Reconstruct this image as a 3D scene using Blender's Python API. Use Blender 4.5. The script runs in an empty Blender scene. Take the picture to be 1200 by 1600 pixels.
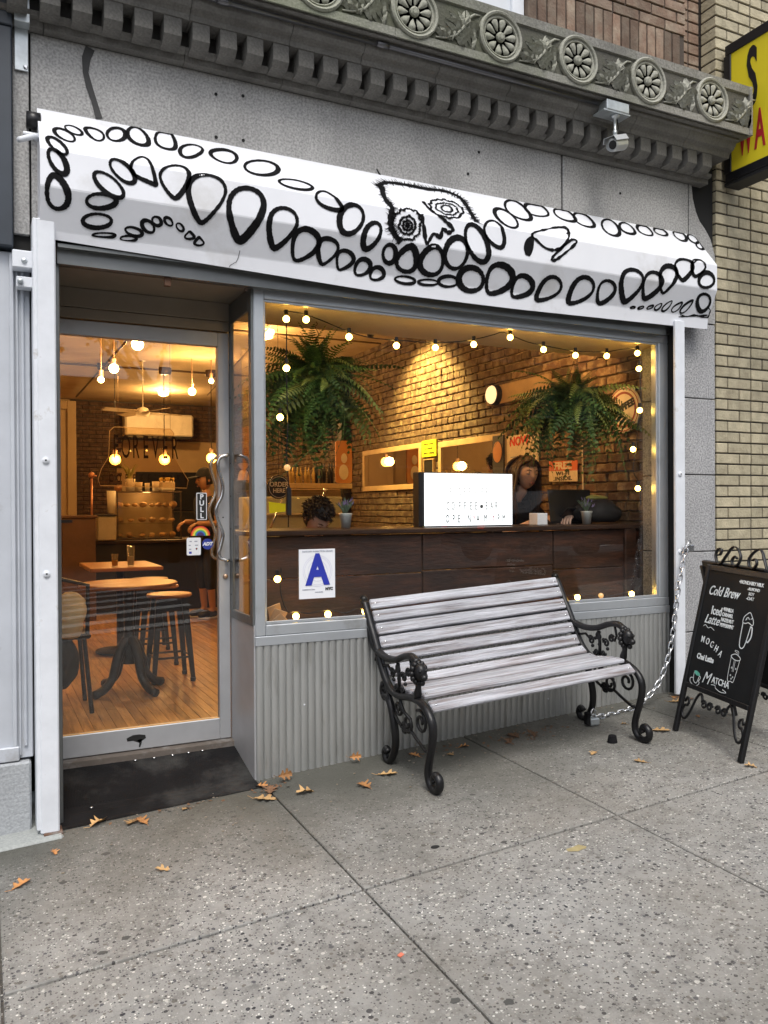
import bpy, bmesh, math, random
from mathutils import Vector, Matrix
R=math.radians; PI=math.pi
S=bpy.context.scene; COL=S.collection
rnd=random.Random(7)
# ---------------------------------------------------------------- camera, sky, sun, exposure
cam_d=bpy.data.cameras.new('camera'); cam=bpy.data.objects.new('camera',cam_d); COL.objects.link(cam); S.camera=cam
cam_d.sensor_fit='HORIZONTAL'; cam_d.sensor_width=36; cam_d.lens=1278.265/1200*36; cam_d.clip_start=.05; cam_d.clip_end=2000
yaw,pit,rol=.4567,-.0062,-.0053
r_=Vector((math.cos(yaw),-math.sin(yaw),0)); f_=Vector((math.sin(yaw),math.cos(yaw),0)); u_=Vector((0,0,1))
F_=f_*math.cos(pit)+u_*math.sin(pit); U_=-f_*math.sin(pit)+u_*math.cos(pit)
R2=r_*math.cos(rol)+U_*math.sin(rol); U2=-r_*math.sin(rol)+U_*math.cos(rol)
cam.matrix_world=Matrix(((R2.x,U2.x,-F_.x,-.994),(R2.y,U2.y,-F_.y,-3.78),(R2.z,U2.z,-F_.z,1.40),(0,0,0,1)))
W=bpy.data.worlds.new('World'); S.world=W; W.use_nodes=True
nt=W.node_tree; sky=nt.nodes.new('ShaderNodeTexSky'); sky.sky_type='NISHITA'; sky.sun_disc=False
SUN_EL,SUN_AZ=R(58),R(195)      # high soft sun behind the camera, veiled by cloud
sky.sun_elevation=SUN_EL; sky.sun_rotation=SUN_AZ; sky.air_density=1.0; sky.dust_density=3.5; sky.ozone_density=1.0
hs=nt.nodes.new('ShaderNodeHueSaturation'); hs.inputs['Saturation'].default_value=.42
nt.links.new(sky.outputs[0],hs.inputs['Color']); nt.links.new(hs.outputs[0],nt.nodes['Background'].inputs[0])
nt.nodes['Background'].inputs[1].default_value=.15
sd=bpy.data.lights.new('sun','SUN'); sd.energy=1.5; sd.angle=R(24); sd.color=(1,.96,.9)
so=bpy.data.objects.new('sun',sd); COL.objects.link(so)
sdir=Vector((math.sin(SUN_AZ)*math.cos(SUN_EL),math.cos(SUN_AZ)*math.cos(SUN_EL),math.sin(SUN_EL)))
so.rotation_euler=(-sdir).to_track_quat('-Z','Y').to_euler()
S.view_settings.view_transform='Standard'; S.view_settings.look='None'; S.view_settings.gamma=1
S.view_settings.exposure=.42; S.view_settings.use_curve_mapping=False
S.cycles.use_denoising=True; S.cycles.max_bounces=7; S.cycles.transparent_max_bounces=12; S.cycles.caustics_reflective=False; S.cycles.caustics_refractive=False
S.cycles.sample_clamp_indirect=4
try: S.cycles.denoising_input_passes='RGB_ALBEDO_NORMAL'
except Exception: pass
# ---------------------------------------------------------------- materials
MATS={}
def M(name,base=(.5,.5,.5),rough=.6,metal=0,var=.12,scale=6,bump=0,bs=40,col2=None,c2s=2.5,c2lo=.5,c2hi=.7,rn=0,stretch=(1,1,1),emit=None,es=0,alpha=None,spec=.5,trans=0,ior=1.45):
    m=bpy.data.materials.new(name); m.use_nodes=True; n=m.node_tree; N=n.nodes; L=n.links
    p=N['Principled BSDF']; p.inputs['Roughness'].default_value=rough; p.inputs['Metallic'].default_value=metal
    p.inputs['Specular IOR Level'].default_value=spec
    if trans: p.inputs['Transmission Weight'].default_value=trans; p.inputs['IOR'].default_value=ior
    tc=N.new('ShaderNodeTexCoord'); mp=N.new('ShaderNodeMapping'); mp.inputs['Scale'].default_value=stretch
    L.new(tc.outputs['Object'],mp.inputs[0])
    if rn:   # shift the pattern from piece to piece
        oi0=N.new('ShaderNodeObjectInfo'); ad=N.new('ShaderNodeVectorMath'); ad.operation='MULTIPLY_ADD'
        ad.inputs[1].default_value=(13.7,7.1,5.3); 
        cb=N.new('ShaderNodeCombineXYZ')
        for i in range(3): L.new(oi0.outputs['Random'],cb.inputs[i])
        L.new(cb.outputs[0],ad.inputs[0]); L.new(mp.outputs[0],ad.inputs[2]); vec=ad.outputs[0]
    else: vec=mp.outputs[0]
    nz=N.new('ShaderNodeTexNoise'); nz.inputs['Scale'].default_value=scale; nz.inputs['Detail'].default_value=5; nz.inputs['Roughness'].default_value=.6
    L.new(vec,nz.inputs['Vector'])
    mr=N.new('ShaderNodeMapRange'); mr.inputs[1].default_value=.3; mr.inputs[2].default_value=.7
    mr.inputs[3].default_value=1-var; mr.inputs[4].default_value=1+var; L.new(nz.outputs[0],mr.inputs[0])
    last=None
    if col2:
        n2=N.new('ShaderNodeTexNoise'); n2.inputs['Scale'].default_value=c2s; n2.inputs['Detail'].default_value=6; n2.inputs['Roughness'].default_value=.65; L.new(vec,n2.inputs['Vector'])
        m2=N.new('ShaderNodeMapRange'); m2.inputs[1].default_value=c2lo; m2.inputs[2].default_value=c2hi; L.new(n2.outputs[0],m2.inputs[0])
        mx=N.new('ShaderNodeMix'); mx.data_type='RGBA'; mx.inputs[6].default_value=(*base,1); mx.inputs[7].default_value=(*col2,1); L.new(m2.outputs[0],mx.inputs[0]); last=mx.outputs[2]
    mu=N.new('ShaderNodeVectorMath'); mu.operation='SCALE'
    if last: L.new(last,mu.inputs[0])
    else: mu.inputs[0].default_value=base
    if rn:
        oi=N.new('ShaderNodeObjectInfo'); r2=N.new('ShaderNodeMapRange'); r2.inputs[3].default_value=1-rn; r2.inputs[4].default_value=1+rn
        L.new(oi.outputs['Random'],r2.inputs[0]); mm=N.new('ShaderNodeMath'); mm.operation='MULTIPLY'; L.new(r2.outputs[0],mm.inputs[0]); L.new(mr.outputs[0],mm.inputs[1]); L.new(mm.outputs[0],mu.inputs['Scale'])
    else: L.new(mr.outputs[0],mu.inputs['Scale'])
    L.new(mu.outputs[0],p.inputs['Base Color'])
    if bump:
        nb=N.new('ShaderNodeTexNoise'); nb.inputs['Scale'].default_value=bs; nb.inputs['Detail'].default_value=4; L.new(vec,nb.inputs['Vector'])
        b=N.new('ShaderNodeBump'); b.inputs['Strength'].default_value=bump; b.inputs['Distance'].default_value=.01; L.new(nb.outputs[0],b.inputs['Height']); L.new(b.outputs[0],p.inputs['Normal'])
    if emit: p.inputs['Emission Color'].default_value=(*emit,1); p.inputs['Emission Strength'].default_value=es
    if alpha is not None: p.inputs['Alpha'].default_value=alpha
    MATS[name]=m; return m
def concrete(name,base,speck=True,dirt_shade=(.068,.068,.056),sc=52,dens=.56,wall=True,tint=(.30,.27,.22)):
    m=M(name,base,rough=.85,var=.16,scale=3.2,bump=.55,bs=150,col2=tuple(c*.55 for c in base),c2s=16,c2lo=.46,c2hi=.72); n=m.node_tree; N=n.nodes; L=n.links; p=N['Principled BSDF']
    src=p.inputs['Base Color'].links[0].from_socket; tc=[x for x in N if x.type=='TEX_COORD'][0]
    for k,(s,th,cols) in enumerate(((sc*.55,.34,[(.0,(.05,.05,.055)),(.05,(.12,.11,.10)),(.10,base),(.93,base),(.965,(.50,.49,.46))]),
        (sc*1.25,.55,[(.0,(.03,.03,.035)),(.14,(.08,.08,.09)),(.26,(.15,.135,.12)),(.36,base),(.74,base),(.84,(.38,.37,.34)),(.93,(.60,.58,.54))]),
        (sc*2.6,.55,[(0,(.05,.05,.055)),(.2,(.11,.10,.10)),(.34,base),(.70,base),(.80,(.45,.44,.41)),(.92,(.75,.74,.70))]))):
        v=N.new('ShaderNodeTexVoronoi'); v.inputs['Scale'].default_value=s; v.inputs['Randomness'].default_value=1; L.new(tc.outputs['Object'],v.inputs['Vector'])
        sp=N.new('ShaderNodeSeparateColor'); L.new(v.outputs['Color'],sp.inputs[0])
        cr=N.new('ShaderNodeValToRGB'); cr.color_ramp.interpolation='CONSTANT'
        el=cr.color_ramp.elements; el[0].position=cols[0][0]; el[0].color=(*cols[0][1],1); el[1].position=cols[1][0]; el[1].color=(*cols[1][1],1)
        for pos,c in cols[2:]:
            e=el.new(min(pos,.999)); e.color=(*c,1)
        L.new(sp.outputs[0],cr.inputs[0])
        # stone size varies from cell to cell
        md=N.new('ShaderNodeMath'); md.operation='MULTIPLY'; L.new(sp.outputs[1],md.inputs[0]); md.inputs[1].default_value=th
        lt=N.new('ShaderNodeMath'); lt.operation='LESS_THAN'; L.new(v.outputs['Distance'],lt.inputs[0]); L.new(md.outputs[0],lt.inputs[1])
        ms=N.new('ShaderNodeMix'); ms.data_type='RGBA'; L.new(lt.outputs[0],ms.inputs[0]); L.new(src,ms.inputs[6]); L.new(cr.outputs[0],ms.inputs[7]); src=ms.outputs[2]
    # worn stains: large dark blotches
    nz=N.new('ShaderNodeTexNoise'); nz.inputs['Scale'].default_value=1.1; nz.inputs['Detail'].default_value=7; nz.inputs['Roughness'].default_value=.62; L.new(tc.outputs['Object'],nz.inputs['Vector'])
    mr=N.new('ShaderNodeMapRange'); mr.inputs[1].default_value=.40; mr.inputs[2].default_value=.66; mr.inputs[3].default_value=.0; mr.inputs[4].default_value=.5; L.new(nz.outputs[0],mr.inputs[0])
    ms=N.new('ShaderNodeMix'); ms.data_type='RGBA'; L.new(mr.outputs[0],ms.inputs[0]); L.new(src,ms.inputs[6]); ms.inputs[7].default_value=(*[c*.55 for c in tint],1); src=ms.outputs[2]
    if wall:   # grime band along the shop front, deepened to paint shade under the bench
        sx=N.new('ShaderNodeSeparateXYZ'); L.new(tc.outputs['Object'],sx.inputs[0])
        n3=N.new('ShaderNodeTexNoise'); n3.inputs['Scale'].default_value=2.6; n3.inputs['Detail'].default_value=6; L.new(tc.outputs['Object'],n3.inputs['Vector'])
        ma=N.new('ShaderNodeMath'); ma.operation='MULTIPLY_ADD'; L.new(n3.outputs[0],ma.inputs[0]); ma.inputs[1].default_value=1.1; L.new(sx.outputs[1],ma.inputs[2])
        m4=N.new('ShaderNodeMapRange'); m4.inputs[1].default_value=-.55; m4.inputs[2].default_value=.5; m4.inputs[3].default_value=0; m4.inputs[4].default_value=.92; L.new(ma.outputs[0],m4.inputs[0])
        ms=N.new('ShaderNodeMix'); ms.data_type='RGBA'; L.new(m4.outputs[0],ms.inputs[0]); L.new(src,ms.inputs[6]); ms.inputs[7].default_value=(*dirt_shade,1); src=ms.outputs[2]
    L.new(src,p.inputs['Base Color']); return m
def granite(name,base,k=1.0,grime=.35,moss=0):
    m=M(name,base,rough=.85,var=.1,scale=2.2,bump=.35,bs=90); n=m.node_tree; N=n.nodes; L=n.links; p=N['Principled BSDF']
    src=p.inputs['Base Color'].links[0].from_socket; tc=[x for x in N if x.type=='TEX_COORD'][0]
    a=N.new('ShaderNodeTexNoise'); a.inputs['Scale'].default_value=95; a.inputs['Detail'].default_value=3; L.new(tc.outputs['Object'],a.inputs['Vector'])
    mr=N.new('ShaderNodeMapRange'); mr.inputs[1].default_value=.36; mr.inputs[2].default_value=.64; mr.inputs[3].default_value=1-.38*k; mr.inputs[4].default_value=1+.3*k; L.new(a.outputs[0],mr.inputs[0])
    s=N.new('ShaderNodeVectorMath'); s.operation='SCALE'; L.new(src,s.inputs[0]); L.new(mr.outputs[0],s.inputs['Scale']); src=s.outputs[0]
    g=N.new('ShaderNodeTexNoise'); g.inputs['Scale'].default_value=1.7; g.inputs['Detail'].default_value=8; g.inputs['Roughness'].default_value=.7; mp=N.new('ShaderNodeMapping'); mp.inputs['Scale'].default_value=(1.6,1,.6); L.new(tc.outputs['Object'],mp.inputs[0]); L.new(mp.outputs[0],g.inputs['Vector'])
    m5=N.new('ShaderNodeMapRange'); m5.inputs[1].default_value=.42; m5.inputs[2].default_value=.75; m5.inputs[3].default_value=0; m5.inputs[4].default_value=grime; L.new(g.outputs[0],m5.inputs[0])
    ms=N.new('ShaderNodeMix'); ms.data_type='RGBA'; L.new(m5.outputs[0],ms.inputs[0]); L.new(src,ms.inputs[6]); ms.inputs[7].default_value=(*[c*.35 for c in base],1); src=ms.outputs[2]
    if moss:
        g=N.new('ShaderNodeTexNoise'); g.inputs['Scale'].default_value=2.4; g.inputs['Detail'].default_value=7; g.inputs['Roughness'].default_value=.7; L.new(tc.outputs['Object'],g.inputs['Vector'])
        sx=N.new('ShaderNodeSeparateXYZ'); L.new(tc.outputs['Object'],sx.inputs[0])
        ma=N.new('ShaderNodeMath'); ma.operation='MULTIPLY_ADD'; L.new(sx.outputs[0],ma.inputs[0]); ma.inputs[1].default_value=-.15; L.new(g.outputs[0],ma.inputs[2])
        m6=N.new('ShaderNodeMapRange'); m6.inputs[1].default_value=.26; m6.inputs[2].default_value=.62; m6.inputs[3].default_value=0; m6.inputs[4].default_value=moss; L.new(ma.outputs[0],m6.inputs[0])
        ms=N.new('ShaderNodeMix'); ms.data_type='RGBA'; L.new(m6.outputs[0],ms.inputs[0]); L.new(src,ms.inputs[6]); ms.inputs[7].default_value=(.11,.15,.035,1); src=ms.outputs[2]
    L.new(src,p.inputs['Base Color']); return m
def glassmat(name,tint=(.93,.95,.94),refl=1.0):
    m=bpy.data.materials.new(name); m.use_nodes=True; n=m.node_tree; N=n.nodes; L=n.links; N.clear()
    o=N.new('ShaderNodeOutputMaterial'); mx=N.new('ShaderNodeMixShader'); t=N.new('ShaderNodeBsdfTransparent'); t.inputs[0].default_value=(*tint,1)
    g=N.new('ShaderNodeBsdfGlossy'); g.inputs['Roughness'].default_value=.0
    ge=N.new('ShaderNodeNewGeometry'); io=N.new('ShaderNodeMapRange'); io.inputs[3].default_value=1.5; io.inputs[4].default_value=1/1.5; L.new(ge.outputs['Backfacing'],io.inputs[0])
    fr=N.new('ShaderNodeFresnel'); L.new(io.outputs[0],fr.inputs[0]); k=N.new('ShaderNodeMath'); k.operation='MULTIPLY'; k.inputs[1].default_value=refl; L.new(fr.outputs[0],k.inputs[0])
    L.new(k.outputs[0],mx.inputs[0]); L.new(t.outputs[0],mx.inputs[1]); L.new(g.outputs[0],mx.inputs[2]); L.new(mx.outputs[0],o.inputs[0]); MATS[name]=m; return m
def emitmat(name,c,s):
    m=bpy.data.materials.new(name); m.use_nodes=True; n=m.node_tree; N=n.nodes; N.clear()
    o=N.new('ShaderNodeOutputMaterial'); e=N.new('ShaderNodeEmission'); e.inputs[0].default_value=(*c,1); e.inputs[1].default_value=s; n.links.new(e.outputs[0],o.inputs[0]); MATS[name]=m; return m
# ---------------------------------------------------------------- mesh helpers
class B:
    def __init__(s): s.v=[]; s.f=[]; s.m=Matrix.Identity(4)
    def add(s,vs,fs):
        o=len(s.v); s.v+= [s.m@Vector(v) for v in vs]; s.f+=[tuple(i+o for i in f) for f in fs]; return s
    def box(s,x0,x1,y0,y1,z0,z1):
        return s.add([(x0,y0,z0),(x1,y0,z0),(x1,y1,z0),(x0,y1,z0),(x0,y0,z1),(x1,y0,z1),(x1,y1,z1),(x0,y1,z1)],[(0,3,2,1),(4,5,6,7),(0,1,5,4),(1,2,6,5),(2,3,7,6),(3,0,4,7)])
    def cb(s,x0,x1,y0,y1,z0,z1,b=.004,jit=0):
        lo=(x0,y0,z0); hi=(x1,y1,z1); b=min(b,(x1-x0)*.45,(y1-y0)*.45,(z1-z0)*.45); vs=[]; ix={}
        for c in range(8):
            sg=(c&1,(c>>1)&1,(c>>2)&1)
            j=[rnd.uniform(-jit,jit) for _ in range(3)] if jit else (0,0,0)
            for a in range(3):
                p=[]
                for k in range(3):
                    q=hi[k] if sg[k] else lo[k]
                    if k!=a: q+= -b if sg[k] else b
                    p.append(q+j[k])
                ix[(sg,a)]=len(vs); vs.append(p)
        fs=[]
        for a in range(3):
            o=[k for k in range(3) if k!=a]
            for e in (0,1):
                q=[]
                for u,w in ((0,0),(1,0),(1,1),(0,1)):
                    sg=[0,0,0]; sg[a]=e; sg[o[0]]=u; sg[o[1]]=w; q.append(ix[(tuple(sg),a)])
                fs.append(tuple(q))
            for u in (0,1):
                for w in (0,1):
                    s0=[0,0,0]; s0[o[0]]=u; s0[o[1]]=w; s1=list(s0); s1[a]=1; s0=tuple(s0); s1=tuple(s1)
                    fs.append((ix[(s0,o[0])],ix[(s1,o[0])],ix[(s1,o[1])],ix[(s0,o[1])]))
        for c in range(8):
            sg=(c&1,(c>>1)&1,(c>>2)&1); fs.append((ix[(sg,0)],ix[(sg,1)],ix[(sg,2)]))
        return s.add(vs,fs)
    def tube(s,pts,r=.01,n=8,closed=False,flat=1,cap=True):
        pts=[Vector(p) for p in pts]; k=len(pts); rs=r if isinstance(r,(list,tuple)) else [r]*k; vs=[];fs=[]; up=None
        for i,p in enumerate(pts):
            if closed: t=pts[(i+1)%k]-pts[i-1]
            else: t=pts[min(i+1,k-1)]-pts[max(i-1,0)]
            t=t.normalized() if t.length>1e-9 else Vector((0,0,1))
            if up is None:
                up=Vector((1,0,0)) if abs(t.x)<.9 else Vector((0,0,1))
            up=(up-t*up.dot(t)); up=up.normalized() if up.length>1e-6 else t.orthogonal().normalized(); w=t.cross(up)
            for j in range(n):
                a=2*PI*j/n+PI/n; vs.append(p+up*math.cos(a)*rs[i]*flat+w*math.sin(a)*rs[i])
        for i in range(k if closed else k-1):
            for j in range(n): a=i*n+j;b=i*n+(j+1)%n;c=((i+1)%k)*n; fs.append((a,b,c+(j+1)%n,c+j))
        if cap and not closed: fs.append(tuple(range(n-1,-1,-1))); fs.append(tuple((k-1)*n+j for j in range(n)))
        return s.add(vs,fs)
    def lathe(s,prof,c=(0,0,0),n=20,ax='z'):
        vs=[];fs=[];k=len(prof)
        for r,z in prof:
            for j in range(n):
                a=2*PI*j/n; x,y=r*math.cos(a),r*math.sin(a)
                v={'z':(x,y,z),'y':(x,z,y),'x':(z,x,y)}[ax]; vs.append((v[0]+c[0],v[1]+c[1],v[2]+c[2]))
        for i in range(k-1):
            for j in range(n): fs.append((i*n+j,i*n+(j+1)%n,(i+1)*n+(j+1)%n,(i+1)*n+j))
        flat_=len(prof)==2 and abs(prof[0][1]-prof[1][1])<1e-9
        if flat_ and prof[0][0]>1e-6: return s.add(vs,fs)
        if prof[0][0]>1e-6: fs.append(tuple(range(n-1,-1,-1)))
        if prof[-1][0]>1e-6: fs.append(tuple((k-1)*n+j for j in range(n)))
        return s.add(vs,fs)
    def ball(s,c,r,n=12,m=8,sc=(1,1,1)):
        pr=[(max(1e-7,r*math.sin(PI*i/m)),-r*math.cos(PI*i/m)) for i in range(m+1)]
        o=s.m; s.m=o@Matrix.Translation(c)@Matrix.Diagonal((*sc,1)); s.lathe(pr,n=n); s.m=o; return s
    def ext(s,poly,a,b,ax='x'):   # polygon (2-D) extruded along axis between a and b
        n=len(poly)
        def P(q,t): return {'x':(t,q[0],q[1]),'y':(q[0],t,q[1]),'z':(q[0],q[1],t)}[ax]
        vs=[P(q,a) for q in poly]+[P(q,b) for q in poly]
        return s.add(vs,[tuple(range(n-1,-1,-1)),tuple(range(n,2*n))]+[(i,(i+1)%n,n+(i+1)%n,n+i) for i in range(n)])
    def sheet(s,prof,a,b,ax='x'):  # open profile swept
        n=len(prof); P=lambda q,t:{'x':(t,q[0],q[1]),'y':(q[0],t,q[1]),'z':(q[0],q[1],t)}[ax]
        return s.add([P(q,a) for q in prof]+[P(q,b) for q in prof],[(i,i+1,n+i+1,n+i) for i in range(n-1)])
    def ribbon(s,pts,w,fn,closed=False,lift=.002):  # flat stroke on a surface: fn(u,v)->point
        k=len(pts); vs=[];fs=[]
        for i in range(k):
            a=pts[i-1] if (closed or i) else pts[0]; c=pts[(i+1)%k] if (closed or i<k-1) else pts[-1]
            dx,dy=c[0]-a[0],c[1]-a[1]; l=math.hypot(dx,dy) or 1; nx,ny=-dy/l,dx/l; ww=w[i] if isinstance(w,list) else w
            vs+= [fn(pts[i][0]+nx*ww,pts[i][1]+ny*ww),fn(pts[i][0]-nx*ww,pts[i][1]-ny*ww)]
        for i in range(k if closed else k-1): j=(i+1)%k; fs.append((2*i,2*i+1,2*j+1,2*j))
        return s.add(vs,fs)
ORG={}
def obj(name,b,mat,parent=None,smooth=False,label=None,cat=None,group=None,kind=None,recalc=True):
    o_=ORG.get(parent.name,Vector((0,0,0))) if parent else Vector((0,0,0))
    me=bpy.data.meshes.new(name); me.from_pydata([v-o_ for v in b.v],[],b.f)
    if recalc:
        bm=bmesh.new(); bm.from_mesh(me); bmesh.ops.recalc_face_normals(bm,faces=bm.faces); bm.to_mesh(me); bm.free()
    me.materials.append(MATS[mat] if isinstance(mat,str) else mat)
    if smooth: me.polygons.foreach_set('use_smooth',[True]*len(me.polygons))
    o=bpy.data.objects.new(name,me); COL.objects.link(o)
    if parent: o.parent=parent
    ORG[o.name]=o_; tag(o,label,cat,group,kind); return o
def tag(o,label=None,cat=None,group=None,kind=None):
    if label: o['label']=label
    if cat: o['category']=cat
    if group: o['group']=group
    if kind: o['kind']=kind
    return o
def thing(name,label,cat,loc=(0,0,0),group=None,kind=None):
    o=bpy.data.objects.new(name,None); o.empty_display_size=.1; COL.objects.link(o); o.location=loc; ORG[o.name]=Vector(loc)
    return tag(o,label,cat,group,kind)
def inst(src,loc,rot=(0,0,0),sc=(1,1,1),parent=None,name=None):
    o=src.copy(); COL.objects.link(o)
    o.parent=parent; po=ORG.get(parent.name,Vector((0,0,0))) if parent else Vector((0,0,0))
    o.location=Vector(loc)-po; o.rotation_euler=rot; o.scale=sc; ORG[o.name]=Vector(loc); return o
def dup(root,loc,rz=0,label=None,group=None):
    r=root.copy(); COL.objects.link(r); r.location=loc; r.rotation_euler=(0,0,rz); ORG[r.name]=Vector(loc)
    if label: r['label']=label
    if group: r['group']=group
    for ch in list(root.children):
        c=ch.copy(); COL.objects.link(c); c.parent=r
        for g in ch.children:
            d=g.copy(); COL.objects.link(d); d.parent=c
    return r
def text(s,loc,size,mat,parent=None,rot=(PI/2,0,0),align='CENTER',ext=.0008,bold=0,xs=1,mw=None,name='lettering',shear=0,sp=1):
    c=bpy.data.curves.new(name,'FONT'); c.body=s; c.size=size; c.align_x=align; c.align_y='CENTER'; c.extrude=ext; c.offset=bold; c.shear=shear; c.space_character=sp; c.resolution_u=3
    c.materials.append(MATS[mat]); o=bpy.data.objects.new(name,c); COL.objects.link(o)
    po=ORG.get(parent.name,Vector((0,0,0))) if parent else Vector((0,0,0))
    if parent: o.parent=parent
    if mw is not None: 
        mw=Matrix.Translation(-po)@mw@Matrix.Diagonal((xs,1,1,1))
    else: o.location=Vector(loc)-po; o.rotation_euler=rot; o.scale=(xs,1,1)
    o2=bpy.data.objects.new(name,bpy.data.meshes.new_from_object(o)); COL.objects.link(o2); o2.parent=parent; LM=mw if mw is not None else Matrix.Translation(Vector(loc)-po)@Matrix.Rotation(rot[2],4,'Z')@Matrix.Rotation(rot[1],4,'Y')@Matrix.Rotation(rot[0],4,'X')@Matrix.Diagonal((xs,1,1,1)); o2.matrix_basis=LM; ORG[o2.name]=po
    bpy.data.objects.remove(o); bpy.data.curves.remove(c); return o2
def lamp(name,loc,power,color=(1,.62,.28),r=.03,parent=None,spot=None,aim=None):
    d=bpy.data.lights.new(name,'SPOT' if spot else 'POINT'); d.energy=power; d.color=color; d.shadow_soft_size=r
    if spot: d.spot_size=spot; d.spot_blend=.6
    o=bpy.data.objects.new(name,d); COL.objects.link(o); po=ORG.get(parent.name,Vector((0,0,0))) if parent else Vector((0,0,0))
    o.parent=parent; o.location=Vector(loc)-po
    if aim: o.rotation_euler=(Vector(aim)-Vector(loc)).to_track_quat('-Z','Y').to_euler()
    return o
GZ=lambda x,y: .0826+.0565*x+.0194*y
WARM=(1,.54,.18)
M('stone_smooth',(.27,.275,.28),bump=.2,bs=120); granite('lintel_stone',(.41,.408,.402),k=.75,grime=.45); granite('pillar_stone',(.37,.372,.38),k=1.0,grime=.4)
granite('cornice_stone',(.17,.165,.152),k=.4,grime=.8); granite('fascia_stone',(.27,.265,.245),k=.6,grime=.75,moss=.38); granite('plinth_stone',(.38,.40,.42),k=.35,grime=.3)
granite('rosette_stone',(.38,.38,.33),k=.4,grime=.5,moss=.25); granite('fascia_recess_shade',(.09,.087,.075),k=.4,grime=.5,moss=.3); M('camera_shell',(.55,.57,.58),rough=.35,metal=.3)  # dark recess colour paints shade behind the paler carving
M('white_paint',(.70,.73,.78),rough=.45,var=.07,scale=9,bump=.10,bs=14,col2=(.38,.36,.33),c2s=9,c2lo=.62,c2hi=.74)
M('awning_skin',(.79,.81,.86),rough=.42,var=.03,scale=4,bump=.12,bs=3,col2=(.50,.49,.47),c2s=2.2,c2lo=.56,c2hi=.85)
M('black_marker',(.008,.008,.009),rough=.85,var=.4,scale=60,spec=.1)
M('aluminium',(.50,.53,.56),rough=.42,metal=.6,var=.06,scale=5,bump=.03,bs=30,col2=(.28,.27,.25),c2s=3,c2lo=.55,c2hi=.8)
M('dark_aluminium',(.20,.21,.21),rough=.4,metal=.7,var=.1,scale=5)
M('door_aluminium',(.50,.51,.53),rough=.5,metal=.55,var=.06,scale=7,bump=.04,bs=25)
M('corrugated',(.50,.51,.50),rough=.40,metal=.7,var=.10,scale=4,stretch=(3,3,.5),col2=(.24,.225,.19),c2s=5,c2lo=.56,c2hi=.85)
M('black_gap',(.012,.012,.012),rough=.9); M('black_iron',(.007,.007,.008),rough=.38,var=.3,scale=20,bump=.15,bs=60,spec=.4)
M('painted_sheet',(.50,.53,.58),rough=.5,metal=.1,var=.09,scale=4,col2=(.3,.3,.3),c2s=5,c2lo=.6,c2hi=.8,bump=.05,bs=8)
M('navy_metal',(.035,.045,.06),rough=.45,var=.2,scale=3); M('galvanised',(.5,.54,.56),rough=.35,metal=.6,var=.2,scale=12)
M('foam',(.42,.27,.07),rough=.7,bump=.6,bs=20,col2=(.2,.1,.03),c2s=12)
M('rust',(.12,.06,.035),rough=.85,col2=(.2,.19,.18),c2s=10)
M('rubber_mat',(.011,.011,.012),rough=.9,spec=.12,var=.35,scale=5,bump=.3,bs=150,col2=(.05,.05,.048),c2s=4,c2lo=.5,c2hi=.8)
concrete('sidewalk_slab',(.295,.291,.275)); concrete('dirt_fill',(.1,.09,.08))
M('sealant',(.05,.05,.05),rough=.8,var=.3)
glassmat('window_glass',(.985,.985,.975),1.15); glassmat('door_glass',(.97,.97,.95),1.25); glassmat('thin_glass',(.96,.97,.96),1.0)
def brickmat(n,base,c2,rn=.25,**k): return M(n,base,rough=.85,var=.2,scale=12,bump=.5,bs=70,col2=c2,c2s=k.get('s',9),c2lo=k.get('lo',.48),c2hi=.75,rn=rn)
brickmat('yellow_brick',(.44,.39,.27),(.31,.27,.18),rn=.16); M('dark_mortar',(.06,.052,.045),rough=.95,var=.3,scale=30,bump=.5,bs=80)
brickmat('red_brick',(.17,.11,.078),(.26,.215,.165),rn=.45,lo=.42); M('red_mortar',(.07,.055,.045),rough=.95,bump=.4,bs=60)
brickmat('pale_brick',(.28,.25,.20),(.2,.18,.14),rn=.15)
brickmat('inside_brick',(.095,.055,.035),(.33,.265,.165),rn=.5,s=13,lo=.44); M('inside_mortar',(.42,.34,.22),rough=.95,var=.3,scale=14,bump=.8,bs=40,col2=(.2,.13,.08),c2s=5)
M('weathered_slat',(.42,.43,.47),rough=.78,var=.30,scale=10,stretch=(.35,7,7),bump=.6,bs=40,col2=(.12,.08,.065),c2s=5.5,c2lo=.47,c2hi=.72,rn=.16)
M('steel_bright',(.65,.66,.68),rough=.22,metal=1,var=.05); M('chalkboard',(.008,.009,.010),rough=.6,spec=.25,var=.3,scale=8); M('chalk',(.75,.80,.82),rough=.9)
M('mint_chalk',(.25,.75,.62),rough=.9); M('sign_yellow',(.80,.66,.03),rough=.35,var=.03,spec=.4); M('sign_black',(.01,.01,.012),rough=.4); M('sign_red',(.42,.02,.03),rough=.4)
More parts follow.
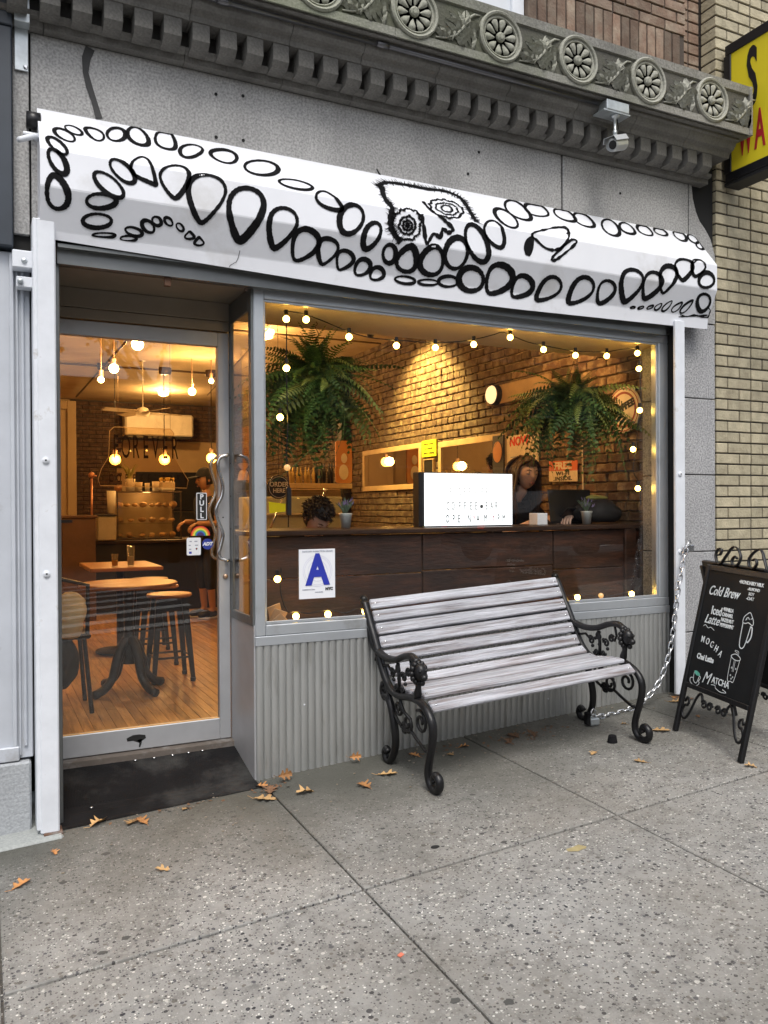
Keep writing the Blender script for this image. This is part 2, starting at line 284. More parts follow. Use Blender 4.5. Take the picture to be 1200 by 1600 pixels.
# ================================================================ GROUND
def slope_box(b,x0,x1,y0,y1,t,top=0,bev=.004):
    n=len(b.v); b.cb(x0,x1,y0,y1,-t,top,bev)
    for i in range(n,len(b.v)): b.v[i].z+=GZ(b.v[i].x,b.v[i].y)
    return b
walk=thing('sidewalk','speckled concrete pavement cut into square slabs in front of the coffee shop',None,(0,0,0),kind='structure')
xe=[.189+1.142*k for k in range(-6,8)]; ye=[.9,-1.2,-2.36,-3.52,-4.6]
for i in range(len(xe)-1):
    for j in range(len(ye)-1):
        slope_box(b:=B(),xe[i]+.004,xe[i+1]-.004,ye[j+1]+.008,ye[j]-.008,.10,0,.003)
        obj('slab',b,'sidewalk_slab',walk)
b=B(); slope_box(b,xe[0],xe[-1],-4.6,.9,.15,-.012,.001); obj('joint_bed',b,'dirt_fill',walk)
b=B(); slope_box(b,-9,12,-4.78,-4.604,.3,.005,.012); obj('kerb',b,M('kerb_stone',(.3,.3,.29),rough=.8,bump=.3),kind='structure')
b=B(); b.add([(x,y,GZ(x,y)-.14) for x,y in ((-60,-60),(80,-60),(80,-4.78),(-60,-4.78))],[(0,1,2,3)]); obj('road',b,M('asphalt',(.05,.05,.052),rough=.8,bump=.4,bs=90),kind='structure')
b=B(); b.add([(x,y,GZ(x,y)-.36) for x,y in ((-300,-300),(300,-300),(300,300),(-300,300))],[(0,1,2,3)]); obj('ground',b,M('ground_earth',(.08,.075,.07),rough=.9),kind='structure')
M('road_white',(.6,.6,.58),rough=.7,var=.2,scale=8)
cw=thing('crosswalk','white crosswalk bars painted on the road in front of the shop',None,(0,0,0),kind='structure')
for k in range(9):
    y=-6.0-k*.98; b=B(); b.add([(x,yy,GZ(x,yy)-.134) for x,yy in ((-1.6,y),(1.9,y),(1.9,y-.38),(-1.6,y-.38))],[(0,1,2,3)]); obj('bar',b,'road_white',cw)
for k in range(6):
    y=-11.6-k*1.05; b=B(); b.add([(x,yy,GZ(x,yy)-.134) for x,yy in ((12.2,y),(16.2,y),(16.2,y-.42),(12.2,y-.42))],[(0,1,2,3)]); obj('bar',b,'road_white',cw)
# pale cement skirt left of the white post
b=B(); slope_box(b,-1.6,-.70,-.17,.9,.05,.012,.01); obj('cement_patch',b,granite('cement',(.36,.38,.37),k=.3,grime=.4),kind='structure')
# ================================================================ FACADE STONE
lin=thing('stone_lintel','grey granite band with cracked slabs running above the white awning','stone band',(0,0,2.5))
for x0,x1 in ((-3.2,-.872),(-.866,-.803),(-.795,2.011),(2.024,3.006)): 
    b=B(); b.cb(x0,x1,0,.25,2.56,3.42,.003); obj('slab',b,'lintel_stone',lin)
b=B(); pr=[(3.012,3.42),(3.035,3.42),(3.045,3.34),(3.07,3.26),(3.105,3.20),(3.15,3.16),(3.20,3.10),(3.238,3.0),(3.238,2.562),(3.012,2.562)]
b.ext(pr,.0,.25,'y'); obj('curved_end_block',b,'lintel_stone',lin)
b=B(); b.ribbon([(-.555,3.41),(-.572,3.36),(-.575,3.30),(-.56,3.24),(-.54,3.18),(-.52,3.11)],[.02,.018,.012,.014,.012,.015],lambda u,v:(u,-.003,v)); obj('sealed_crack',b,'sealant',lin)
b=B(); b.ribbon([(.83,3.13),(.85,3.10),(.865,3.06)],[.003,.006,.002],lambda u,v:(u,-.0025,v))
for x,z in ((.0,3.33),(.13,3.35),(.0,3.13),(.13,3.14),(1.45,3.33),(2.45,3.27),(1.38,3.2)): b.lathe([(.008,-.003),(.0075,.002)],(x,0,z),8,'y')
obj('drill_holes',b,'black_gap',lin)
b=B(); b.box(-3.2,3.24,.02,.3,2.5,4.0); obj('wall_core',b,'black_gap',lin)
pil=thing('stone_pillar','grey granite pillar of stacked blocks between the window and the yellow brick','pillar',(3.1,0,.2))
zs=[.1,.60,1.105,1.593,2.077,2.556]
for a,c in zip(zs,zs[1:]): 
    b=B(); b.cb(2.905,3.238,0,.3,a+.003,c-.003,.004); obj('block',b,'pillar_stone',pil)
# ================================================================ CORNICE
cor=thing('cornice','mossy carved stone cornice with dentils and round rosettes above the shop','cornice',(1,-.1,3.4))
xs=[-3.2,-1.75,-.745,-.155,.31,.675,1.09,1.52,1.97,2.385,2.80,3.13]
for a,c in zip(xs,xs[1:]):
    b=B(); b.ext([(.05,3.422),(-.045,3.422),(-.048,3.452),(-.07,3.456),(-.078,3.474),(.05,3.474)],a+.0015,c-.0015); obj('bed_moulding',b,'cornice_stone',cor)
    b=B(); b.ext([(.05,3.553),(-.155,3.553),(-.16,3.575),(-.17,3.585),(-.19,3.592),(-.205,3.61),(-.212,3.63),(-.23,3.636),(-.23,3.648),(.05,3.648)],a+.0015,c+(.06 if c==3.13 else 0)-.0015); obj('cyma_moulding',b,'cornice_stone',cor)
b=B(); b.box(-3.2,3.128,-.052,.05,3.474,3.553); obj('dentil_backing',b,M('dark_backing_stone',(.05,.048,.045),rough=.95,bump=.3),cor)  # backing behind the dentils is a much darker stone tone
b=B(); b.ext([(-.05,3.553),(-.15,3.553),(-.152,3.474),(-.125,3.452),(-.05,3.448)],0,.076); d0=obj('dentil',b,'cornice_stone',cor)
k0=0
for k in range(-25,26):
    x=-.0170-.1244+.1244*k-.0
    if x+.076>3.125: break
    if k==-25: d0.location=(x-ORG[cor.name].x+1,0,0); d0.location=(x,0,0); 
    else:
        o=d0.copy(); COL.objects.link(o); o.location=(x,0,0)
fx=[-3.2,-1.6,-.09,.80,1.445,2.16,2.60,3.244]
for a,c in zip(fx,fx[1:]):
    b=B(); b.ext([(.06,3.66),(-.262,3.66),(-.28,3.655),(-.28,3.695),(-.268,3.70),(-.268,3.895),(-.28,3.90),(-.285,3.945),(-.27,3.955),(.06,4.0)],a+.001,c-.001); obj('fascia_block',b,'fascia_stone',cor)
b=B(); b.cb(3.222,3.2465,-.287,.0,3.652,3.95,.004); obj('end_border',b,'fascia_stone',cor)
b=B(); b.box(-3.2,3.222,-.2695,-.266,3.701,3.894); obj('carving_ground',b,'fascia_recess_shade',cor)
b=B(); b.box(-3.2,3.235,-.262,.06,3.649,3.66); obj('soffit',b,'cornice_stone',cor)
# rosette: ring, hub, petals
def rosette(cx):
    b=B(); b.lathe([(.130,-.267),(.130,-.286),(.122,-.294),(.113,-.290),(.110,-.278),(.104,-.278),(.101,-.284),(.096,-.282),(.094,-.267)],(cx,0,3.80),30,'y')
    r=obj('rosette',b,'rosette_stone',cor,smooth=False)
    b=B(); b.lathe([(.0,-.292),(.016,-.290),(.024,-.284),(.026,-.267)],(cx,0,3.80),12,'y')
    for j in range(7): a=j*2*PI/7; b.ball((cx+.013*math.cos(a),-.290,3.80+.013*math.sin(a)),.004,6,4)
    obj('hub',b,'rosette_stone',r)
    for j in range(10):
        a0=j*2*PI/10+.15; vs=[];fs=[]; n=5
        for i,(rr,w,d) in enumerate(((.030,.10,.273),(.048,.20,.281),(.068,.245,.285),(.084,.235,.284),(.092,.12,.272))):
            for q in range(n):
                t=(q/(n-1)*2-1); a=a0+t*w; dd=d-.008*(abs(t)**3)+ (.003*(1-abs(t)) if i==3 else 0); sw=rr+.004*(1-t*t); vs.append((cx+sw*math.cos(a),-dd,3.80+sw*math.sin(a)))
        for i in range(4):
            for q in range(n-1): fs.append((i*n+q,i*n+q+1,(i+1)*n+q+1,(i+1)*n+q))
        b=B(); b.add(vs,fs); obj('petal',b,'rosette_stone',r,smooth=True)
    b=B(); b.lathe([(.0,-.2715),(.1,-.2715)],(cx,0,3.80),24,'y'); obj('recess',b,'black_gap',r)
def leafscroll(cx):   # acanthus sprays between two rosettes
    r2=random.Random(int(cx*100))
    b=B(); b.tube([(cx-.13,-.272,3.712),(cx-.08,-.278,3.716),(cx-.02,-.282,3.74),(cx+.02,-.284,3.785),(cx+.05,-.284,3.84),(cx+.09,-.28,3.872),(cx+.13,-.272,3.882)],[.004,.006,.007,.008,.007,.006,.003],6)
    r=obj('scroll_stem',b,'rosette_stone',cor,smooth=True)
    def leaf(bx,bz,a,L,w,cv):
        L*=1.25; w*=1.15; p0=Vector((bx,-.2705,bz)); d=Vector((math.cos(a),0,math.sin(a))); q=Vector((-d.z,0,d.x)); vs=[];fs=[]; n=9
        for k in range(n):
            t=k/(n-1); ww=w*math.sin(PI*min(1,t*.9+.1))**.6*(1+.35*(k%2))*(1-t*.3); h=.026*math.sin(PI*min(1,t+.08)); c=p0+d*L*t+q*(t*t*cv)
            for e in (-1,-.45,0,.45,1):
                v=c+q*(e*ww); v.y=-.2700-h*(1-abs(e)*.75)-(.004 if e==0 else 0); v.z=min(3.892,max(3.700,v.z)); v.x=min(3.216,v.x); vs.append(v)
        for k in range(n-1):
            for e in range(4): fs.append((k*5+e,k*5+e+1,(k+1)*5+e+1,(k+1)*5+e))
        b=B(); b.add(vs,fs); obj('acanthus_leaf',b,'rosette_stone',r)
    for i in range(6): leaf(cx-.045+.02*i,3.72+.012*i,2.75-i*.26,.075+.02*r2.random(),.010,.02)
    for i in range(6): leaf(cx-.02+.016*i,3.745+.018*i,-.75+i*.10,.06+.02*r2.random(),.010,-.02)
    for i in range(5): leaf(cx+.02,3.79,2.5-i*.42,.075,.011,.03*(1 if i<2 else -1))
    for i in range(4): leaf(cx-.10+.02*i,3.715,2.1-.3*i,.05,.008,.01)
    for i in range(4): leaf(cx+.085+.008*i,3.70+.03*i,1.5+.35*i,.06,.009,-.015)
for k in range(-7,5): rosette(.906+.5*k)
for k in range(-7,5): leafscroll(.906+.5*k+.25)
# conduit and camera under the cornice
t=thing('conduit_pipe','long grey steel conduit pipe clipped beneath the stone cornice','pipe',(.5,-.222,3.632))
b=B(); b.tube([(-2.5,-.222,3.632),(.745,-.222,3.632)],.0115,10); b.tube([(.775,-.222,3.632),(2.09,-.222,3.632)],.0115,10); obj('pipe',b,M('conduit_steel',(.16,.16,.17),rough=.35,metal=.8),t,smooth=True)
for x in (-.02,.76): b=B(); b.tube([(x-.03,-.222,3.632),(x+.03,-.222,3.632)],.0155,10); obj('coupling',b,'conduit_steel',t,smooth=True)
t=thing('security_camera','small silver bullet camera hanging from a junction box under the cornice','camera',(2.2,-.24,3.6))
b=B(); b.cb(2.11,2.27,-.275,-.19,3.587,3.643,.004); b.box(2.09,2.28,-.27,-.18,3.580,3.587); obj('junction_box',b,'galvanised',t)
b=B(); b.lathe([(.03,3.58),(.026,3.57),(.008,3.565),(.008,3.50),(.012,3.497),(.012,3.47)],(2.2,-.235,0),12); obj('stem',b,'galvanised',t,smooth=True)
b=B(); b.m=Matrix.Translation((2.215,-.235,3.425))@Matrix.Rotation(R(-74),4,'Z')@Matrix.Rotation(R(20),4,'X')@Matrix.Diagonal((1.15,.85,1.15,1)); b.lathe([(.0,.075),(.03,.075),(.032,.07),(.032,-.06),(.029,-.075),(.029,-.055),(.0,-.055)],(0,0,0),18,'y'); body=obj('camera_body',b,'camera_shell',t)
b=B(); b.m=Matrix.Translation((2.215,-.235,3.425))@Matrix.Rotation(R(-74),4,'Z')@Matrix.Rotation(R(20),4,'X')@Matrix.Diagonal((1.15,.85,1.15,1)); b.lathe([(.0,-.058),(.02,-.058),(.022,-.052)],(0,0,0),16,'y'); obj('lens',b,'sign_black',body)
b=B(); b.m=Matrix.Translation((2.215,-.235,3.425))@Matrix.Rotation(R(-74),4,'Z')@Matrix.Rotation(R(20),4,'X')@Matrix.Diagonal((1.15,.85,1.15,1)); b.sheet([(-.036,.012),(-.026,.036),(.026,.036),(.036,.012)],-.085,.07,'y'); o=obj('sun_shield',b,'camera_shell',t); o.modifiers.new('s','SOLIDIFY').thickness=.003
b=B(); b.tube([(2.225,-.225,3.57),(2.24,-.22,3.52),(2.222,-.215,3.48),(2.23,-.22,3.455)],.003,6); obj('cable',b,'sign_black',t)
# ================================================================ YELLOW BRICK BUILDING
def brickmesh(n,w,h,d,mat,j=.0008):
    return [obj(n,B().cb(0,w,0,d,0,h,.003,j),mat) for _ in range(3)]
yb=thing('yellow_brick_building','pale yellow brick wall of the neighbouring shop on the right','brick building',(3.25,0,.2))
b=B(); b.box(3.256,6.5,.008,.6,0,5.6); obj('mortar_wall',b,'dark_mortar',yb)
st=brickmesh('brick',.205,.0605,.12,'yellow_brick'); hd=brickmesh('brick',.098,.0605,.12,'yellow_brick')
for o in st+hd: o.parent=yb; ORG[o.name]=Vector((0,0,0))
cnt=0; rest=B()
for r in range(78):
    z=.055+r*.0702; x=3.25; kk=r%2; first=True
    while x<6.4:
        w=.205 if kk else .098
        if first and not kk: w=.098
        inview=(x<3.86 and z<4.75)
        if inview and cnt<300:
            src=(st if kk else hd)[cnt%3]
            o=inst(src,(x,rnd.uniform(-.0015,.0015),z),parent=yb); cnt+=1
        else: rest.cb(x,x+w,0,.1,z,z+.0605,.003)
        x+=w+.010; kk=1-kk; first=False
for o in st+hd: bpy.data.objects.remove(o)
obj('far_bricks',rest,'yellow_brick',yb,kind='stuff')
# ================================================================ RED BRICK UPPER WALL
rb=thing('upper_brick_wall','reddish brown brick wall with a row of upright bricks above the cornice','brick wall',(2,.05,4))
b=B(); b.box(1.86,3.036,.06,.2,3.9,5.6); b.box(3.036,3.255,.145,.4,3.9,5.6); b.box(-3.2,.7,.06,.3,3.9,5.6); obj('mortar_wall',b,'red_mortar',rb)
st=brickmesh('brick',.2,.060,.09,'red_brick',.0015); sl=brickmesh('brick',.060,.205,.09,'red_brick',.0015)
for o in st+sl: o.parent=rb
c=0; x=1.82; rest=B()
while x<3.0:
    inst(sl[c%3],(x,.05,4.168),parent=rb); c+=1; x+=.0695
for r in range(20):
    z=4.382+r*.0695; x=1.82+( .1 if r%2 else 0)
    while x<3.03:
        if x+.2<=3.045 and z<4.9: inst(st[c%3],(x,.05+rnd.uniform(-.002,.002),z),parent=rb); c+=1
        else: rest.cb(x,min(x+.2,3.04),.05,.14,z,z+.06,.003)
        x+=.2105
for r in range(22):
    z=4.0+r*.0695
    rest.cb(3.045,3.15,.136,.2,z,z+.06,.003); rest.cb(3.16,3.249,.136,.2,z,z+.06,.003)
for r in range(22):
    x=-3.2+(.1 if r%2 else 0)
    while x<.69: rest.cb(x,min(x+.2,.695),.05,.1,4.0+r*.0695,4.06+r*.0695,.003); x+=.2105
for o in st+sl: bpy.data.objects.remove(o)
obj('far_bricks',rest,'red_brick',rb,kind='stuff')
b=B(); b.cb(.7,1.815,.02,.3,4.02,4.09,.005); obj('stone_ledge',b,'fascia_stone',rb)
uw=thing('upper_window','white framed upstairs window just above the cornice','window',(1.25,.1,4.1))
b=B(); b.cb(.7,.78,.08,.16,4.09,5.5,.004); b.cb(1.735,1.815,.08,.16,4.09,5.5,.004); b.cb(.78,1.735,.08,.16,4.09,4.15,.004); obj('frame',b,'white_paint',uw)
b=B(); b.box(.78,1.735,.11,.12,4.15,5.5); obj('pane',b,M('sky_pale_glass',(.65,.68,.72),rough=.15,var=.05),uw)  # pane coloured pale to paint the reflected bright sky
# ================================================================ YELLOW SIGN
sg=thing('yellow_sign_box','yellow box sign in a black frame projecting from the brick wall','sign',(3.36,-.5,3.4))
b=B(); b.box(3.304,3.42,-1.6,-.075,3.52,4.275); obj('panel',b,'sign_yellow',sg)
b=B(); b.cb(3.296,3.43,-1.66,-.03,4.27,4.335,.004); b.cb(3.296,3.43,-1.66,-.03,3.465,3.52,.004); b.cb(3.296,3.43,-.075,-.02,3.52,4.27,.004); b.cb(3.296,3.43,-1.66,-1.6,3.52,4.27,.004); obj('frame',b,'sign_black',sg)
b=B(); b.cb(3.30,3.43,-1.66,-.02,3.44,3.463,.003)
obj('bracket',b,M('black_lattice',(.012,.012,.013),rough=.6),sg)
sm=Matrix(((0,0,-1,0),(-1,0,0,0),(0,1,0,0),(0,0,0,1)))
text('S',0,.50,'sign_black',sg,mw=Matrix.Translation((3.302,-.232,4.035))@sm,bold=.012,xs=.36)
text('P',0,.50,'sign_black',sg,mw=Matrix.Translation((3.302,-.41,4.02))@sm,bold=.012,xs=.42)
text('W',0,.33,'sign_red',sg,mw=Matrix.Translation((3.302,-.182,3.70))@sm,bold=.008,xs=.30)
text('A',0,.33,'sign_red',sg,mw=Matrix.Translation((3.302,-.288,3.70))@sm,bold=.008,xs=.33)
text('T',0,.33,'sign_red',sg,mw=Matrix.Translation((3.302,-.385,3.70))@sm,bold=.008,xs=.33)
# ================================================================ LEFT NEIGHBOUR
nb=thing('neighbour_shopfront','grey painted metal shopfront on a stone plinth at the left edge','shopfront',(-1.2,0,.3))
b=B(); b.cb(-3.2,-.805,0,.3,.345,2.48,.004); obj('metal_panel',b,'painted_sheet',nb)
b=B(); b.cb(-.885,-.868,-.018,0,.36,2.47,.003); b.tube([(-.835,-.008,.4),(-.835,-.008,2.42)],.007,8); b.cb(-.86,-.852,-.012,0,.36,2.46,.002); obj('trim',b,'painted_sheet',nb)
b=B(); b.cb(-3.2,-.815,-.03,.3,-.05,.335,.008); obj('plinth',b,'plinth_stone',nb)
b=B(); b.cb(-1.2,-.86,-.022,0,.34,.40,.004); obj('lower_ledge',b,'painted_sheet',nb)
ns=thing('navy_sign_box','dark navy metal sign box on the far left above the grey panel','sign box',(-1,-.1,2.5))
b=B(); b.cb(-3.2,-.869,-.05,.1,2.49,3.40,.005); b.cb(-3.2,-.866,-.06,.0,3.40,4.4,.004); obj('casing',b,'navy_metal',ns)
b=B(); b.box(-.869,-.787,.13,.3,2.45,3.08); obj('void',b,'black_gap',nb)
b=B()
for i in range(26): b.ball((-.868+rnd.uniform(0,.035)+.012*(i%3),.03+rnd.uniform(0,.05),2.56+i*.0165),rnd.uniform(.012,.028),8,6)
obj('expanding_foam',b,'foam',smooth=True,label='yellow brown expanding foam oozing in the gap beside the awning end',cat='foam')
bk=thing('galvanised_bracket','bent galvanised metal bracket screwed to stone left of the awning','bracket',(-.83,0,3.4))
b=B(); b.cb(-.858,-.804,-.012,-.004,3.245,3.54,.002); b.cb(-.86,-.80,-.07,-.012,3.42,3.54,.002); obj('plate',b,'galvanised',bk)
b=B(); b.lathe([(.006,-.02),(.010,-.014),(.010,-.01)],(-.815,0,3.262),8,'y'); obj('bolt',b,'steel_bright',bk)
# ================================================================ WHITE POSTS
def post(x0,x1,zt,label,lx,wid):
    t=thing('shutter_rail',label,'post',((x0+x1)/2,-.09,GZ(x0,-.1)))
    b=B(); b.cb(x0,x1,-.125,(-.06 if lx else -.10),GZ(x0,-.12)+.015,zt,.006); o=obj('rail',b,'white_paint',t)
    if lx: b=B(); b.cb(x0-.014,x0+.008,-.118,-.0,GZ(x0,-.1)+.03,zt,.004); obj('side_flange',b,'white_paint',t)
    for z in (1.60,1.13) if lx else (1.59,1.12):
        b=B(); b.lathe([(.0,-.135),(.006,-.135),(.014,-.131),(.014,-.125)],(x0+.03,0,z),10,'y'); obj('bolt',b,'white_paint',t)
        b=B(); b.lathe([(.0,-.1358),(.004,-.1358),(.004,-.134)],(x0+.03,0,z),8,'y'); obj('keyhole',b,'black_gap',t)
    return t
pl_=post(-.786,-.712,2.60,'white painted shutter post left of the glass door',True,.07)
b=B(); b.cb(-.775,-.70,-.14,-.055,GZ(-.76,-.1)-.002,GZ(-.76,-.1)+.018,.003); obj('rusty_foot',b,'rust',pl_)
pr_=post(2.768,2.846,2.52,'white painted shutter post right of the window, chained to the bench',False,.07)
b=B(); b.cb(-.875,-.79,-.09,-.02,2.395,2.468,.004); br=obj('bracket',b,'white_paint',pl_); b=B(); b.cb(-.86,-.79,-.08,-.02,2.318,2.362,.003); obj('bracket',b,'white_paint',pl_)
for x,z in ((-.83,2.425),(-.845,2.34)): b=B(); b.lathe([(.0,-.1),(.009,-.097),(.012,-.09),(.012,-.08)],(x,0,z),10,'y'); obj('bolt',b,'galvanised',pl_)
# hasp lock on right post
hp=thing('rail_padlock','steel hasp padlock fixed to the white post right of the window','padlock',(2.85,-.13,1.14))
b=B(); b.cb(2.835,2.885,-.155,-.125,1.115,1.16,.004); b.cb(2.80,2.835,-.15,-.135,1.13,1.15,.003); obj('lock_body',b,'steel_bright',hp)
b=B(); b.tube([(2.82,-.155,1.15),(2.815,-.17,1.17),(2.83,-.17,1.19),(2.845,-.165,1.17),(2.845,-.155,1.155)],.004,8); obj('shackle',b,'steel_bright',hp,smooth=True)
# ================================================================ AWNING
aw=thing('awning','white faceted metal awning painted with black pebble shaped loops','awning',(1.1,-.1,2.5))
AX0,AX1=-.772,3.055
def lipz(x): 
    t=(x+.78)/1.6
    return 2.515-.055*min(1,max(0,t)) + (.02*max(0,(x-1.6)/1.4))
PR=[(0,3.105),(-.18,2.87),(-.18,2.715),(-.11,2.557),(-.10,2.462)]
SS=[0]
for a,c in zip(PR,PR[1:]): SS.append(SS[-1]+math.hypot(c[0]-a[0],c[1]-a[1]))
def aws(x,s,lift=0):
    s=max(0,min(s,SS[-1]-1e-6))
    for i in range(4):
        if s<=SS[i+1]+1e-9: break
    a,c=PR[i],PR[i+1]; t=(s-SS[i])/(SS[i+1]-SS[i]); y=a[0]+(c[0]-a[0])*t; z=a[1]+(c[1]-a[1])*t
    if i==3: z+= (lipz(x)+.012-2.462)*t
    if lift:
        ny,nz=(c[1]-a[1]),-(c[0]-a[0]); l=math.hypot(ny,nz); y+=ny/l*lift; z+=nz/l*lift
    return (x,y,z)
b=B(); n=60; sv=[0,.1,.2,SS[1]-.004,SS[1]+.004,.37,SS[2]-.004,SS[2]+.004,.54,SS[3]-.004,SS[3]+.004,SS[4]]
vs=[];fs=[]
for i in range(n+1):
    x=AX0+(AX1-AX0)*i/n
    for s in sv: 
        p=aws(x,s); w=.0*math.sin(i*.9+s*9)*(1 if 0<s<SS[4] else 0)*(.5+.5*math.sin(i*.37)); vs.append((p[0],p[1]+abs(w),p[2]))
m=len(sv)
for i in range(n):
    for k in range(m-1): fs.append((i*m+k,i*m+k+1,(i+1)*m+k+1,(i+1)*m+k))
b.add(vs,fs); cv=obj('cover',b,'awning_skin',aw)
b=B()
for x in (AX0,AX1): b.add([(x,p[0],p[1] if k<4 else lipz(x)) for k,p in enumerate(PR)]+[(x,0,2.56)],[(0,1,2,3,4,5)])
obj('end_cap',b,'awning_skin',aw)
b=B(); b.box(-.70,2.76,-.09,-.02,2.50,2.515); b.box(-.70,2.76,-.055,-.02,2.44,2.51); obj('underside_channel',b,'dark_aluminium',aw)
b=B(); b.tube([(-.815,-.03,3.035),(-.76,-.03,3.035)],.035,14); obj('roller_end',b,'sign_black',aw,smooth=True)
b=B(); b.tube([(-.775,-.1,2.93),(-.79,-.13,2.93),(-.85,-.21,2.87)],.012,8); b.cb(-.83,-.77,-.08,-.06,2.95,2.965,.002); obj('crank_arm',b,'white_paint',aw,smooth=True)
b=B(); b.ribbon([(.075,.60),(.07,.64),(.062,.67),(.035,.70),(.03,.715)],.0015,lambda u,v:aws(u,v,.002)); obj('seam_crack',b,'sealant',aw)
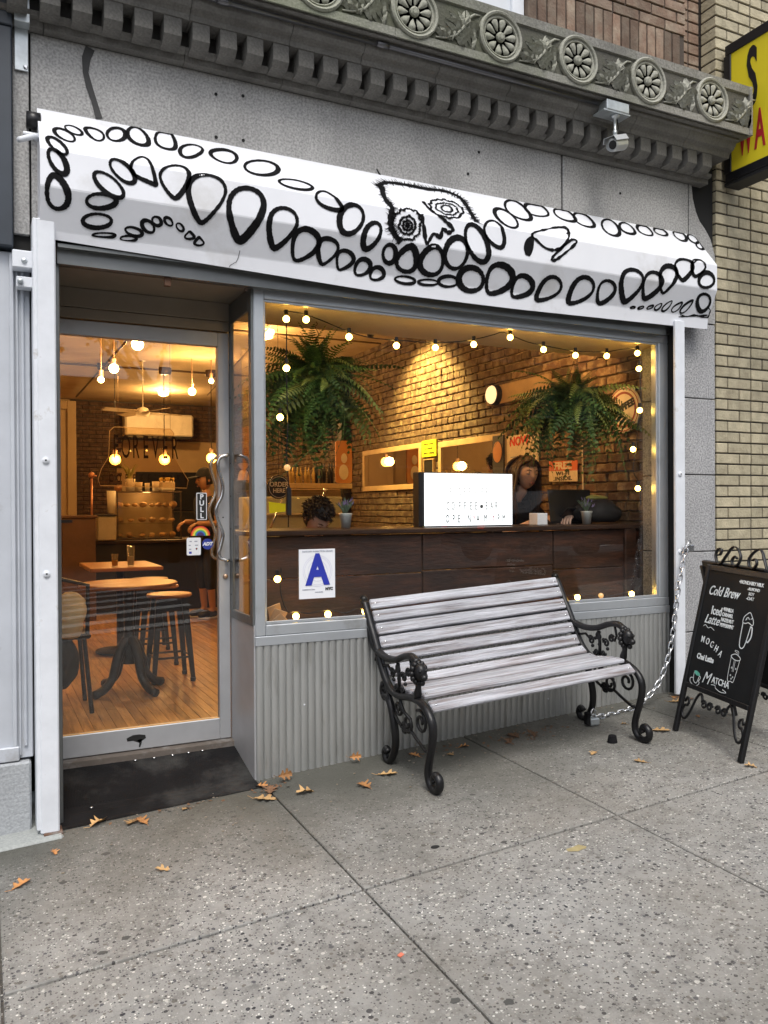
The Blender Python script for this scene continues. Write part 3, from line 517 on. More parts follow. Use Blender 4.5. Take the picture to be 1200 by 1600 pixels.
DOOD=[[[0.004,-0.6,0.143,-0.608,0.154,-0.623,0.157,-0.64,0.152,-0.655,0.139,-0.665,0.123,-0.666,0.107,-0.658,0.097,-0.643,0.093,-0.626,0.098,-0.61,0.111,-0.601,0.127],[0.0053,-0.634,0.203,-0.644,0.217,-0.662,0.219,-0.682,0.21,-0.7,0.192,-0.71,0.17,-0.71,0.15,-0.7,0.136,-0.683,0.133,-0.662,0.142,-0.644,0.16,-0.634,0.183],[0.0054,-0.514,0.149,-0.527,0.169,-0.544,0.173,-0.561,0.16,-0.575,0.137,-0.583,0.113,-0.584,0.096,-0.575,0.085,-0.557,0.081,-0.536,0.085,-0.519,0.098,-0.511,0.122],[0.0069,-0.416,0.083,-0.424,0.112,-0.441,0.136,-0.462,0.149,-0.481,0.148,-0.493,0.133,-0.496,0.107,-0.488,0.079,-0.471,0.054,-0.45,0.04,-0.431,0.042,-0.418,0.057],[0.0076,-0.324,0.124,-0.339,0.14,-0.361,0.144,-0.385,0.134,-0.402,0.109,-0.407,0.073,-0.398,0.035,-0.379,0.008,-0.356,0.004,-0.337,0.024,-0.323,0.059,-0.319,0.095],[0.0063,-0.207,0.118,-0.223,0.133,-0.246,0.137,-0.27,0.129,-0.286,0.104,-0.286,0.063,-0.271,0.017,-0.247,0.004,-0.223,0.004,-0.207,0.005,-0.199,0.047,-0.199,0.088],[0.0064,-0.077,0.086,-0.087,0.112,-0.109,0.141,-0.137,0.167,-0.164,0.178,-0.182,0.169,-0.187,0.143,-0.178,0.108,-0.156,0.079,-0.128,0.062,-0.101,0.059,-0.083,0.068],[0.0073,0.078,0.111,0.06,0.143,0.032,0.161,0.001,0.161,-0.025,0.147,-0.041,0.125,-0.043,0.102,-0.029,0.08,-0.001,0.061,0.033,0.051,0.063,0.056,0.08,0.078],[0.0075,0.275,0.134,0.256,0.168,0.218,0.197,0.174,0.212,0.135,0.21,0.111,0.192,0.107,0.162,0.125,0.128,0.162,0.1,0.206,0.084,0.247,0.085,0.272,0.104],[0.0061,0.422,0.243,0.404,0.261,0.369,0.273,0.327,0.276,0.288,0.269,0.263,0.254,0.258,0.236,0.275,0.218,0.309,0.206,0.351,0.202,0.391,0.209,0.417,0.224],[0.0069,0.559,0.343,0.543,0.351,0.513,0.352,0.477,0.347,0.445,0.334,0.428,0.313,0.433,0.288,0.46,0.26,0.49,0.257,0.516,0.28,0.54,0.308,0.557,0.329],[0.0093,0.577,0.455,0.555,0.441,0.546,0.41,0.55,0.373,0.57,0.339,0.601,0.317,0.636,0.314,0.662,0.33,0.672,0.361,0.662,0.398,0.637,0.431,0.606,0.452],[0.0094,0.692,0.512,0.68,0.499,0.674,0.473,0.678,0.439,0.696,0.406,0.721,0.386,0.746,0.382,0.763,0.397,0.764,0.425,0.751,0.459,0.732,0.488,0.711,0.507],[0.006,-0.671,0.307,-0.681,0.312,-0.699,0.309,-0.718,0.298,-0.733,0.273,-0.741,0.244,-0.739,0.222,-0.727,0.212,-0.71,0.218,-0.692,0.237,-0.677,0.265,-0.669,0.294],[0.0073,-0.677,0.389,-0.691,0.392,-0.71,0.383,-0.727,0.363,-0.738,0.339,-0.741,0.316,-0.734,0.301,-0.72,0.298,-0.702,0.308,-0.684,0.327,-0.673,0.352,-0.67,0.375],[0.0086,-0.693,0.531,-0.718,0.532,-0.738,0.514,-0.746,0.483,-0.745,0.449,-0.736,0.42,-0.723,0.405,-0.707,0.407,-0.688,0.425,-0.671,0.454,-0.664,0.486,-0.672,0.514],[0.0061,-0.45,0.446,-0.467,0.454,-0.495,0.45,-0.525,0.434,-0.55,0.411,-0.563,0.386,-0.561,0.367,-0.543,0.359,-0.516,0.363,-0.486,0.378,-0.461,0.402,-0.447,0.426],[0.0062,-0.403,0.377,-0.42,0.385,-0.445,0.381,-0.47,0.365,-0.491,0.343,-0.5,0.321,-0.496,0.303,-0.48,0.293,-0.456,0.298,-0.43,0.313,-0.409,0.335,-0.399,0.359],[0.0063,-0.312,0.372,-0.324,0.372,-0.349,0.365,-0.383,0.355,-0.409,0.338,-0.415,0.311,-0.396,0.271,-0.365,0.239,-0.34,0.25,-0.328,0.298,-0.318,0.333,-0.313,0.36],[0.007,-0.229,0.418,-0.245,0.412,-0.267,0.39,-0.287,0.359,-0.293,0.325,-0.272,0.293,-0.227,0.261,-0.186,0.262,-0.169,0.299,-0.173,0.336,-0.192,0.375,-0.213,0.405],[0.0078,-0.112,0.504,-0.13,0.49,-0.153,0.452,-0.17,0.399,-0.168,0.345,-0.135,0.306,-0.077,0.289,-0.026,0.307,-0.006,0.347,-0.024,0.401,-0.061,0.454,-0.091,0.491],[0.0116,0.069,0.556,0.05,0.54,0.028,0.497,0.009,0.439,0.015,0.379,0.05,0.335,0.104,0.32,0.153,0.337,0.171,0.382,0.153,0.443,0.121,0.5,0.091,0.541],[0.0089,0.235,0.568,0.221,0.553,0.207,0.516,0.198,0.468,0.208,0.421,0.241,0.39,0.286,0.384,0.323,0.404,0.332,0.443,0.315,0.488,0.284,0.53,0.254,0.559],[0.009,0.344,0.609,0.331,0.592,0.324,0.559,0.324,0.518,0.339,0.482,0.371,0.464,0.411,0.469,0.443,0.492,0.451,0.525,0.432,0.56,0.398,0.589,0.366,0.607],[0.0076,0.481,0.611,0.47,0.601,0.458,0.576,0.45,0.543,0.453,0.512,0.474,0.494,0.509,0.492,0.54,0.505,0.551,0.53,0.541,0.56,0.518,0.587,0.496,0.606],[0.0069,0.572,0.627,0.564,0.617,0.557,0.596,0.553,0.57,0.559,0.547,0.579,0.535,0.608,0.537,0.632,0.552,0.64,0.573,0.628,0.594,0.606,0.612,0.585,0.624],[0.0078,0.665,0.642,0.657,0.63,0.654,0.61,0.659,0.587,0.672,0.569,0.692,0.561,0.715,0.565,0.731,0.579,0.734,0.599,0.724,0.619,0.703,0.635,0.682,0.643],[0.0071,0.746,0.653,0.74,0.641,0.741,0.624,0.747,0.606,0.761,0.593,0.78,0.59,0.799,0.597,0.812,0.612,0.813,0.629,0.799,0.644,0.78,0.654,0.76,0.657],[0.0068,-0.475,0.468,-0.482,0.482,-0.503,0.496,-0.533,0.506,-0.563,0.508,-0.585,0.5,-0.593,0.486,-0.586,0.47,-0.565,0.456,-0.535,0.449,-0.506,0.449,-0.483,0.456],[0.0061,-0.491,0.551,-0.498,0.566,-0.519,0.579,-0.547,0.587,-0.576,0.587,-0.597,0.58,-0.605,0.567,-0.598,0.552,-0.578,0.539,-0.55,0.531,-0.521,0.531,-0.499,0.538],[0.0041,-0.472,0.607,-0.478,0.613,-0.494,0.619,-0.517,0.623,-0.54,0.625,-0.557,0.624,-0.564,0.62,-0.558,0.614,-0.541,0.608,-0.518,0.604,-0.495,0.602,-0.478,0.603],[0.0041,-0.384,0.609,-0.388,0.615,-0.4,0.621,-0.416,0.624,-0.433,0.625,-0.445,0.623,-0.45,0.618,-0.446,0.611,-0.434,0.606,-0.417,0.602,-0.401,0.601,-0.388,0.604],[0.0048,-0.361,0.587,-0.368,0.595,-0.382,0.599,-0.4,0.598,-0.418,0.593,-0.429,0.585,-0.432,0.576,-0.425,0.569,-0.411,0.565,-0.393,0.566,-0.375,0.571,-0.364,0.579],[0.0056,-0.315,0.571,-0.325,0.576,-0.339,0.575,-0.352,0.568,-0.361,0.557,-0.365,0.545,-0.361,0.534,-0.352,0.529,-0.338,0.529,-0.325,0.536,-0.315,0.547,-0.312,0.56],[0.0049,-0.286,0.536,-0.293,0.542,-0.303,0.543,-0.313,0.539,-0.321,0.532,-0.323,0.523,-0.321,0.515,-0.314,0.509,-0.304,0.508,-0.294,0.511,-0.287,0.519,-0.284,0.528],[0.0042,-0.238,0.533,-0.244,0.536,-0.253,0.535,-0.262,0.53,-0.269,0.522,-0.271,0.514,-0.269,0.507,-0.262,0.504,-0.253,0.505,-0.244,0.51,-0.238,0.518,-0.235,0.527],[0.0035,-0.189,0.55,-0.195,0.552,-0.203,0.551,-0.211,0.545,-0.217,0.538,-0.219,0.53,-0.217,0.524,-0.21,0.521,-0.202,0.522,-0.194,0.528,-0.188,0.535,-0.186,0.543],[0.0042,-0.157,0.58,-0.171,0.58,-0.178,0.575,-0.176,0.567,-0.169,0.558,-0.163,0.551,-0.159,0.549,-0.156,0.55,-0.149,0.555,-0.141,0.562,-0.137,0.569,-0.143,0.576],[0.0043,-0.112,0.602,-0.126,0.601,-0.133,0.596,-0.131,0.587,-0.124,0.577,-0.118,0.57,-0.115,0.567,-0.111,0.569,-0.104,0.575,-0.096,0.582,-0.092,0.59,-0.098,0.597],[0.0087,0.831,0.563,0.813,0.559,0.798,0.544,0.79,0.522,0.792,0.5,0.802,0.484,0.819,0.476,0.837,0.48,0.853,0.495,0.86,0.516,0.859,0.539,0.848,0.556],[0.0112,0.916,0.591,0.885,0.577,0.871,0.551,0.877,0.521,0.897,0.494,0.92,0.475,0.941,0.47,0.959,0.482,0.973,0.507,0.981,0.54,0.975,0.57,0.951,0.589],[0.0106,1.057,0.59,1.022,0.575,1.002,0.547,1.005,0.512,1.024,0.479,1.051,0.457,1.079,0.452,1.104,0.465,1.123,0.493,1.132,0.53,1.124,0.565,1.097,0.587],[0.0099,1.198,0.545,1.165,0.533,1.14,0.504,1.132,0.466,1.146,0.427,1.177,0.398,1.212,0.388,1.242,0.4,1.26,0.43,1.264,0.47,1.255,0.508,1.231,0.536],[0.0101,1.375,0.488,1.342,0.489,1.299,0.467,1.265,0.427,1.25,0.38,1.253,0.338,1.273,0.313,1.306,0.311,1.343,0.334,1.374,0.374,1.39,0.422,1.39,0.464],[0.0076,1.472,0.402,1.447,0.404,1.415,0.391,1.384,0.366,1.366,0.334,1.369,0.302,1.405,0.262,1.444,0.248,1.467,0.271,1.48,0.312,1.49,0.349,1.487,0.382],[0.0077,1.587,0.264,1.558,0.282,1.525,0.279,1.497,0.255,1.481,0.216,1.481,0.173,1.498,0.137,1.527,0.118,1.561,0.121,1.59,0.146,1.606,0.185,1.605,0.229],[0.0078,1.721,0.163,1.691,0.181,1.652,0.182,1.612,0.166,1.587,0.133,1.585,0.087,1.607,0.04,1.646,0.01,1.686,0.008,1.718,0.036,1.734,0.082,1.735,0.128],[0.0071,1.878,0.083,1.852,0.103,1.811,0.116,1.767,0.118,1.735,0.104,1.727,0.07,1.747,0.026,1.784,0.004,1.826,0.004,1.859,0.004,1.879,0.021,1.886,0.055],[0.0072,2.067,0.09,2.043,0.106,2.007,0.111,1.969,0.105,1.942,0.084,1.935,0.053,1.951,0.018,1.982,0.004,2.018,0.004,2.05,0.004,2.07,0.032,2.077,0.064],[0.0073,2.19,0.114,2.164,0.13,2.128,0.134,2.093,0.125,2.07,0.102,2.067,0.067,2.087,0.029,2.121,0.004,2.157,0.004,2.186,0.017,2.201,0.051,2.203,0.086],[0.0074,2.351,0.157,2.319,0.176,2.287,0.176,2.262,0.158,2.253,0.124,2.265,0.081,2.294,0.04,2.332,0.015,2.366,0.014,2.386,0.039,2.389,0.079,2.376,0.123],[0.0075,2.502,0.108,2.479,0.121,2.45,0.125,2.422,0.118,2.405,0.098,2.406,0.07,2.425,0.039,2.455,0.017,2.484,0.013,2.506,0.028,2.516,0.055,2.514,0.085],[0.0067,2.653,0.089,2.63,0.102,2.601,0.105,2.572,0.098,2.554,0.079,2.554,0.051,2.572,0.021,2.602,0.004,2.632,0.004,2.654,0.011,2.665,0.038,2.664,0.066],[0.0067,2.791,0.057,2.773,0.069,2.747,0.074,2.719,0.071,2.7,0.059,2.696,0.04,2.709,0.017,2.732,0.004,2.759,0.004,2.781,0.004,2.795,0.02,2.799,0.04],[0.0068,2.936,0.078,2.911,0.092,2.885,0.092,2.866,0.078,2.857,0.054,2.863,0.025,2.88,0.004,2.905,0.004,2.931,0.004,2.951,0.004,2.959,0.024,2.954,0.053],[0.0059,3.035,0.082,3.015,0.092,2.995,0.091,2.98,0.079,2.973,0.058,2.978,0.036,2.991,0.016,3.011,0.005,3.031,0.007,3.046,0.019,3.053,0.04,3.049,0.063],[0.0059,3.048,0.137,3.028,0.149,3.009,0.15,2.998,0.14,2.997,0.122,3.006,0.1,3.023,0.081,3.043,0.069,3.062,0.067,3.074,0.077,3.075,0.095,3.065,0.117],[0.0117,1.303,0.647,1.27,0.632,1.248,0.606,1.243,0.575,1.258,0.547,1.288,0.53,1.326,0.528,1.363,0.542,1.387,0.568,1.392,0.599,1.377,0.628,1.342,0.645],[0.0118,1.439,0.646,1.425,0.627,1.415,0.59,1.413,0.546,1.429,0.509,1.467,0.492,1.518,0.499,1.56,0.527,1.571,0.563,1.55,0.599,1.509,0.628,1.466,0.645],[0.0103,1.593,0.647,1.585,0.631,1.582,0.602,1.586,0.568,1.603,0.54,1.635,0.53,1.675,0.54,1.705,0.565,1.71,0.594,1.689,0.62,1.65,0.639,1.615,0.649],[0.0096,1.753,0.648,1.749,0.63,1.754,0.597,1.767,0.558,1.793,0.526,1.831,0.513,1.871,0.524,1.896,0.551,1.893,0.584,1.862,0.614,1.817,0.637,1.776,0.649],[0.0107,1.973,0.642,1.967,0.623,1.967,0.587,1.977,0.543,2.002,0.506,2.042,0.49,2.087,0.499,2.117,0.527,2.118,0.564,2.088,0.599,2.043,0.626,1.999,0.642],[0.0091,2.187,0.62,2.172,0.607,2.161,0.578,2.156,0.542,2.165,0.51,2.192,0.492,2.231,0.493,2.264,0.511,2.276,0.54,2.263,0.571,2.235,0.599,2.207,0.617],[0.0111,2.367,0.591,2.348,0.576,2.325,0.538,2.305,0.49,2.307,0.444,2.347,0.414,2.402,0.409,2.445,0.429,2.46,0.467,2.449,0.512,2.419,0.553,2.389,0.582],[0.0103,2.507,0.558,2.493,0.544,2.478,0.511,2.467,0.469,2.481,0.43,2.52,0.406,2.566,0.407,2.6,0.428,2.606,0.462,2.59,0.498,2.558,0.531,2.527,0.553],[0.0095,2.634,0.513,2.617,0.501,2.596,0.47,2.586,0.428,2.598,0.386,2.631,0.358,2.676,0.352,2.713,0.367,2.721,0.4,2.699,0.441,2.673,0.478,2.651,0.504],[0.0086,2.766,0.423,2.749,0.415,2.728,0.393,2.71,0.362,2.709,0.331,2.737,0.306,2.786,0.295,2.833,0.302,2.853,0.325,2.843,0.357,2.814,0.39,2.786,0.414],[0.0078,2.867,0.387,2.854,0.378,2.845,0.357,2.842,0.329,2.853,0.304,2.889,0.281,2.929,0.277,2.947,0.298,2.956,0.319,2.941,0.344,2.913,0.367,2.886,0.383],[0.0088,3.015,0.366,3.028,0.387,3.022,0.412,2.998,0.432,2.965,0.444,2.933,0.445,2.909,0.435,2.9,0.416,2.906,0.392,2.926,0.37,2.955,0.355,2.988,0.354],[0.0088,2.978,0.587,2.956,0.578,2.935,0.557,2.921,0.531,2.922,0.505,2.94,0.488,2.97,0.483,3.002,0.492,3.023,0.513,3.028,0.539,3.018,0.564,3.0,0.581],[0.0056,0.991,0.635,0.983,0.645,0.961,0.652,0.932,0.655,0.904,0.652,0.884,0.645,0.877,0.636,0.886,0.626,0.906,0.619,0.934,0.616,0.963,0.618,0.985,0.625],[0.0049,1.126,0.626,1.119,0.634,1.097,0.642,1.068,0.646,1.039,0.647,1.018,0.643,1.01,0.636,1.018,0.628,1.038,0.621,1.066,0.616,1.095,0.615,1.118,0.619],[0.0066,1.24,0.607,1.236,0.621,1.216,0.633,1.187,0.64,1.159,0.64,1.137,0.632,1.128,0.619,1.132,0.605,1.151,0.593,1.178,0.586,1.207,0.586,1.23,0.594],[0.0037,2.456,0.615,2.456,0.618,2.451,0.622,2.443,0.625,2.433,0.626,2.426,0.626,2.423,0.624,2.423,0.62,2.428,0.617,2.436,0.614,2.445,0.613,2.453,0.613],[0.0038,2.52,0.605,2.52,0.609,2.514,0.614,2.505,0.619,2.495,0.622,2.486,0.623,2.481,0.621,2.481,0.617,2.486,0.612,2.495,0.608,2.506,0.604,2.515,0.603],[0.0038,2.59,0.592,2.591,0.597,2.585,0.603,2.575,0.61,2.564,0.614,2.554,0.616,2.548,0.614,2.547,0.61,2.553,0.603,2.562,0.597,2.574,0.593,2.584,0.591],[0.0038,2.649,0.574,2.651,0.579,2.649,0.589,2.642,0.601,2.633,0.61,2.621,0.615,2.61,0.613,2.604,0.606,2.607,0.596,2.617,0.586,2.63,0.578,2.642,0.574],[0.0038,2.722,0.551,2.724,0.558,2.72,0.573,2.711,0.591,2.698,0.606,2.683,0.615,2.669,0.615,2.663,0.605,2.667,0.591,2.68,0.575,2.697,0.561,2.713,0.552],[0.0039,2.805,0.552,2.807,0.559,2.802,0.573,2.792,0.591,2.777,0.605,2.76,0.613,2.745,0.611,2.739,0.601,2.744,0.587,2.759,0.572,2.778,0.56,2.795,0.552],[0.0049,2.883,0.53,2.885,0.539,2.88,0.557,2.868,0.579,2.851,0.6,2.832,0.611,2.816,0.611,2.809,0.6,2.815,0.582,2.831,0.562,2.853,0.544,2.872,0.533]],[[0.0081,0,0.795,0.123,0.871,0.068,0.985,0.056,1.098,0.058,1.219,0.045,1.291,0.073,1.312,0.145,1.315,0.229,1.32,0.291],[0.0105,0,0.825,0.111,0.81,0.214,0.828,0.297,0.817,0.36,0.832,0.414,0.878,0.457],[0.0063,0,1.038,0.185,1.062,0.261,1.117,0.306,1.173,0.346,1.15,0.371,1.116,0.359,1.099,0.4,1.06,0.391,1.021,0.443,1.005,0.361,0.994,0.3],[0.0029,1,0.921,0.368,0.919,0.374,0.915,0.378,0.91,0.379,0.906,0.376,0.904,0.371,0.906,0.365,0.91,0.361,0.915,0.36,0.92,0.363],[0.0039,1,0.938,0.366,0.937,0.376,0.931,0.385,0.922,0.391,0.912,0.393,0.902,0.394,0.895,0.389,0.888,0.383,0.887,0.373,0.889,0.364,0.894,0.354,0.903,0.349,0.913,0.344,0.923,0.345,0.93,0.35,0.938,0.356],[0.0043,1,0.956,0.363,0.956,0.373,0.952,0.383,0.945,0.391,0.94,0.402,0.929,0.407,0.918,0.415,0.907,0.41,0.895,0.414,0.886,0.409,0.876,0.404,0.874,0.393,0.864,0.388,0.862,0.377,0.871,0.366,0.871,0.355,0.878,0.346,0.885,0.336,0.896,0.331,0.907,0.329,0.919,0.321,0.93,0.324,0.938,0.331,0.95,0.333,0.953,0.344,0.956,0.353],[0.0034,1,0.982,0.368,0.982,0.384,0.977,0.4,0.963,0.411,0.95,0.421,0.941,0.437,0.924,0.435,0.91,0.438,0.896,0.442,0.883,0.441,0.869,0.441,0.856,0.438,0.849,0.426,0.837,0.419,0.837,0.404,0.831,0.392,0.824,0.379,0.829,0.363,0.837,0.348,0.843,0.334,0.85,0.319,0.867,0.314,0.875,0.294,0.891,0.297,0.909,0.28,0.924,0.278,0.937,0.279,0.945,0.291,0.967,0.281,0.97,0.3,0.982,0.308,0.979,0.326,0.993,0.336,0.982,0.353],[0.003,1,1.202,0.217,1.193,0.231,1.177,0.239,1.161,0.244,1.148,0.24,1.136,0.235,1.137,0.222,1.14,0.209,1.149,0.198,1.161,0.185,1.177,0.183,1.193,0.182,1.2,0.193,1.202,0.204],[0.003,1,1.237,0.222,1.218,0.236,1.204,0.251,1.185,0.264,1.163,0.265,1.141,0.269,1.126,0.259,1.116,0.248,1.1,0.239,1.1,0.222,1.11,0.206,1.115,0.188,1.137,0.178,1.156,0.169,1.176,0.162,1.196,0.163,1.219,0.161,1.23,0.174,1.24,0.187,1.231,0.205],[0.004,1,1.264,0.226,1.246,0.239,1.236,0.253,1.225,0.268,1.21,0.282,1.189,0.284,1.171,0.289,1.152,0.297,1.136,0.29,1.119,0.29,1.103,0.286,1.084,0.285,1.077,0.272,1.072,0.259,1.062,0.248,1.069,0.232,1.074,0.217,1.068,0.201,1.086,0.188,1.09,0.17,1.106,0.157,1.126,0.15,1.143,0.137,1.163,0.14,1.183,0.125,1.198,0.136,1.215,0.137,1.235,0.135,1.247,0.145,1.258,0.154,1.26,0.169,1.276,0.178,1.269,0.195,1.269,0.21],[0.0047,1,1.671,0.305,1.76,0.255,1.892,0.198,1.953,0.21,1.913,0.297,1.844,0.362,1.766,0.369,1.703,0.336],[0.0037,0,1.877,0.201,1.948,0.179,1.956,0.209,1.926,0.251],[0.0047,1,1.805,0.411,1.923,0.306,1.964,0.294,1.957,0.322,1.831,0.42],[0.0177,0,1.675,0.32,1.662,0.339,1.651,0.361,1.644,0.386,1.642,0.406,1.639,0.424],[0.0029,0,2.808,0.642,2.912,0.623,3.039,0.604],[0.0029,0,3.018,0.557,3.054,0.577,3.048,0.613,3.092,0.599],[0.0029,0,2.818,0.622,2.873,0.63,2.929,0.613,2.991,0.619,3.058,0.616]]]
def smooth_loop(p,closed,sub=3):
    out=[];n=len(p)
    for i in range(n if closed else n-1):
        g=lambda j: p[j%n] if closed else p[max(0,min(n-1,j))]
        p0,p1,p2,p3=g(i-1),g(i),g(i+1),g(i+2)
        for q in range(sub):
            t=q/sub; out.append(tuple(.5*((2*p1[a])+(-p0[a]+p2[a])*t+(2*p0[a]-5*p1[a]+4*p2[a]-p3[a])*t*t+(-p0[a]+3*p1[a]-3*p2[a]+p3[a])*t**3) for a in (0,1)))
    if not closed: out.append(p[-1])
    return out
def clipx(q): return [(min(AX1-.004,max(AX0+.004,x)),max(.003,min(s,SS[4]-.003))) for x,s in q]
rr=random.Random(3)
for e in DOOD[0]:
    w=e[0]*1.32; p=list(zip(e[1::2],e[2::2])); q=clipx(smooth_loop(p,True,6)); n=len(q); ph=rr.random()*6
    ws=[w*(1+.28*math.sin(2*PI*i/n+ph)+.10*rr.uniform(-1,1)) for i in range(n)]
    b=B(); b.ribbon(q,ws,lambda u,v:aws(min(AX1-.002,max(AX0+.002,u)),max(.002,min(v,SS[4]-.002)),.0022),True); obj('painted_loop',b,'black_marker',aw)
for e in DOOD[1]:
    w,cl=e[0]*1.5,e[1]; p=list(zip(e[2::2],e[3::2])); q=clipx(smooth_loop(p,cl,6)); ws=[w*(1+.45*rr.uniform(-1,1)) for i in q]
    if w>.016: ws=[w*1.15*math.sin(PI*min(.97,.08+.80*(i/len(q))**.9))**1.0 for i in range(len(q))]; ws[-1]*=.7
    elif w>.012: ws=[w*(1+.25*rr.uniform(-1,1)) for i in q]
    b=B(); b.ribbon(q,ws,lambda u,v:aws(u,max(.002,v),.0025),bool(cl))
    if e is DOOD[1][0] or e is DOOD[1][1] or (cl and w<.006):
        for i in range(0,len(q)-1,1 if not cl else 2):
            for k in range(3 if not cl else 1):
                dx,dy=q[i+1][0]-q[i][0],q[i+1][1]-q[i][1]; l=math.hypot(dx,dy) or 1; sg=1 if rr.random()<.62 else -1; ln_=(rr.uniform(.018,.042) if not cl else rr.uniform(.006,.014)); t_=rr.random(); p0=(q[i][0]+dx*t_,q[i][1]+dy*t_); lean=rr.uniform(-.5,.5)
                p1=(p0[0]+(dy/l+dx/l*lean)*ln_*sg,max(.004,p0[1]+(-dx/l+dy/l*lean)*ln_*sg)); b.ribbon([p0,p1],[.003,.0006],lambda u,v:aws(u,max(.002,v),.0028))
    obj('painted_stroke',b,'black_marker',aw,kind='stuff' if not cl else None)
# ================================================================ WINDOW
wd=thing('shop_window','large aluminium framed shop window glowing with warm light','window',(1.5,0,.78))
FR=[(.176,.228,0,.07,.782,2.455),(2.757,2.832,0,.07,.834,2.402),(.228,2.832,-.004,.07,.782,.834),(.228,2.832,0,.07,2.402,2.455)]
for x0,x1,y0,y1,z0,z1 in FR: b=B(); b.cb(x0,x1,y0,y1,z0,z1,.004); obj('frame',b,'aluminium',wd)
b=B(); b.cb(.230,2.757,.008,.02,.835,.850,.002); b.cb(.230,2.757,.008,.02,2.39,2.401,.002); b.cb(2.742,2.757,.008,.02,.85,2.39,.002); b.cb(.229,.236,.008,.02,.85,2.39,.002); obj('glazing_bead',b,'aluminium',wd)
b=B(); b.box(.236,2.742,.026,.032,.85,2.39); obj('pane',b,'window_glass',wd)
b=B(); b.cb(.176,2.90,-.012,.09,2.456,2.50,.004); b.cb(.176,2.90,.0,.09,2.50,2.56,.004); obj('header',b,'dark_aluminium',wd)
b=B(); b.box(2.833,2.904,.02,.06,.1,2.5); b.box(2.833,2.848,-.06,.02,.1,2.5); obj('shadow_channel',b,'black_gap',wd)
b=B(); b.cb(2.868,2.878,-.03,.02,.12,2.5,.002); obj('channel_edge',b,'aluminium',wd)
kp=thing('corrugated_kickplate','ribbed metal panel below the shop window behind the bench','panel',(1.5,0,.1))
b=B(); vs=[];fs=[]; x=.178; pr=[]
while x<2.83:
    for dx,dy in ((0,.006),(.003,.0015),(.009,-.002),(.019,-.0035),(.029,-.002),(.0345,.0015),(.0375,.006)): pr.append((x+dx,dy))
    x+=.0378
n=len(pr)
b.add([(p[0],p[1],GZ(p[0],0)-.02) for p in pr]+[(p[0],p[1],.742) for p in pr],[(i,i+1,n+i+1,n+i) for i in range(n-1)]); obj('ribbed_sheet',b,'corrugated',kp,smooth=False)
b=B(); b.cb(.174,2.85,-.006,.02,.735,.781,.003); obj('cap_strip',b,'aluminium',kp)
b=B(); b.box(.19,2.9,.012,.08,-.1,.79); obj('backing',b,'black_gap',kp)
for x,z in ((.95,.63),(1.9,.3),(.42,.43),(2.3,.42)): b=B(); b.ball((x,-.004,z),.005,8,6,(1,.5,1)); obj('screw',b,'white_paint',kp)
# ================================================================ ENTRANCE
en=thing('entrance_recess','metal side panel, glass strip and ceiling framing the recessed shop door','doorway',(-.2,.2,.2))
b=B(); b.box(.170,.182,.01,.42,GZ(.2,.1)-.05,.835); obj('side_panel',b,'door_aluminium',en)
b=B(); b.cb(.166,.180,.012,.06,.83,2.455,.003); b.cb(.166,.180,.36,.41,.83,2.455,.003); b.cb(.166,.180,.06,.36,2.35,2.455,.003); b.cb(.166,.180,.06,.36,.83,.875,.003); obj('side_frame',b,'dark_aluminium',en)
b=B(); b.box(.171,.175,.06,.36,.875,2.35); obj('side_pane',b,'window_glass',en)
b=B()
for i in range(9): b.ball((.1665,.385,.95+i*.17),.004,6,4)
obj('rivets',b,'black_gap',en)
M('painted_soffit',(.27,.235,.195),rough=.7,var=.12,scale=3,bump=.1,bs=6)
b=B(); b.box(-.71,.18,.0,.44,2.462,2.50); obj('soffit',b,'painted_soffit',en)
b=B(); b.cb(-.71,.166,.395,.44,2.368,2.46,.002); b.cb(-.71,.166,.400,.44,2.316,2.365,.002); obj('transom',b,'painted_soffit',en)
b=B(); b.box(-.71,.18,-.05,.01,2.462,2.53); b.cb(-.71,.17,-.03,.0,2.44,2.47,.003); obj('rusty_header',b,M('rusty_header',(.12,.10,.085),rough=.8,col2=(.25,.24,.23),c2s=7,bump=.4),en)
b=B(); b.cb(-.25,-.22,-.04,-.02,2.40,2.46,.003); obj('rusty_clip',b,'rust',en); b=B(); b.tube([(.10,-.03,2.50),(.13,-.02,2.46),(.14,0,2.43)],.008,6); obj('old_bracket',b,'rust',en)
b=B(); b.cb(-.715,-.690,-.03,.45,.05,2.46,.003); obj('left_jamb',b,'dark_aluminium',en)
dr=thing('glass_door','aluminium framed glass shop door with a wavy steel pull handle','door',(-.26,.41,.2))
DZ0,DZ1=.2,2.308
for x0,x1,z0,z1 in ((-.688,-.665,DZ0,DZ1),(.107,.166,DZ0,DZ1),(-.665,.107,2.236,DZ1),(-.665,.107,DZ0,.308)): b=B(); b.cb(x0,x1,.405,.45,z0,z1,.003); obj('stile' if x1-x0<.1 else 'rail',b,'door_aluminium',dr)
b=B(); b.box(-.665,.107,.425,.431,.308,2.236); obj('pane',b,'door_glass',dr)
b=B(); b.cb(-.665,.107,.412,.42,.300,.312,.001); obj('brass_bead',b,M('brass_bead',(.5,.3,.12),rough=.4,metal=.6),dr)
b=B(); b.ribbon([(-.36,.255),(-.33,.262),(-.30,.255),(-.27,.262)],[.008,.014,.02,.008],lambda u,v:(u,.4035,v)); b.ribbon([(-.30,.25),(-.295,.232),(-.30,.212)],[.012,.006,.003],lambda u,v:(u,.4035,v)); obj('tar_mark',b,'black_gap',dr)
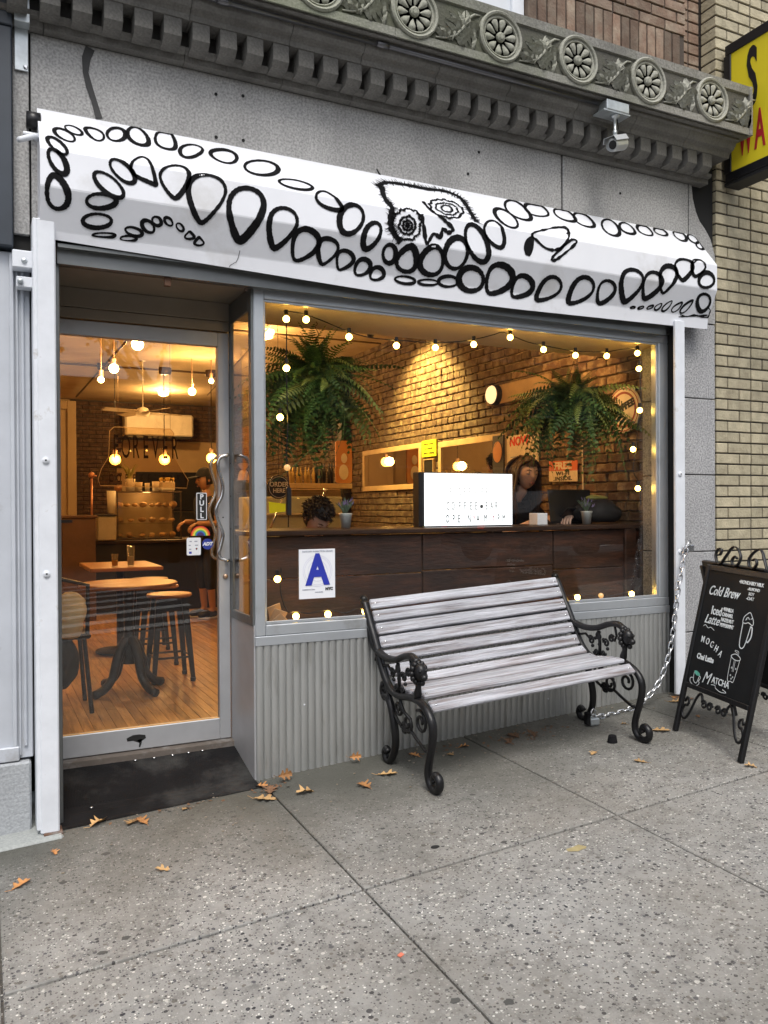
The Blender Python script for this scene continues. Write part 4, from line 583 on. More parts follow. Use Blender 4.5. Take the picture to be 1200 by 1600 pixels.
def wave(y,dx=0):
    pts=[]; pts.append((.143+dx,.405,1.672)); pts.append((.143+dx,y,1.672))
    ctl=[(.105,1.658),(.092,1.63),(.094,1.595),(.108,1.55),(.116,1.51),(.110,1.46),(.090,1.42),(.080,1.385),(.088,1.34),(.108,1.29),(.115,1.255),(.102,1.20),(.094,1.165),(.105,1.14)]
    for x,z in ctl: pts.append((x+dx,y,z))
    pts+= [(.143+dx,y,1.128),(.143+dx,.405,1.128)]; return pts
def sm3(p,sub=4):
    out=[];n=len(p)
    for i in range(n-1):
        g=lambda j:p[max(0,min(n-1,j))]; p0,p1,p2,p3=g(i-1),g(i),g(i+1),g(i+2)
        for q in range(sub):
            t=q/sub; out.append(tuple(.5*((2*p1[a])+(-p0[a]+p2[a])*t+(2*p0[a]-5*p1[a]+4*p2[a]-p3[a])*t*t+(-p0[a]+3*p1[a]-3*p2[a]+p3[a])*t**3) for a in (0,1,2)))
    out.append(p[-1]); return out
b=B(); b.tube(sm3(wave(.355)),.0095,10); hd_=obj('handle',b,'steel_bright',dr,smooth=True)
b=B(); b.tube([(p[0]-.0,.45+(.405-p[1]),p[2]) for p in sm3(wave(.355))],.0095,10); obj('handle',b,'steel_bright',dr,smooth=True,label='inner wavy steel handle seen through the glass')
b=B(); b.lathe([(.0,.394),(.009,.394),(.013,.398),(.014,.405)],(.141,0,1.043),14,'y'); obj('lock_cylinder',b,M('brass',(.6,.42,.3),rough=.3,metal=.9),dr,smooth=True)
b=B(); b.lathe([(.0,.404),(.004,.404)],(.13,0,1.35),8,'y'); obj('screw_hole',b,'black_gap',dr)
b=B(); b.box(-.73,-.672,.44,.46,1.05,1.75); b.box(-.68,-.60,.46,.49,1.33,1.345); obj('panic_bar_box',b,'sign_black',dr)
# door stickers
def flat(b,x0,x1,y,z0,z1): return b.add([(x0,y,z0),(x1,y,z0),(x1,y,z1),(x0,y,z1)],[(0,1,2,3)])
def rounded(x0,x1,z0,z1,r,n=4):
    p=[]
    for cx,cz,a in ((x1-r,z0+r,-PI/2),(x1-r,z1-r,0),(x0+r,z1-r,PI/2),(x0+r,z0+r,PI)):
        for i in range(n+1): t=a+i*PI/2/n; p.append((cx+r*math.cos(t),cz+r*math.sin(t)))
    return p
def sticker(name,label,cat,x0,x1,z0,z1,y,mat,r=.006,d=.0015):
    t=thing(name,label,cat,((x0+x1)/2,y,z0)); b=B(); b.ext(rounded(x0,x1,z0,z1,r),y-d,y,'y'); obj('sheet',b,mat,t); return t
M('paper_white',(.78,.80,.84),rough=.5,var=.03); M('ink_black',(.02,.02,.02)); M('ink_grey',(.35,.38,.45)); M('badge_blue',(.03,.05,.30),rough=.4); M('ink_red',(.7,.05,.03)); M('ink_blue',(.04,.06,.42),rough=.5)
t=sticker('pull_sticker','black vertical PULL sticker on the door glass','sticker',-.004,.050,1.338,1.478,.4235,'paper_white'); 
b=B(); b.ext(rounded(.000,.046,1.342,1.474,.004),.4212,.4219,'y'); obj('black_field',b,'ink_black',t)
for i,ch in enumerate('PULL'): text(ch,(.023,.4205,1.456-i*.0325),.036,'paper_white',t,bold=.0012)
t=sticker('payment_sticker','small pale card payment sticker below the door handle','sticker',-.055,.017,1.157,1.247,.4235,'paper_white')
b=B()
for i,(x,z,w) in enumerate(((-.035,1.228,.012),(-.008,1.228,.016),(-.04,1.208,.01),(-.005,1.208,.016),(-.038,1.188,.012))): flat(b,x-w/2,x+w/2,.4217,z-.003,z+.003)
obj('print',b,'ink_grey',t); b=B(); b.lathe([(0,.4215),(.005,.4215)],(-.005,0,1.190),10,'y'); obj('red_dot',b,'ink_red',t); b=B(); flat(b,-.044,-.030,.4217,1.165,1.176); obj('blue_mark',b,'ink_blue',t)
t=thing('alarm_sticker','round blue ADT alarm sticker on the door glass','sticker',(.052,.42,1.21)); b=B(); b.lathe([(.0,.4215),(.028,.4215),(.028,.423)],(.052,0,1.213),24,'y'); obj('disc',b,'badge_blue',t)
text('ADT',(.052,.4208,1.213),.024,'paper_white',t,bold=.0012,shear=.2)
t=thing('rainbow_sticker','half round rainbow sticker on the door glass above the payment sticker','sticker',(.016,.42,1.25))
for i,(cname,c) in enumerate((('ink_red',0),('rb_orange',(.8,.3,.02)),('rb_yellow',(.8,.7,.1)),('rb_green',(.1,.45,.12)),('rb_blue',(.05,.12,.5)),('rb_dark',(.05,.03,.12)))):
    if c: M(cname,c)
    r1=.050-i*.0065; r0=r1-.0065 if i<5 else .0; p=[(.016+r1*math.cos(a),1.257+r1*math.sin(a)) for a in [PI*k/14 for k in range(15)]]
    q=[(.016+r0*math.cos(a),1.257+r0*math.sin(a)) for a in [PI*k/14 for k in range(15)]]
    b=B(); b.add([(x,.4225,z) for x,z in p]+[(x,.4225,z) for x,z in q],[(k,k+1,15+k+1,15+k) for k in range(14)]); obj('stripe',b,cname,t)
# threshold and rubber ramp
b=B(); b.ext([(.36,.165),(.36,.192),(.47,.200),(.47,.165)],-.70,.172); obj('threshold',b,'rusty_header',en,smooth=False)
rm=thing('rubber_ramp','black ribbed rubber ramp mat sloping up to the shop door','ramp',(-.25,.1,.05))
def rampz(y): return .185-( (.37-y)/.46)*.115
b=B(); vs=[];fs=[]
prof=[(.372,.186),(.34,.180),(.05,.098),(.012,.088),(-.055,.062),(-.085,.030),(-.09,.0)]
xs_=[-.705,-.70,.155,.168]
for x in (-.706,.170):
    for y,z in prof:
        yy=y+(.0 if x<0 else -.012); zz=z-.02+ (0 if x<0 else .03*(1-(z/.19))); vs.append((x,yy,max(zz,GZ(x,yy)+.004)))
n=len(prof); fs=[(i,i+1,n+i+1,n+i) for i in range(n-1)]
b.add(vs,fs); b.add([(x,y,-.1) for x in (-.706,.170) for y in (.372,-.07)],[(0,1,3,2)]); obj('rubber_sheet',b,'rubber_mat',rm)
# ribs across the mat
b=B(); 
for i in range(52):
    x=-.69+i*.0125
    if x>-.05: break
    p=[(x+.0,.06,.088),(x+.05,.33,.166)]
    z0=.084+ (x+.7)*.006; b.tube([(x,.06,.0855+(x+.7)*.01),(x+.045,.335,.1635+(x+.7)*.002)],.0022,4)
obj('ribs',b,'rubber_mat',rm,kind='stuff')
for x,y,z in ((-.33,.345,.166),(-.24,.345,.166),(-.15,.345,.167),(-.07,.345,.168),(-.0,.345,.169),(-.57,.03,.078),(-.20,.0,.072),(.10,.01,.083)): b=B(); b.lathe([(.0,.006),(.008,.004),(.010,.0)],(x,y,z),10); obj('stud',b,'steel_bright',rm,smooth=True)
# ================================================================ BENCH
def spiral(c,r0,turns=1.3,a0=0,cw=1,n=18,x=0):
    return [(x,c[0]+r0*(1-.75*i/n)*math.cos(a0+cw*turns*2*PI*i/n),c[1]+r0*(1-.75*i/n)*math.sin(a0+cw*turns*2*PI*i/n)) for i in range(n+1)]
bench=thing('park_bench','weathered grey slatted bench with black cast iron scroll ends below the window','bench',(.83,0,.125))
o0=Vector((.83,0,.125))
rail=[(.05,.79),(.02,.74),(-.01,.685),(-.045,.625),(-.08,.56),(-.11,.50),(-.145,.44),(-.19,.395),(-.25,.372),(-.33,.375),(-.42,.388),(-.50,.385),(-.56,.362),(-.60,.325),(-.612,.28),(-.60,.22),(-.572,.15),(-.55,.09),(-.55,.045),(-.575,.012),(-.615,.008),(-.645,.03),(-.645,.065),(-.618,.08),(-.6,.062),(-.608,.045)]
def frame(X,lab):
    fr=None
    def T(pts,r,n=8,flat=1.0,nm='iron_scroll',par=None):
        b=B(); b.m=Matrix.Translation(o0); b.tube([(X,p[0],p[1]) if len(p)==2 else p for p in pts],r,n,flat=flat); return obj(nm,b,'black_iron',par or fr,smooth=True)
    b=B(); b.m=Matrix.Translation(o0); b.tube(sm3([(X,*p) for p in rail],3),[.016]*25*3+[.013] if False else .0175,8,flat=1.15); b.tube(sm3([(X,-.005,.66),(X,-.02,.60),(X,-.055,.565),(X,-.12,.545),(X,-.20,.535),(X,-.29,.545),(X,-.38,.575),(X,-.45,.585),(X,-.50,.565)],3),.0165,8,flat=1.3)
    b.tube(sm3([(X,-.13,.335),(X,-.165,.34),(X,-.195,.31),(X,-.215,.25),(X,-.228,.18),(X,-.222,.11),(X,-.19,.05),(X,-.15,.012),(X,-.115,.015),(X,-.10,.045),(X,-.12,.07),(X,-.14,.055)],3),[.018]*20+[.017]*14,8,flat=1.1)
    b.tube(sm3([(X,-.12,.40),(X,-.105,.36),(X,-.13,.325),(X,-.165,.34)],3),.013,8); b.tube([(X,-.215,.25),(X,-.18,.37)],.013,8)
    fr=obj('end_frame',b,'black_iron',bench,smooth=True,label=lab)
    b=B(); b.m=Matrix.Translation(o0); b.ball((X,.058,.80),.022,12,8); obj('finial',b,'black_iron',fr,smooth=True)
    # lion head on the arm
    b=B(); b.m=Matrix.Translation(o0); b.ball((X,-.520,.525),.036,14,10,(.85,1,1.15)); b.ball((X,-.552,.505),.018,10,8,(1,1.1,.9)); b.ball((X-.015,-.548,.535),.008,8,6); b.ball((X+.015,-.548,.535),.008,8,6); b.ball((X,-.535,.478),.014,8,6)
    for i in range(11):
        a=PI*.15+i*PI*1.7/10; b.ball((X+.036*math.cos(a),-.505,.52+.044*math.sin(a)),.014,8,6)
    obj('lion_head',b,'black_iron',fr,smooth=True)
    T([(-.50,.49),(-.495,.45),(-.485,.42),(-.475,.385)],[.017,.014,.02,.016])
    for c,r,a,cw in (((-.08,.50),.03,0,1),((-.10,.535),.022,2,-1),((-.235,.47),.024,1,1),((-.30,.50),.024,2,-1),((-.355,.47),.024,0,1),((-.40,.50),.022,2.5,-1),((-.27,.41),.020,0,-1),((-.33,.41),.020,3,1)):
        T(spiral(c,r,1.2,a,cw,14,X),.0065,6)
    T([(-.30,.53),(-.305,.46),(-.30,.39)],.009); T([(-.07,.56),(-.09,.50),(-.14,.49),(-.19,.50),(-.235,.47)],.007); T([(-.43,.57),(-.44,.52),(-.42,.49)],.007)
    for c in ((-.30,.455),(-.27,.485),(-.335,.485),(-.245,.44),(-.365,.44)):
        b=B(); b.m=Matrix.Translation(o0); b.ball((X,*c),.010,8,6); obj('bead',b,'black_iron',fr,smooth=True)
    for c,r,a,cw in (((-.135,.36),.034,2,1),((-.28,.31),.042,2,1),((-.37,.255),.045,-1,-1),((-.50,.29),.058,1,1),((-.33,.22),.03,0,1)):
        T(spiral(c,r,1.4,a,cw,18,X),.008,6)
    T([(-.22,.28),(-.27,.24),(-.33,.215),(-.40,.225),(-.45,.20),(-.53,.165),(-.575,.17)],.008); T([(-.30,.37),(-.31,.33),(-.34,.30),(-.40,.28)],.008)
    return fr
frame(-.015,'left cast iron bench end with lion head armrest'); frame(1.215,'right cast iron bench end with lion head armrest')
def slat(y,z,ang,w,t=.021,i=0):
    b=B(); b.m=Matrix.Translation(o0+Vector((0,y,z)))@Matrix.Rotation(ang,4,'X')
    b.cb(.004,1.196,-w/2,w/2,-t/2,t/2,.005,.0012); o=obj('slat',b,'weathered_slat',bench)
    for x in (.03,1.17):
        c=B(); c.m=b.m; c.ball((x,0,t/2),.006,8,6,(1,1,.5)); obj('bolt',c,'steel_bright',o,smooth=True)
for y,z,a,w in ((.022,.775,-62,.05),(-.008,.717,-62,.058),(-.040,.655,-62,.058),(-.073,.592,-62,.058),(-.106,.527,-62,.058),(-.142,.462,-55,.058),(-.198,.413,-32,.056),(-.270,.390,-6,.056),(-.340,.392,6,.056),(-.412,.402,8,.056),(-.486,.403,-3,.056),(-.565,.372,-35+90-90,.062)):
    slat(y,z,R(-a if a<0 else -a),w)
bench.rotation_euler=(0,-.0545,0)
# ================================================================ CHAIN, PADLOCK
ch=thing('security_chain','shiny steel chain hanging from the white post to the bench leg','chain',(2.78,-.16,1.1))
cp=[(2.815,-.17,1.165),(2.79,-.16,1.08),(2.765,-.16,.98),(2.742,-.16,.88),(2.726,-.16,.786),(2.71,-.16,.69),(2.694,-.16,.60),(2.672,-.16,.52),(2.643,-.16,.449),(2.60,-.16,.37),(2.541,-.16,.307),(2.47,-.16,.258),(2.393,-.16,.230),(2.32,-.165,.218),(2.248,-.17,.211),(2.16,-.18,.212),(2.08,-.20,.222),(2.02,-.225,.235)]
cp=sm3(cp,8); L=[0]
for a,c in zip(cp,cp[1:]): L.append(L[-1]+(Vector(c)-Vector(a)).length)
def at(s):
    for i in range(len(L)-1):
        if L[i+1]>=s: t=(s-L[i])/(L[i+1]-L[i]+1e-9); return Vector(cp[i]).lerp(Vector(cp[i+1]),t)
    return Vector(cp[-1])
b=B(); hl,wd_=.025,.0125
b.tube([(hl*.55+ .0125*math.cos(a),wd_*math.sin(a),0) if abs(a)<=PI/2+.01 else (-hl*.55+.0125*math.cos(a),wd_*math.sin(a),0) for a in [-PI/2+PI*i/5 for i in range(6)]+[PI/2+PI*i/5 for i in range(6)]],.0042,7,closed=True)
lk=obj('link',b,'steel_bright',smooth=True); lk.parent=ch; pitch=.0405; s=.01; i=0
while s<L[-1]-.01:
    p=at(s); d=(at(s+.01)-at(max(0,s-.01))).normalized(); q=d.to_track_quat('X','Z').to_matrix().to_4x4()@Matrix.Rotation(PI/2*(i%2)+.4,4,'X')
    o=lk if i==0 else lk.copy()
    if i: COL.objects.link(o); o.parent=ch
    o.matrix_basis=Matrix.Translation(p-ORG[ch.name])@q; s+=pitch; i+=1
pk=thing('padlock','heavy black and steel padlock round the rear right bench leg','padlock',(2.0,-.22,.2))
b=B(); b.cb(1.985,2.045,-.275,-.235,.195,.235,.006); obj('lock_body',b,'galvanised',pk); b=B(); b.tube([(2.0,-.255,.235),(2.0,-.255,.27),(2.015,-.25,.285),(2.03,-.255,.27),(2.03,-.255,.235)],.0055,8); obj('shackle',b,'steel_bright',pk,smooth=True)
b=B(); b.cb(1.965,1.985,-.27,-.23,.2,.27,.006); obj('rubber_cover',b,'rubber_mat',pk)
# ================================================================ SANDWICH BOARD
sb=thing('sandwich_board','black chalkboard A-frame sign listing coffee drinks beside the brick wall','sandwich board',(2.4,-.8,.2))
A0=Vector((2.303,-.565,.202)); B0=Vector((2.201,-1.068,.186)); tv=Vector((.205,.03,.88)); uu=(B0-A0).normalized(); vv=tv.normalized(); vv=(vv-uu*vv.dot(uu)).normalized(); ww=uu.cross(vv); Wd=(B0-A0).length; H=tv.length
MB=Matrix(((uu.x,vv.x,ww.x,A0.x),(uu.y,vv.y,ww.y,A0.y),(uu.z,vv.z,ww.z,A0.z),(0,0,0,1)))
def bd(nm,par,mat,f,M_=MB,smooth=False):
    b=B(); b.m=M_; f(b); return obj(nm,b,mat,par,smooth=smooth)
def panel(MX,front):
    par=sb
    for x in (0,Wd): bd('leg',par,'black_iron',lambda b:b.cb(x-.013,x+.013,-.013,.013,0,H,.004) ,MX@Matrix.Translation((0,0,0))@Matrix.Rotation(0,4,'X')@Matrix(((1,0,0,0),(0,0,1,0),(0,-1,0,0),(0,0,0,1))) if False else MX)
# legs drawn along local Y
def legs(MX,sc=1):
    for x in (0.0,Wd): bd('leg',sb,'black_iron',lambda b:b.cb(x-.014,x+.014,0,H*sc,-.012,.012,.004),MX)
    bd('frame_rail',sb,'black_iron',lambda b:b.cb(.014,Wd-.014,.245,.27,-.012,.012,.003),MX); bd('frame_rail',sb,'black_iron',lambda b:b.cb(.014,Wd-.014,H-.03,H,-.012,.012,.003),MX)
    p=bd('chalkboard',sb,'chalkboard',lambda b:b.box(.012,Wd-.012,.26,H-.02,-.006,.006),MX)
    def sp(c,r,turns,a0,cw): return [(c[0]+r*(1-.7*i/16)*math.cos(a0+cw*turns*2*PI*i/16),c[1]+r*(1-.7*i/16)*math.sin(a0+cw*turns*2*PI*i/16),0) for i in range(17)]
    m=Wd/2
    for sgn in (-1,1):
        f=lambda q:[(m+sgn*(x-m),y,z) for x,y,z in q]
        bd('scroll',sb,'black_iron',lambda b:(b.tube(sm3(f([(.03,.17,0),(.045,.195,0),(.062,.18,0),(.055,.155,0),(.035,.150,0),(.02,.12,0),(.03,.09,0),(.055,.085,0),(.085,.13,0),(.11,.20,0),(.135,.235,0),(.155,.225,0),(.165,.195,0)]),2),.005,6,flat=1.6)),MX,True)
        bd('scroll',sb,'black_iron',lambda b:b.tube(f(sp((.178,.19),.022,1.3,PI*.9,-1)),.0045,6,flat=1.6),MX,True)
        bd('scroll',sb,'black_iron',lambda b:b.tube(f(sp((.225,.19),.022,1.3,.1,1)),.0045,6,flat=1.6),MX,True)
    return p
cbd=legs(MB)
apx=A0+tv; back=Vector((.40,.0,.022)) # rear frame leans the other way
A1=A0+tv*1.0+Vector((.03,0,-.01)); f1=A0+Vector((.46,.01,.026)); v2=(A1-f1); u2=uu; v2n=(v2-u2*v2.dot(u2)).normalized(); w2=u2.cross(v2n)
MB2=Matrix(((u2.x,v2n.x,w2.x,f1.x),(u2.y,v2n.y,w2.y,f1.y),(u2.z,v2n.z,w2.z,f1.z),(0,0,0,1))); legs(MB2,v2.length/H)
def topscroll(b):
    m=Wd/2
    for sgn in (-1,1):
        f=lambda q:[(m+sgn*(x-m),y,z) for x,y,z in q]
        b.tube(sm3(f([(.045,H+.055,0),(.065,H+.06,0),(.07,H+.085,0),(.045,H+.09,0),(.03,H+.06,0),(.05,H+.02,0),(.08,H+.01,0),(.11,H+.05,0),(.15,H+.105,0),(.19,H+.10,0),(.225,H+.06,0),(.215,H+.02,0),(.185,H+.01,0),(.165,H+.035,0),(.18,H+.06,0),(.20,H+.05,0)]),3),.0045,6,flat=2.2)
bd('top_scroll',sb,'black_iron',topscroll,MB,True)
def tx(s,x,y,size,mat='chalk',bold=0,rot=0,xs=1,shear=0,al='LEFT'):
    text(s,0,size,mat,sb,mw=MB@Matrix.Translation((x,y,.0085))@Matrix.Rotation(rot,4,'Z'),bold=bold,xs=xs,shear=shear,align=al,name='chalk_writing')
yy=lambda f:.26+f*(H-.28)     # 0 bottom .. 1 top of board
tx('Cold Brew',.045,yy(.815),.070,shear=.35,bold=.0006,xs=.76,rot=.02)
tx('•NONDAIRY MILK',.262,yy(.93),.024,bold=.0008,xs=.9); tx('-ALMOND',.33,yy(.885),.021,xs=.9,bold=.0004); tx('SOY',.345,yy(.847),.021,bold=.0004); tx('-OAT',.335,yy(.81),.023,bold=.0004)
tx('Iced',.098,yy(.655),.062,bold=.0010,xs=.8); tx('Latte',.06,yy(.575),.066,shear=.35,bold=.0004,xs=.85)
for i,s_ in enumerate(('·VANILLA','CARAMEL','HAZELNUT','PEPPERMINT')): tx(s_,.185,yy(.685-.043*i),.026,bold=.0008,xs=.72)
for i,c_ in enumerate('M·O·C·H·A'): tx(c_,.065+i*.0195,yy(.40-.003*i*i*.35),.048 if c_!='·' else .04,bold=.0002,xs=.75,rot=-.05*i)
tx('Chai Latte',.06,yy(.255),.040,bold=.0012,xs=.8); tx('M',.135,yy(.10),.088,shear=.35,xs=.85,bold=-.0008); tx('ATCHA',.21,yy(.105),.046,bold=.0004,xs=.85)
def stroke(pts,w=.0022,mat='chalk',close=False,nm='chalk_drawing'):
    b=B(); b.m=MB; b.ribbon(smooth_loop(pts,close,4),w,lambda u,v:(u,v,.0078),close); o=obj(nm,b,mat,sb,recalc=False)
stroke([(.06,yy(.51)),(.075,yy(.525)),(.1,yy(.505)),(.12,yy(.515)),(.15,yy(.497))],.0016)
stroke([(.21,yy(.065)),(.24,yy(.07)),(.25,yy(.05)),(.29,yy(.035)),(.33,yy(.045)),(.30,yy(.06))],.0016)
# tall glass with cream
gx=.375
stroke([(gx-.028,yy(.62)),(gx-.022,yy(.44)),(gx+.012,yy(.435)),(gx+.03,yy(.60))],.0028); stroke([(gx-.03,yy(.62)),(gx-.028,yy(.66)),(gx-.01,yy(.69)),(gx+.008,yy(.705)),(gx+.025,yy(.68)),(gx+.042,yy(.64)),(gx+.04,yy(.61)),(gx+.01,yy(.625)),(gx-.01,yy(.615))],.0022,close=True)
stroke([(gx+.026,yy(.595)),(gx+.042,yy(.59)),(gx+.046,yy(.52)),(gx+.03,yy(.475)),(gx+.018,yy(.49))],.004); stroke([(gx-.012,yy(.65)),(gx,yy(.665)),(gx+.012,yy(.65))],.0022)
for q in ((gx-.015,.64),(gx+.02,.655)): stroke([(q[0],yy(q[1])),(q[0]+.01,yy(q[1]+.01))],.002)
gx=.345
stroke([(gx-.03,yy(.345)),(gx-.026,yy(.155)),(gx,yy(.145)),(gx+.02,yy(.155)),(gx+.034,yy(.325))],.0016); stroke([(gx-.03,yy(.345)),(gx-.0,yy(.362)),(gx+.034,yy(.34)),(gx+.03,yy(.32)),(gx-.0,yy(.315)),(gx-.028,yy(.33))],.002,close=True)
stroke([(gx+.005,yy(.36)),(gx+.006,yy(.375)),(gx-.010,yy(.38)),(gx-.010,yy(.39)),(gx+.014,yy(.385)),(gx+.016,yy(.36))],.0012)
for q in ((-.01,.19),(.008,.18),(0,.165),(-.012,.25),(.018,.25)): b=B(); b.m=MB; b.lathe([(0,.0078),(.005,.0078)],(gx+q[0],yy(q[1]),0),8); obj('chalk_drawing',b,'chalk',sb,recalc=False)
for q in (-.004,.004): stroke([(gx+q,yy(.31)),(gx+q,yy(.22))],.0012)
# cup of matcha
gx=.085
stroke([(gx-.02,yy(.115)),(gx-.018,yy(.06)),(gx-.002,yy(.035)),(gx+.014,yy(.04)),(gx+.026,yy(.10))],.0018); b=B(); b.m=MB@Matrix.Translation((gx+.003,yy(.115),0))@Matrix.Rotation(-.25,4,'Z')@Matrix.Diagonal((1,.42,1,1)); b.lathe([(0,.0078),(.025,.0078)],(0,0,0),16); obj('chalk_drawing',b,'mint_chalk',sb,recalc=False)
stroke([(gx-.022,yy(.07)),(gx-.042,yy(.06)),(gx-.038,yy(.03)),(gx-.01,yy(.012)),(gx+.022,yy(.018)),(gx+.034,yy(.045)),(gx+.022,yy(.055))],.0018); stroke([(gx+.025,yy(.10)),(gx+.036,yy(.09)),(gx+.030,yy(.065)),(gx+.02,yy(.06))],.002)
# ================================================================ LEAVES AND LITTER
M('leaf_orange',(.42,.20,.07),rough=.7,var=.25,scale=30,rn=.3,col2=(.25,.12,.05),c2s=20); M('leaf_tan',(.48,.30,.13),rough=.7,var=.2,scale=30,rn=.25,col2=(.3,.17,.07),c2s=20); M('leaf_brown',(.16,.085,.045),rough=.8,var=.3,scale=30,rn=.3)
def leafmesh(seed,L=.10):
    r=random.Random(seed); half=[(0,0),(.06,.012),(.10,.10),(.16,.035),(.24,.14),(.34,.27),(.40,.22),(.44,.10),(.52,.12),(.60,.30),(.72,.34),(.70,.20),(.74,.10),(.82,.16),(.93,.12),(.90,.05),(1,0)]
    half=[(x,y*r.uniform(.85,1.2)) for x,y in half]; n=len(half); vs=[];fs=[]; cu=r.uniform(.5,1.4); k2=r.uniform(-.6,.8)
    def Zf(x,y): return .006+.16*cu*L*(abs(y)*1.6)**1.5*2+ .10*L*k2*math.sin(x*4)+.01*L
    for x,y in half: vs.append((x*L-L/2,0,max(.003,Zf(x,0)-.004)))
    for sgn in (1,-1):
        for x,y in half: vs.append((x*L-L/2,sgn*y*L,max(.003,Zf(x,y))))
    for s_ in (1,2):
        for i in range(n-1): fs.append((i,i+1,s_*n+i+1,s_*n+i))
    b=B(); b.add(vs,fs); b.tube([(-L/2,0,.004),(-L*.62,.004,.008),(-L*.75,.012,.010)],.0012,4); return b
LV=[((-.559,-.104),'leaf_tan','pair of oak leaves curled at the left front edge of the ramp'),((-.39,-.189),'leaf_orange','bright orange oak leaf lying just in front of the rubber ramp'),((-.43,-.17),'leaf_tan','tan leaf overlapping the orange one in front of the rubber ramp'),((-.197,-.156),'leaf_tan','small pale leaf lying alone near the middle of the ramp edge'),((-.747,-.298),'leaf_orange','small curled leaf lying right below the foot of the left white post'),((-.876,-.517),'leaf_orange','orange leaf alone on the bare pavement at the far left edge'),((-.395,-.68),'leaf_tan','tan star shaped leaf alone on open pavement left of the joint'),((.288,-.085),'leaf_orange','leaf leaning up against the left end of the ribbed panel'),((.319,-.279),'leaf_tan','flat tan oak leaf a step in front of the panel corner'),((.17,-.09),'leaf_orange','brown orange leaf touching the right corner of the rubber ramp'),((.19,-.16),'leaf_brown','darker brown leaf in the pile at the right corner of the ramp'),((.136,-.25),'leaf_tan','pale leaf in the pile where the pavement joint begins'),((.673,-.046),'leaf_orange','orange leaf standing against the ribbed panel left of the bench'),((.583,-.353),'leaf_orange','folded orange leaf on the pavement left of the bench leg'),((.734,-.282),'leaf_tan','yellow tan leaf just left of the front bench leg'),((.969,-.124),'leaf_orange','leaf in the shade behind the left bench legs'),((1.241,-.158),'leaf_orange','rusty oak leaf under the middle of the bench near the wall'),((1.122,-.215),'leaf_tan','small tan leaf under the bench seat in shade'),((1.829,-.808),'leaf_tan','single pale oak leaf on the pavement in front of the bench'),((2.234,-.529),'leaf_tan','tan leaf beside the left foot of the chalkboard sign'),((2.161,-.333),'leaf_tan','small leaf under the chain between bench and chalkboard'),((1.723,-.598),'leaf_tan','tiny pale scrap of leaf in front of the bench right leg'),((1.65,-.20),'leaf_brown','dark crumpled leaf under the bench beside the padlock'),((1.55,-.16),'leaf_brown','dark leaf under the bench close to the ribbed panel'),((1.48,-.22),'leaf_brown','brown leaf under the right half of the bench'),((2.75,-.12),'leaf_orange','orange leaf in the small heap at the foot of the right post'),((2.70,-.19),'leaf_tan','tan leaf in front of the heap at the right post'),((2.80,-.20),'leaf_brown','brown leaf on the right side of the heap by the post'),((2.194,-1.13),'leaf_tan','pale flat leaf beside the right foot of the chalkboard sign'),((2.581,-.458),'leaf_orange','small orange leaf under the chalkboard sign')]
lm=[obj('fallen_leaf',leafmesh(s_),'leaf_tan') for s_ in (1,2,5,9)]
for i,((x,y),mt,lb) in enumerate(LV):
    me=lm[i%4].data.copy() if mt!='leaf_tan' else lm[i%4].data
    if mt!='leaf_tan': me.materials[0]=MATS[mt]
    o=bpy.data.objects.new('fallen_leaf',me); COL.objects.link(o); sc=rnd.uniform(.6,1.1)
    if 'tiny' in lb or 'small' in lb: sc*=.6
    o.location=(x,y,GZ(x,y)+.001); o.rotation_euler=(-.0+rnd.uniform(-.1,.1),-.056+rnd.uniform(-.15,.1),rnd.uniform(0,6.28)); o.scale=(sc,sc,sc); tag(o,lb,'leaf','fallen leaves on the pavement')
    if 'standing' in lb or 'leaning' in lb: o.rotation_euler=(R(65),0,rnd.uniform(-.5,.5)); o.location.z+=.03
for o in lm: bpy.data.objects.remove(o)
b=B(); b.lathe([(.0,.0),(.026,.0),(.021,.032),(.017,.036),(.0,.034)],(1.912,-.52,GZ(1.912,-.52)+.002),14); obj('rubber_foot_cap',b,'rubber_mat',label='black rubber cap lying on the pavement in front of the bench',cat='cap')
b=B(); b.ball((.556,-1.055,GZ(.556,-1.055)+.002),.016,10,6,(1.2,.8,.25)); obj('gum_spot',b,'black_gap',label='black blob of old gum on the pavement before the bench',cat='gum')
rp=random.Random(31)
for i in range(26):
    x,y=rp.uniform(-1.2,3.2),rp.uniform(-3.0,-.35); r0=rp.uniform(.006,.016); z=GZ(x,y)
    vs=[(x+r0*rp.uniform(.7,1.2)*math.cos(a)*1.2,y+r0*rp.uniform(.7,1.2)*math.sin(a),0) for a in [k*PI/5 for k in range(10)]]
    vs=[(p[0],p[1],GZ(p[0],p[1])+.0012) for p in vs]; b=B(); b.add(vs,[tuple(range(10))]); obj('gum_mark',b,'gum_dark' if 'gum_dark' in MATS else M('gum_dark',(.07,.07,.065),rough=.8,var=.2).name,walk)
b=B(); b.box(-.01,.012,-.006,.006,0,.003); o=obj('paper_scrap',b,M('scrap_orange',(.7,.2,.12)),label='tiny orange red paper scrap on the pavement near the bottom',cat='scrap'); o.location=(.118,-1.613,GZ(.118,-1.613)+.002); o.rotation_euler=(.2,.1,.6)
b=B(); b.ribbon([(.96,-1.34),(.99,-1.35),(1.02,-1.345),(1.035,-1.36)],[.01,.018,.02,.008],lambda u,v:(u,v,GZ(u,v)+.002)); obj('yellow_stain',b,M('yellow_stain',(.36,.30,.15),rough=.8,var=.2,scale=40),kind='structure')
rp=random.Random(21); b=B()
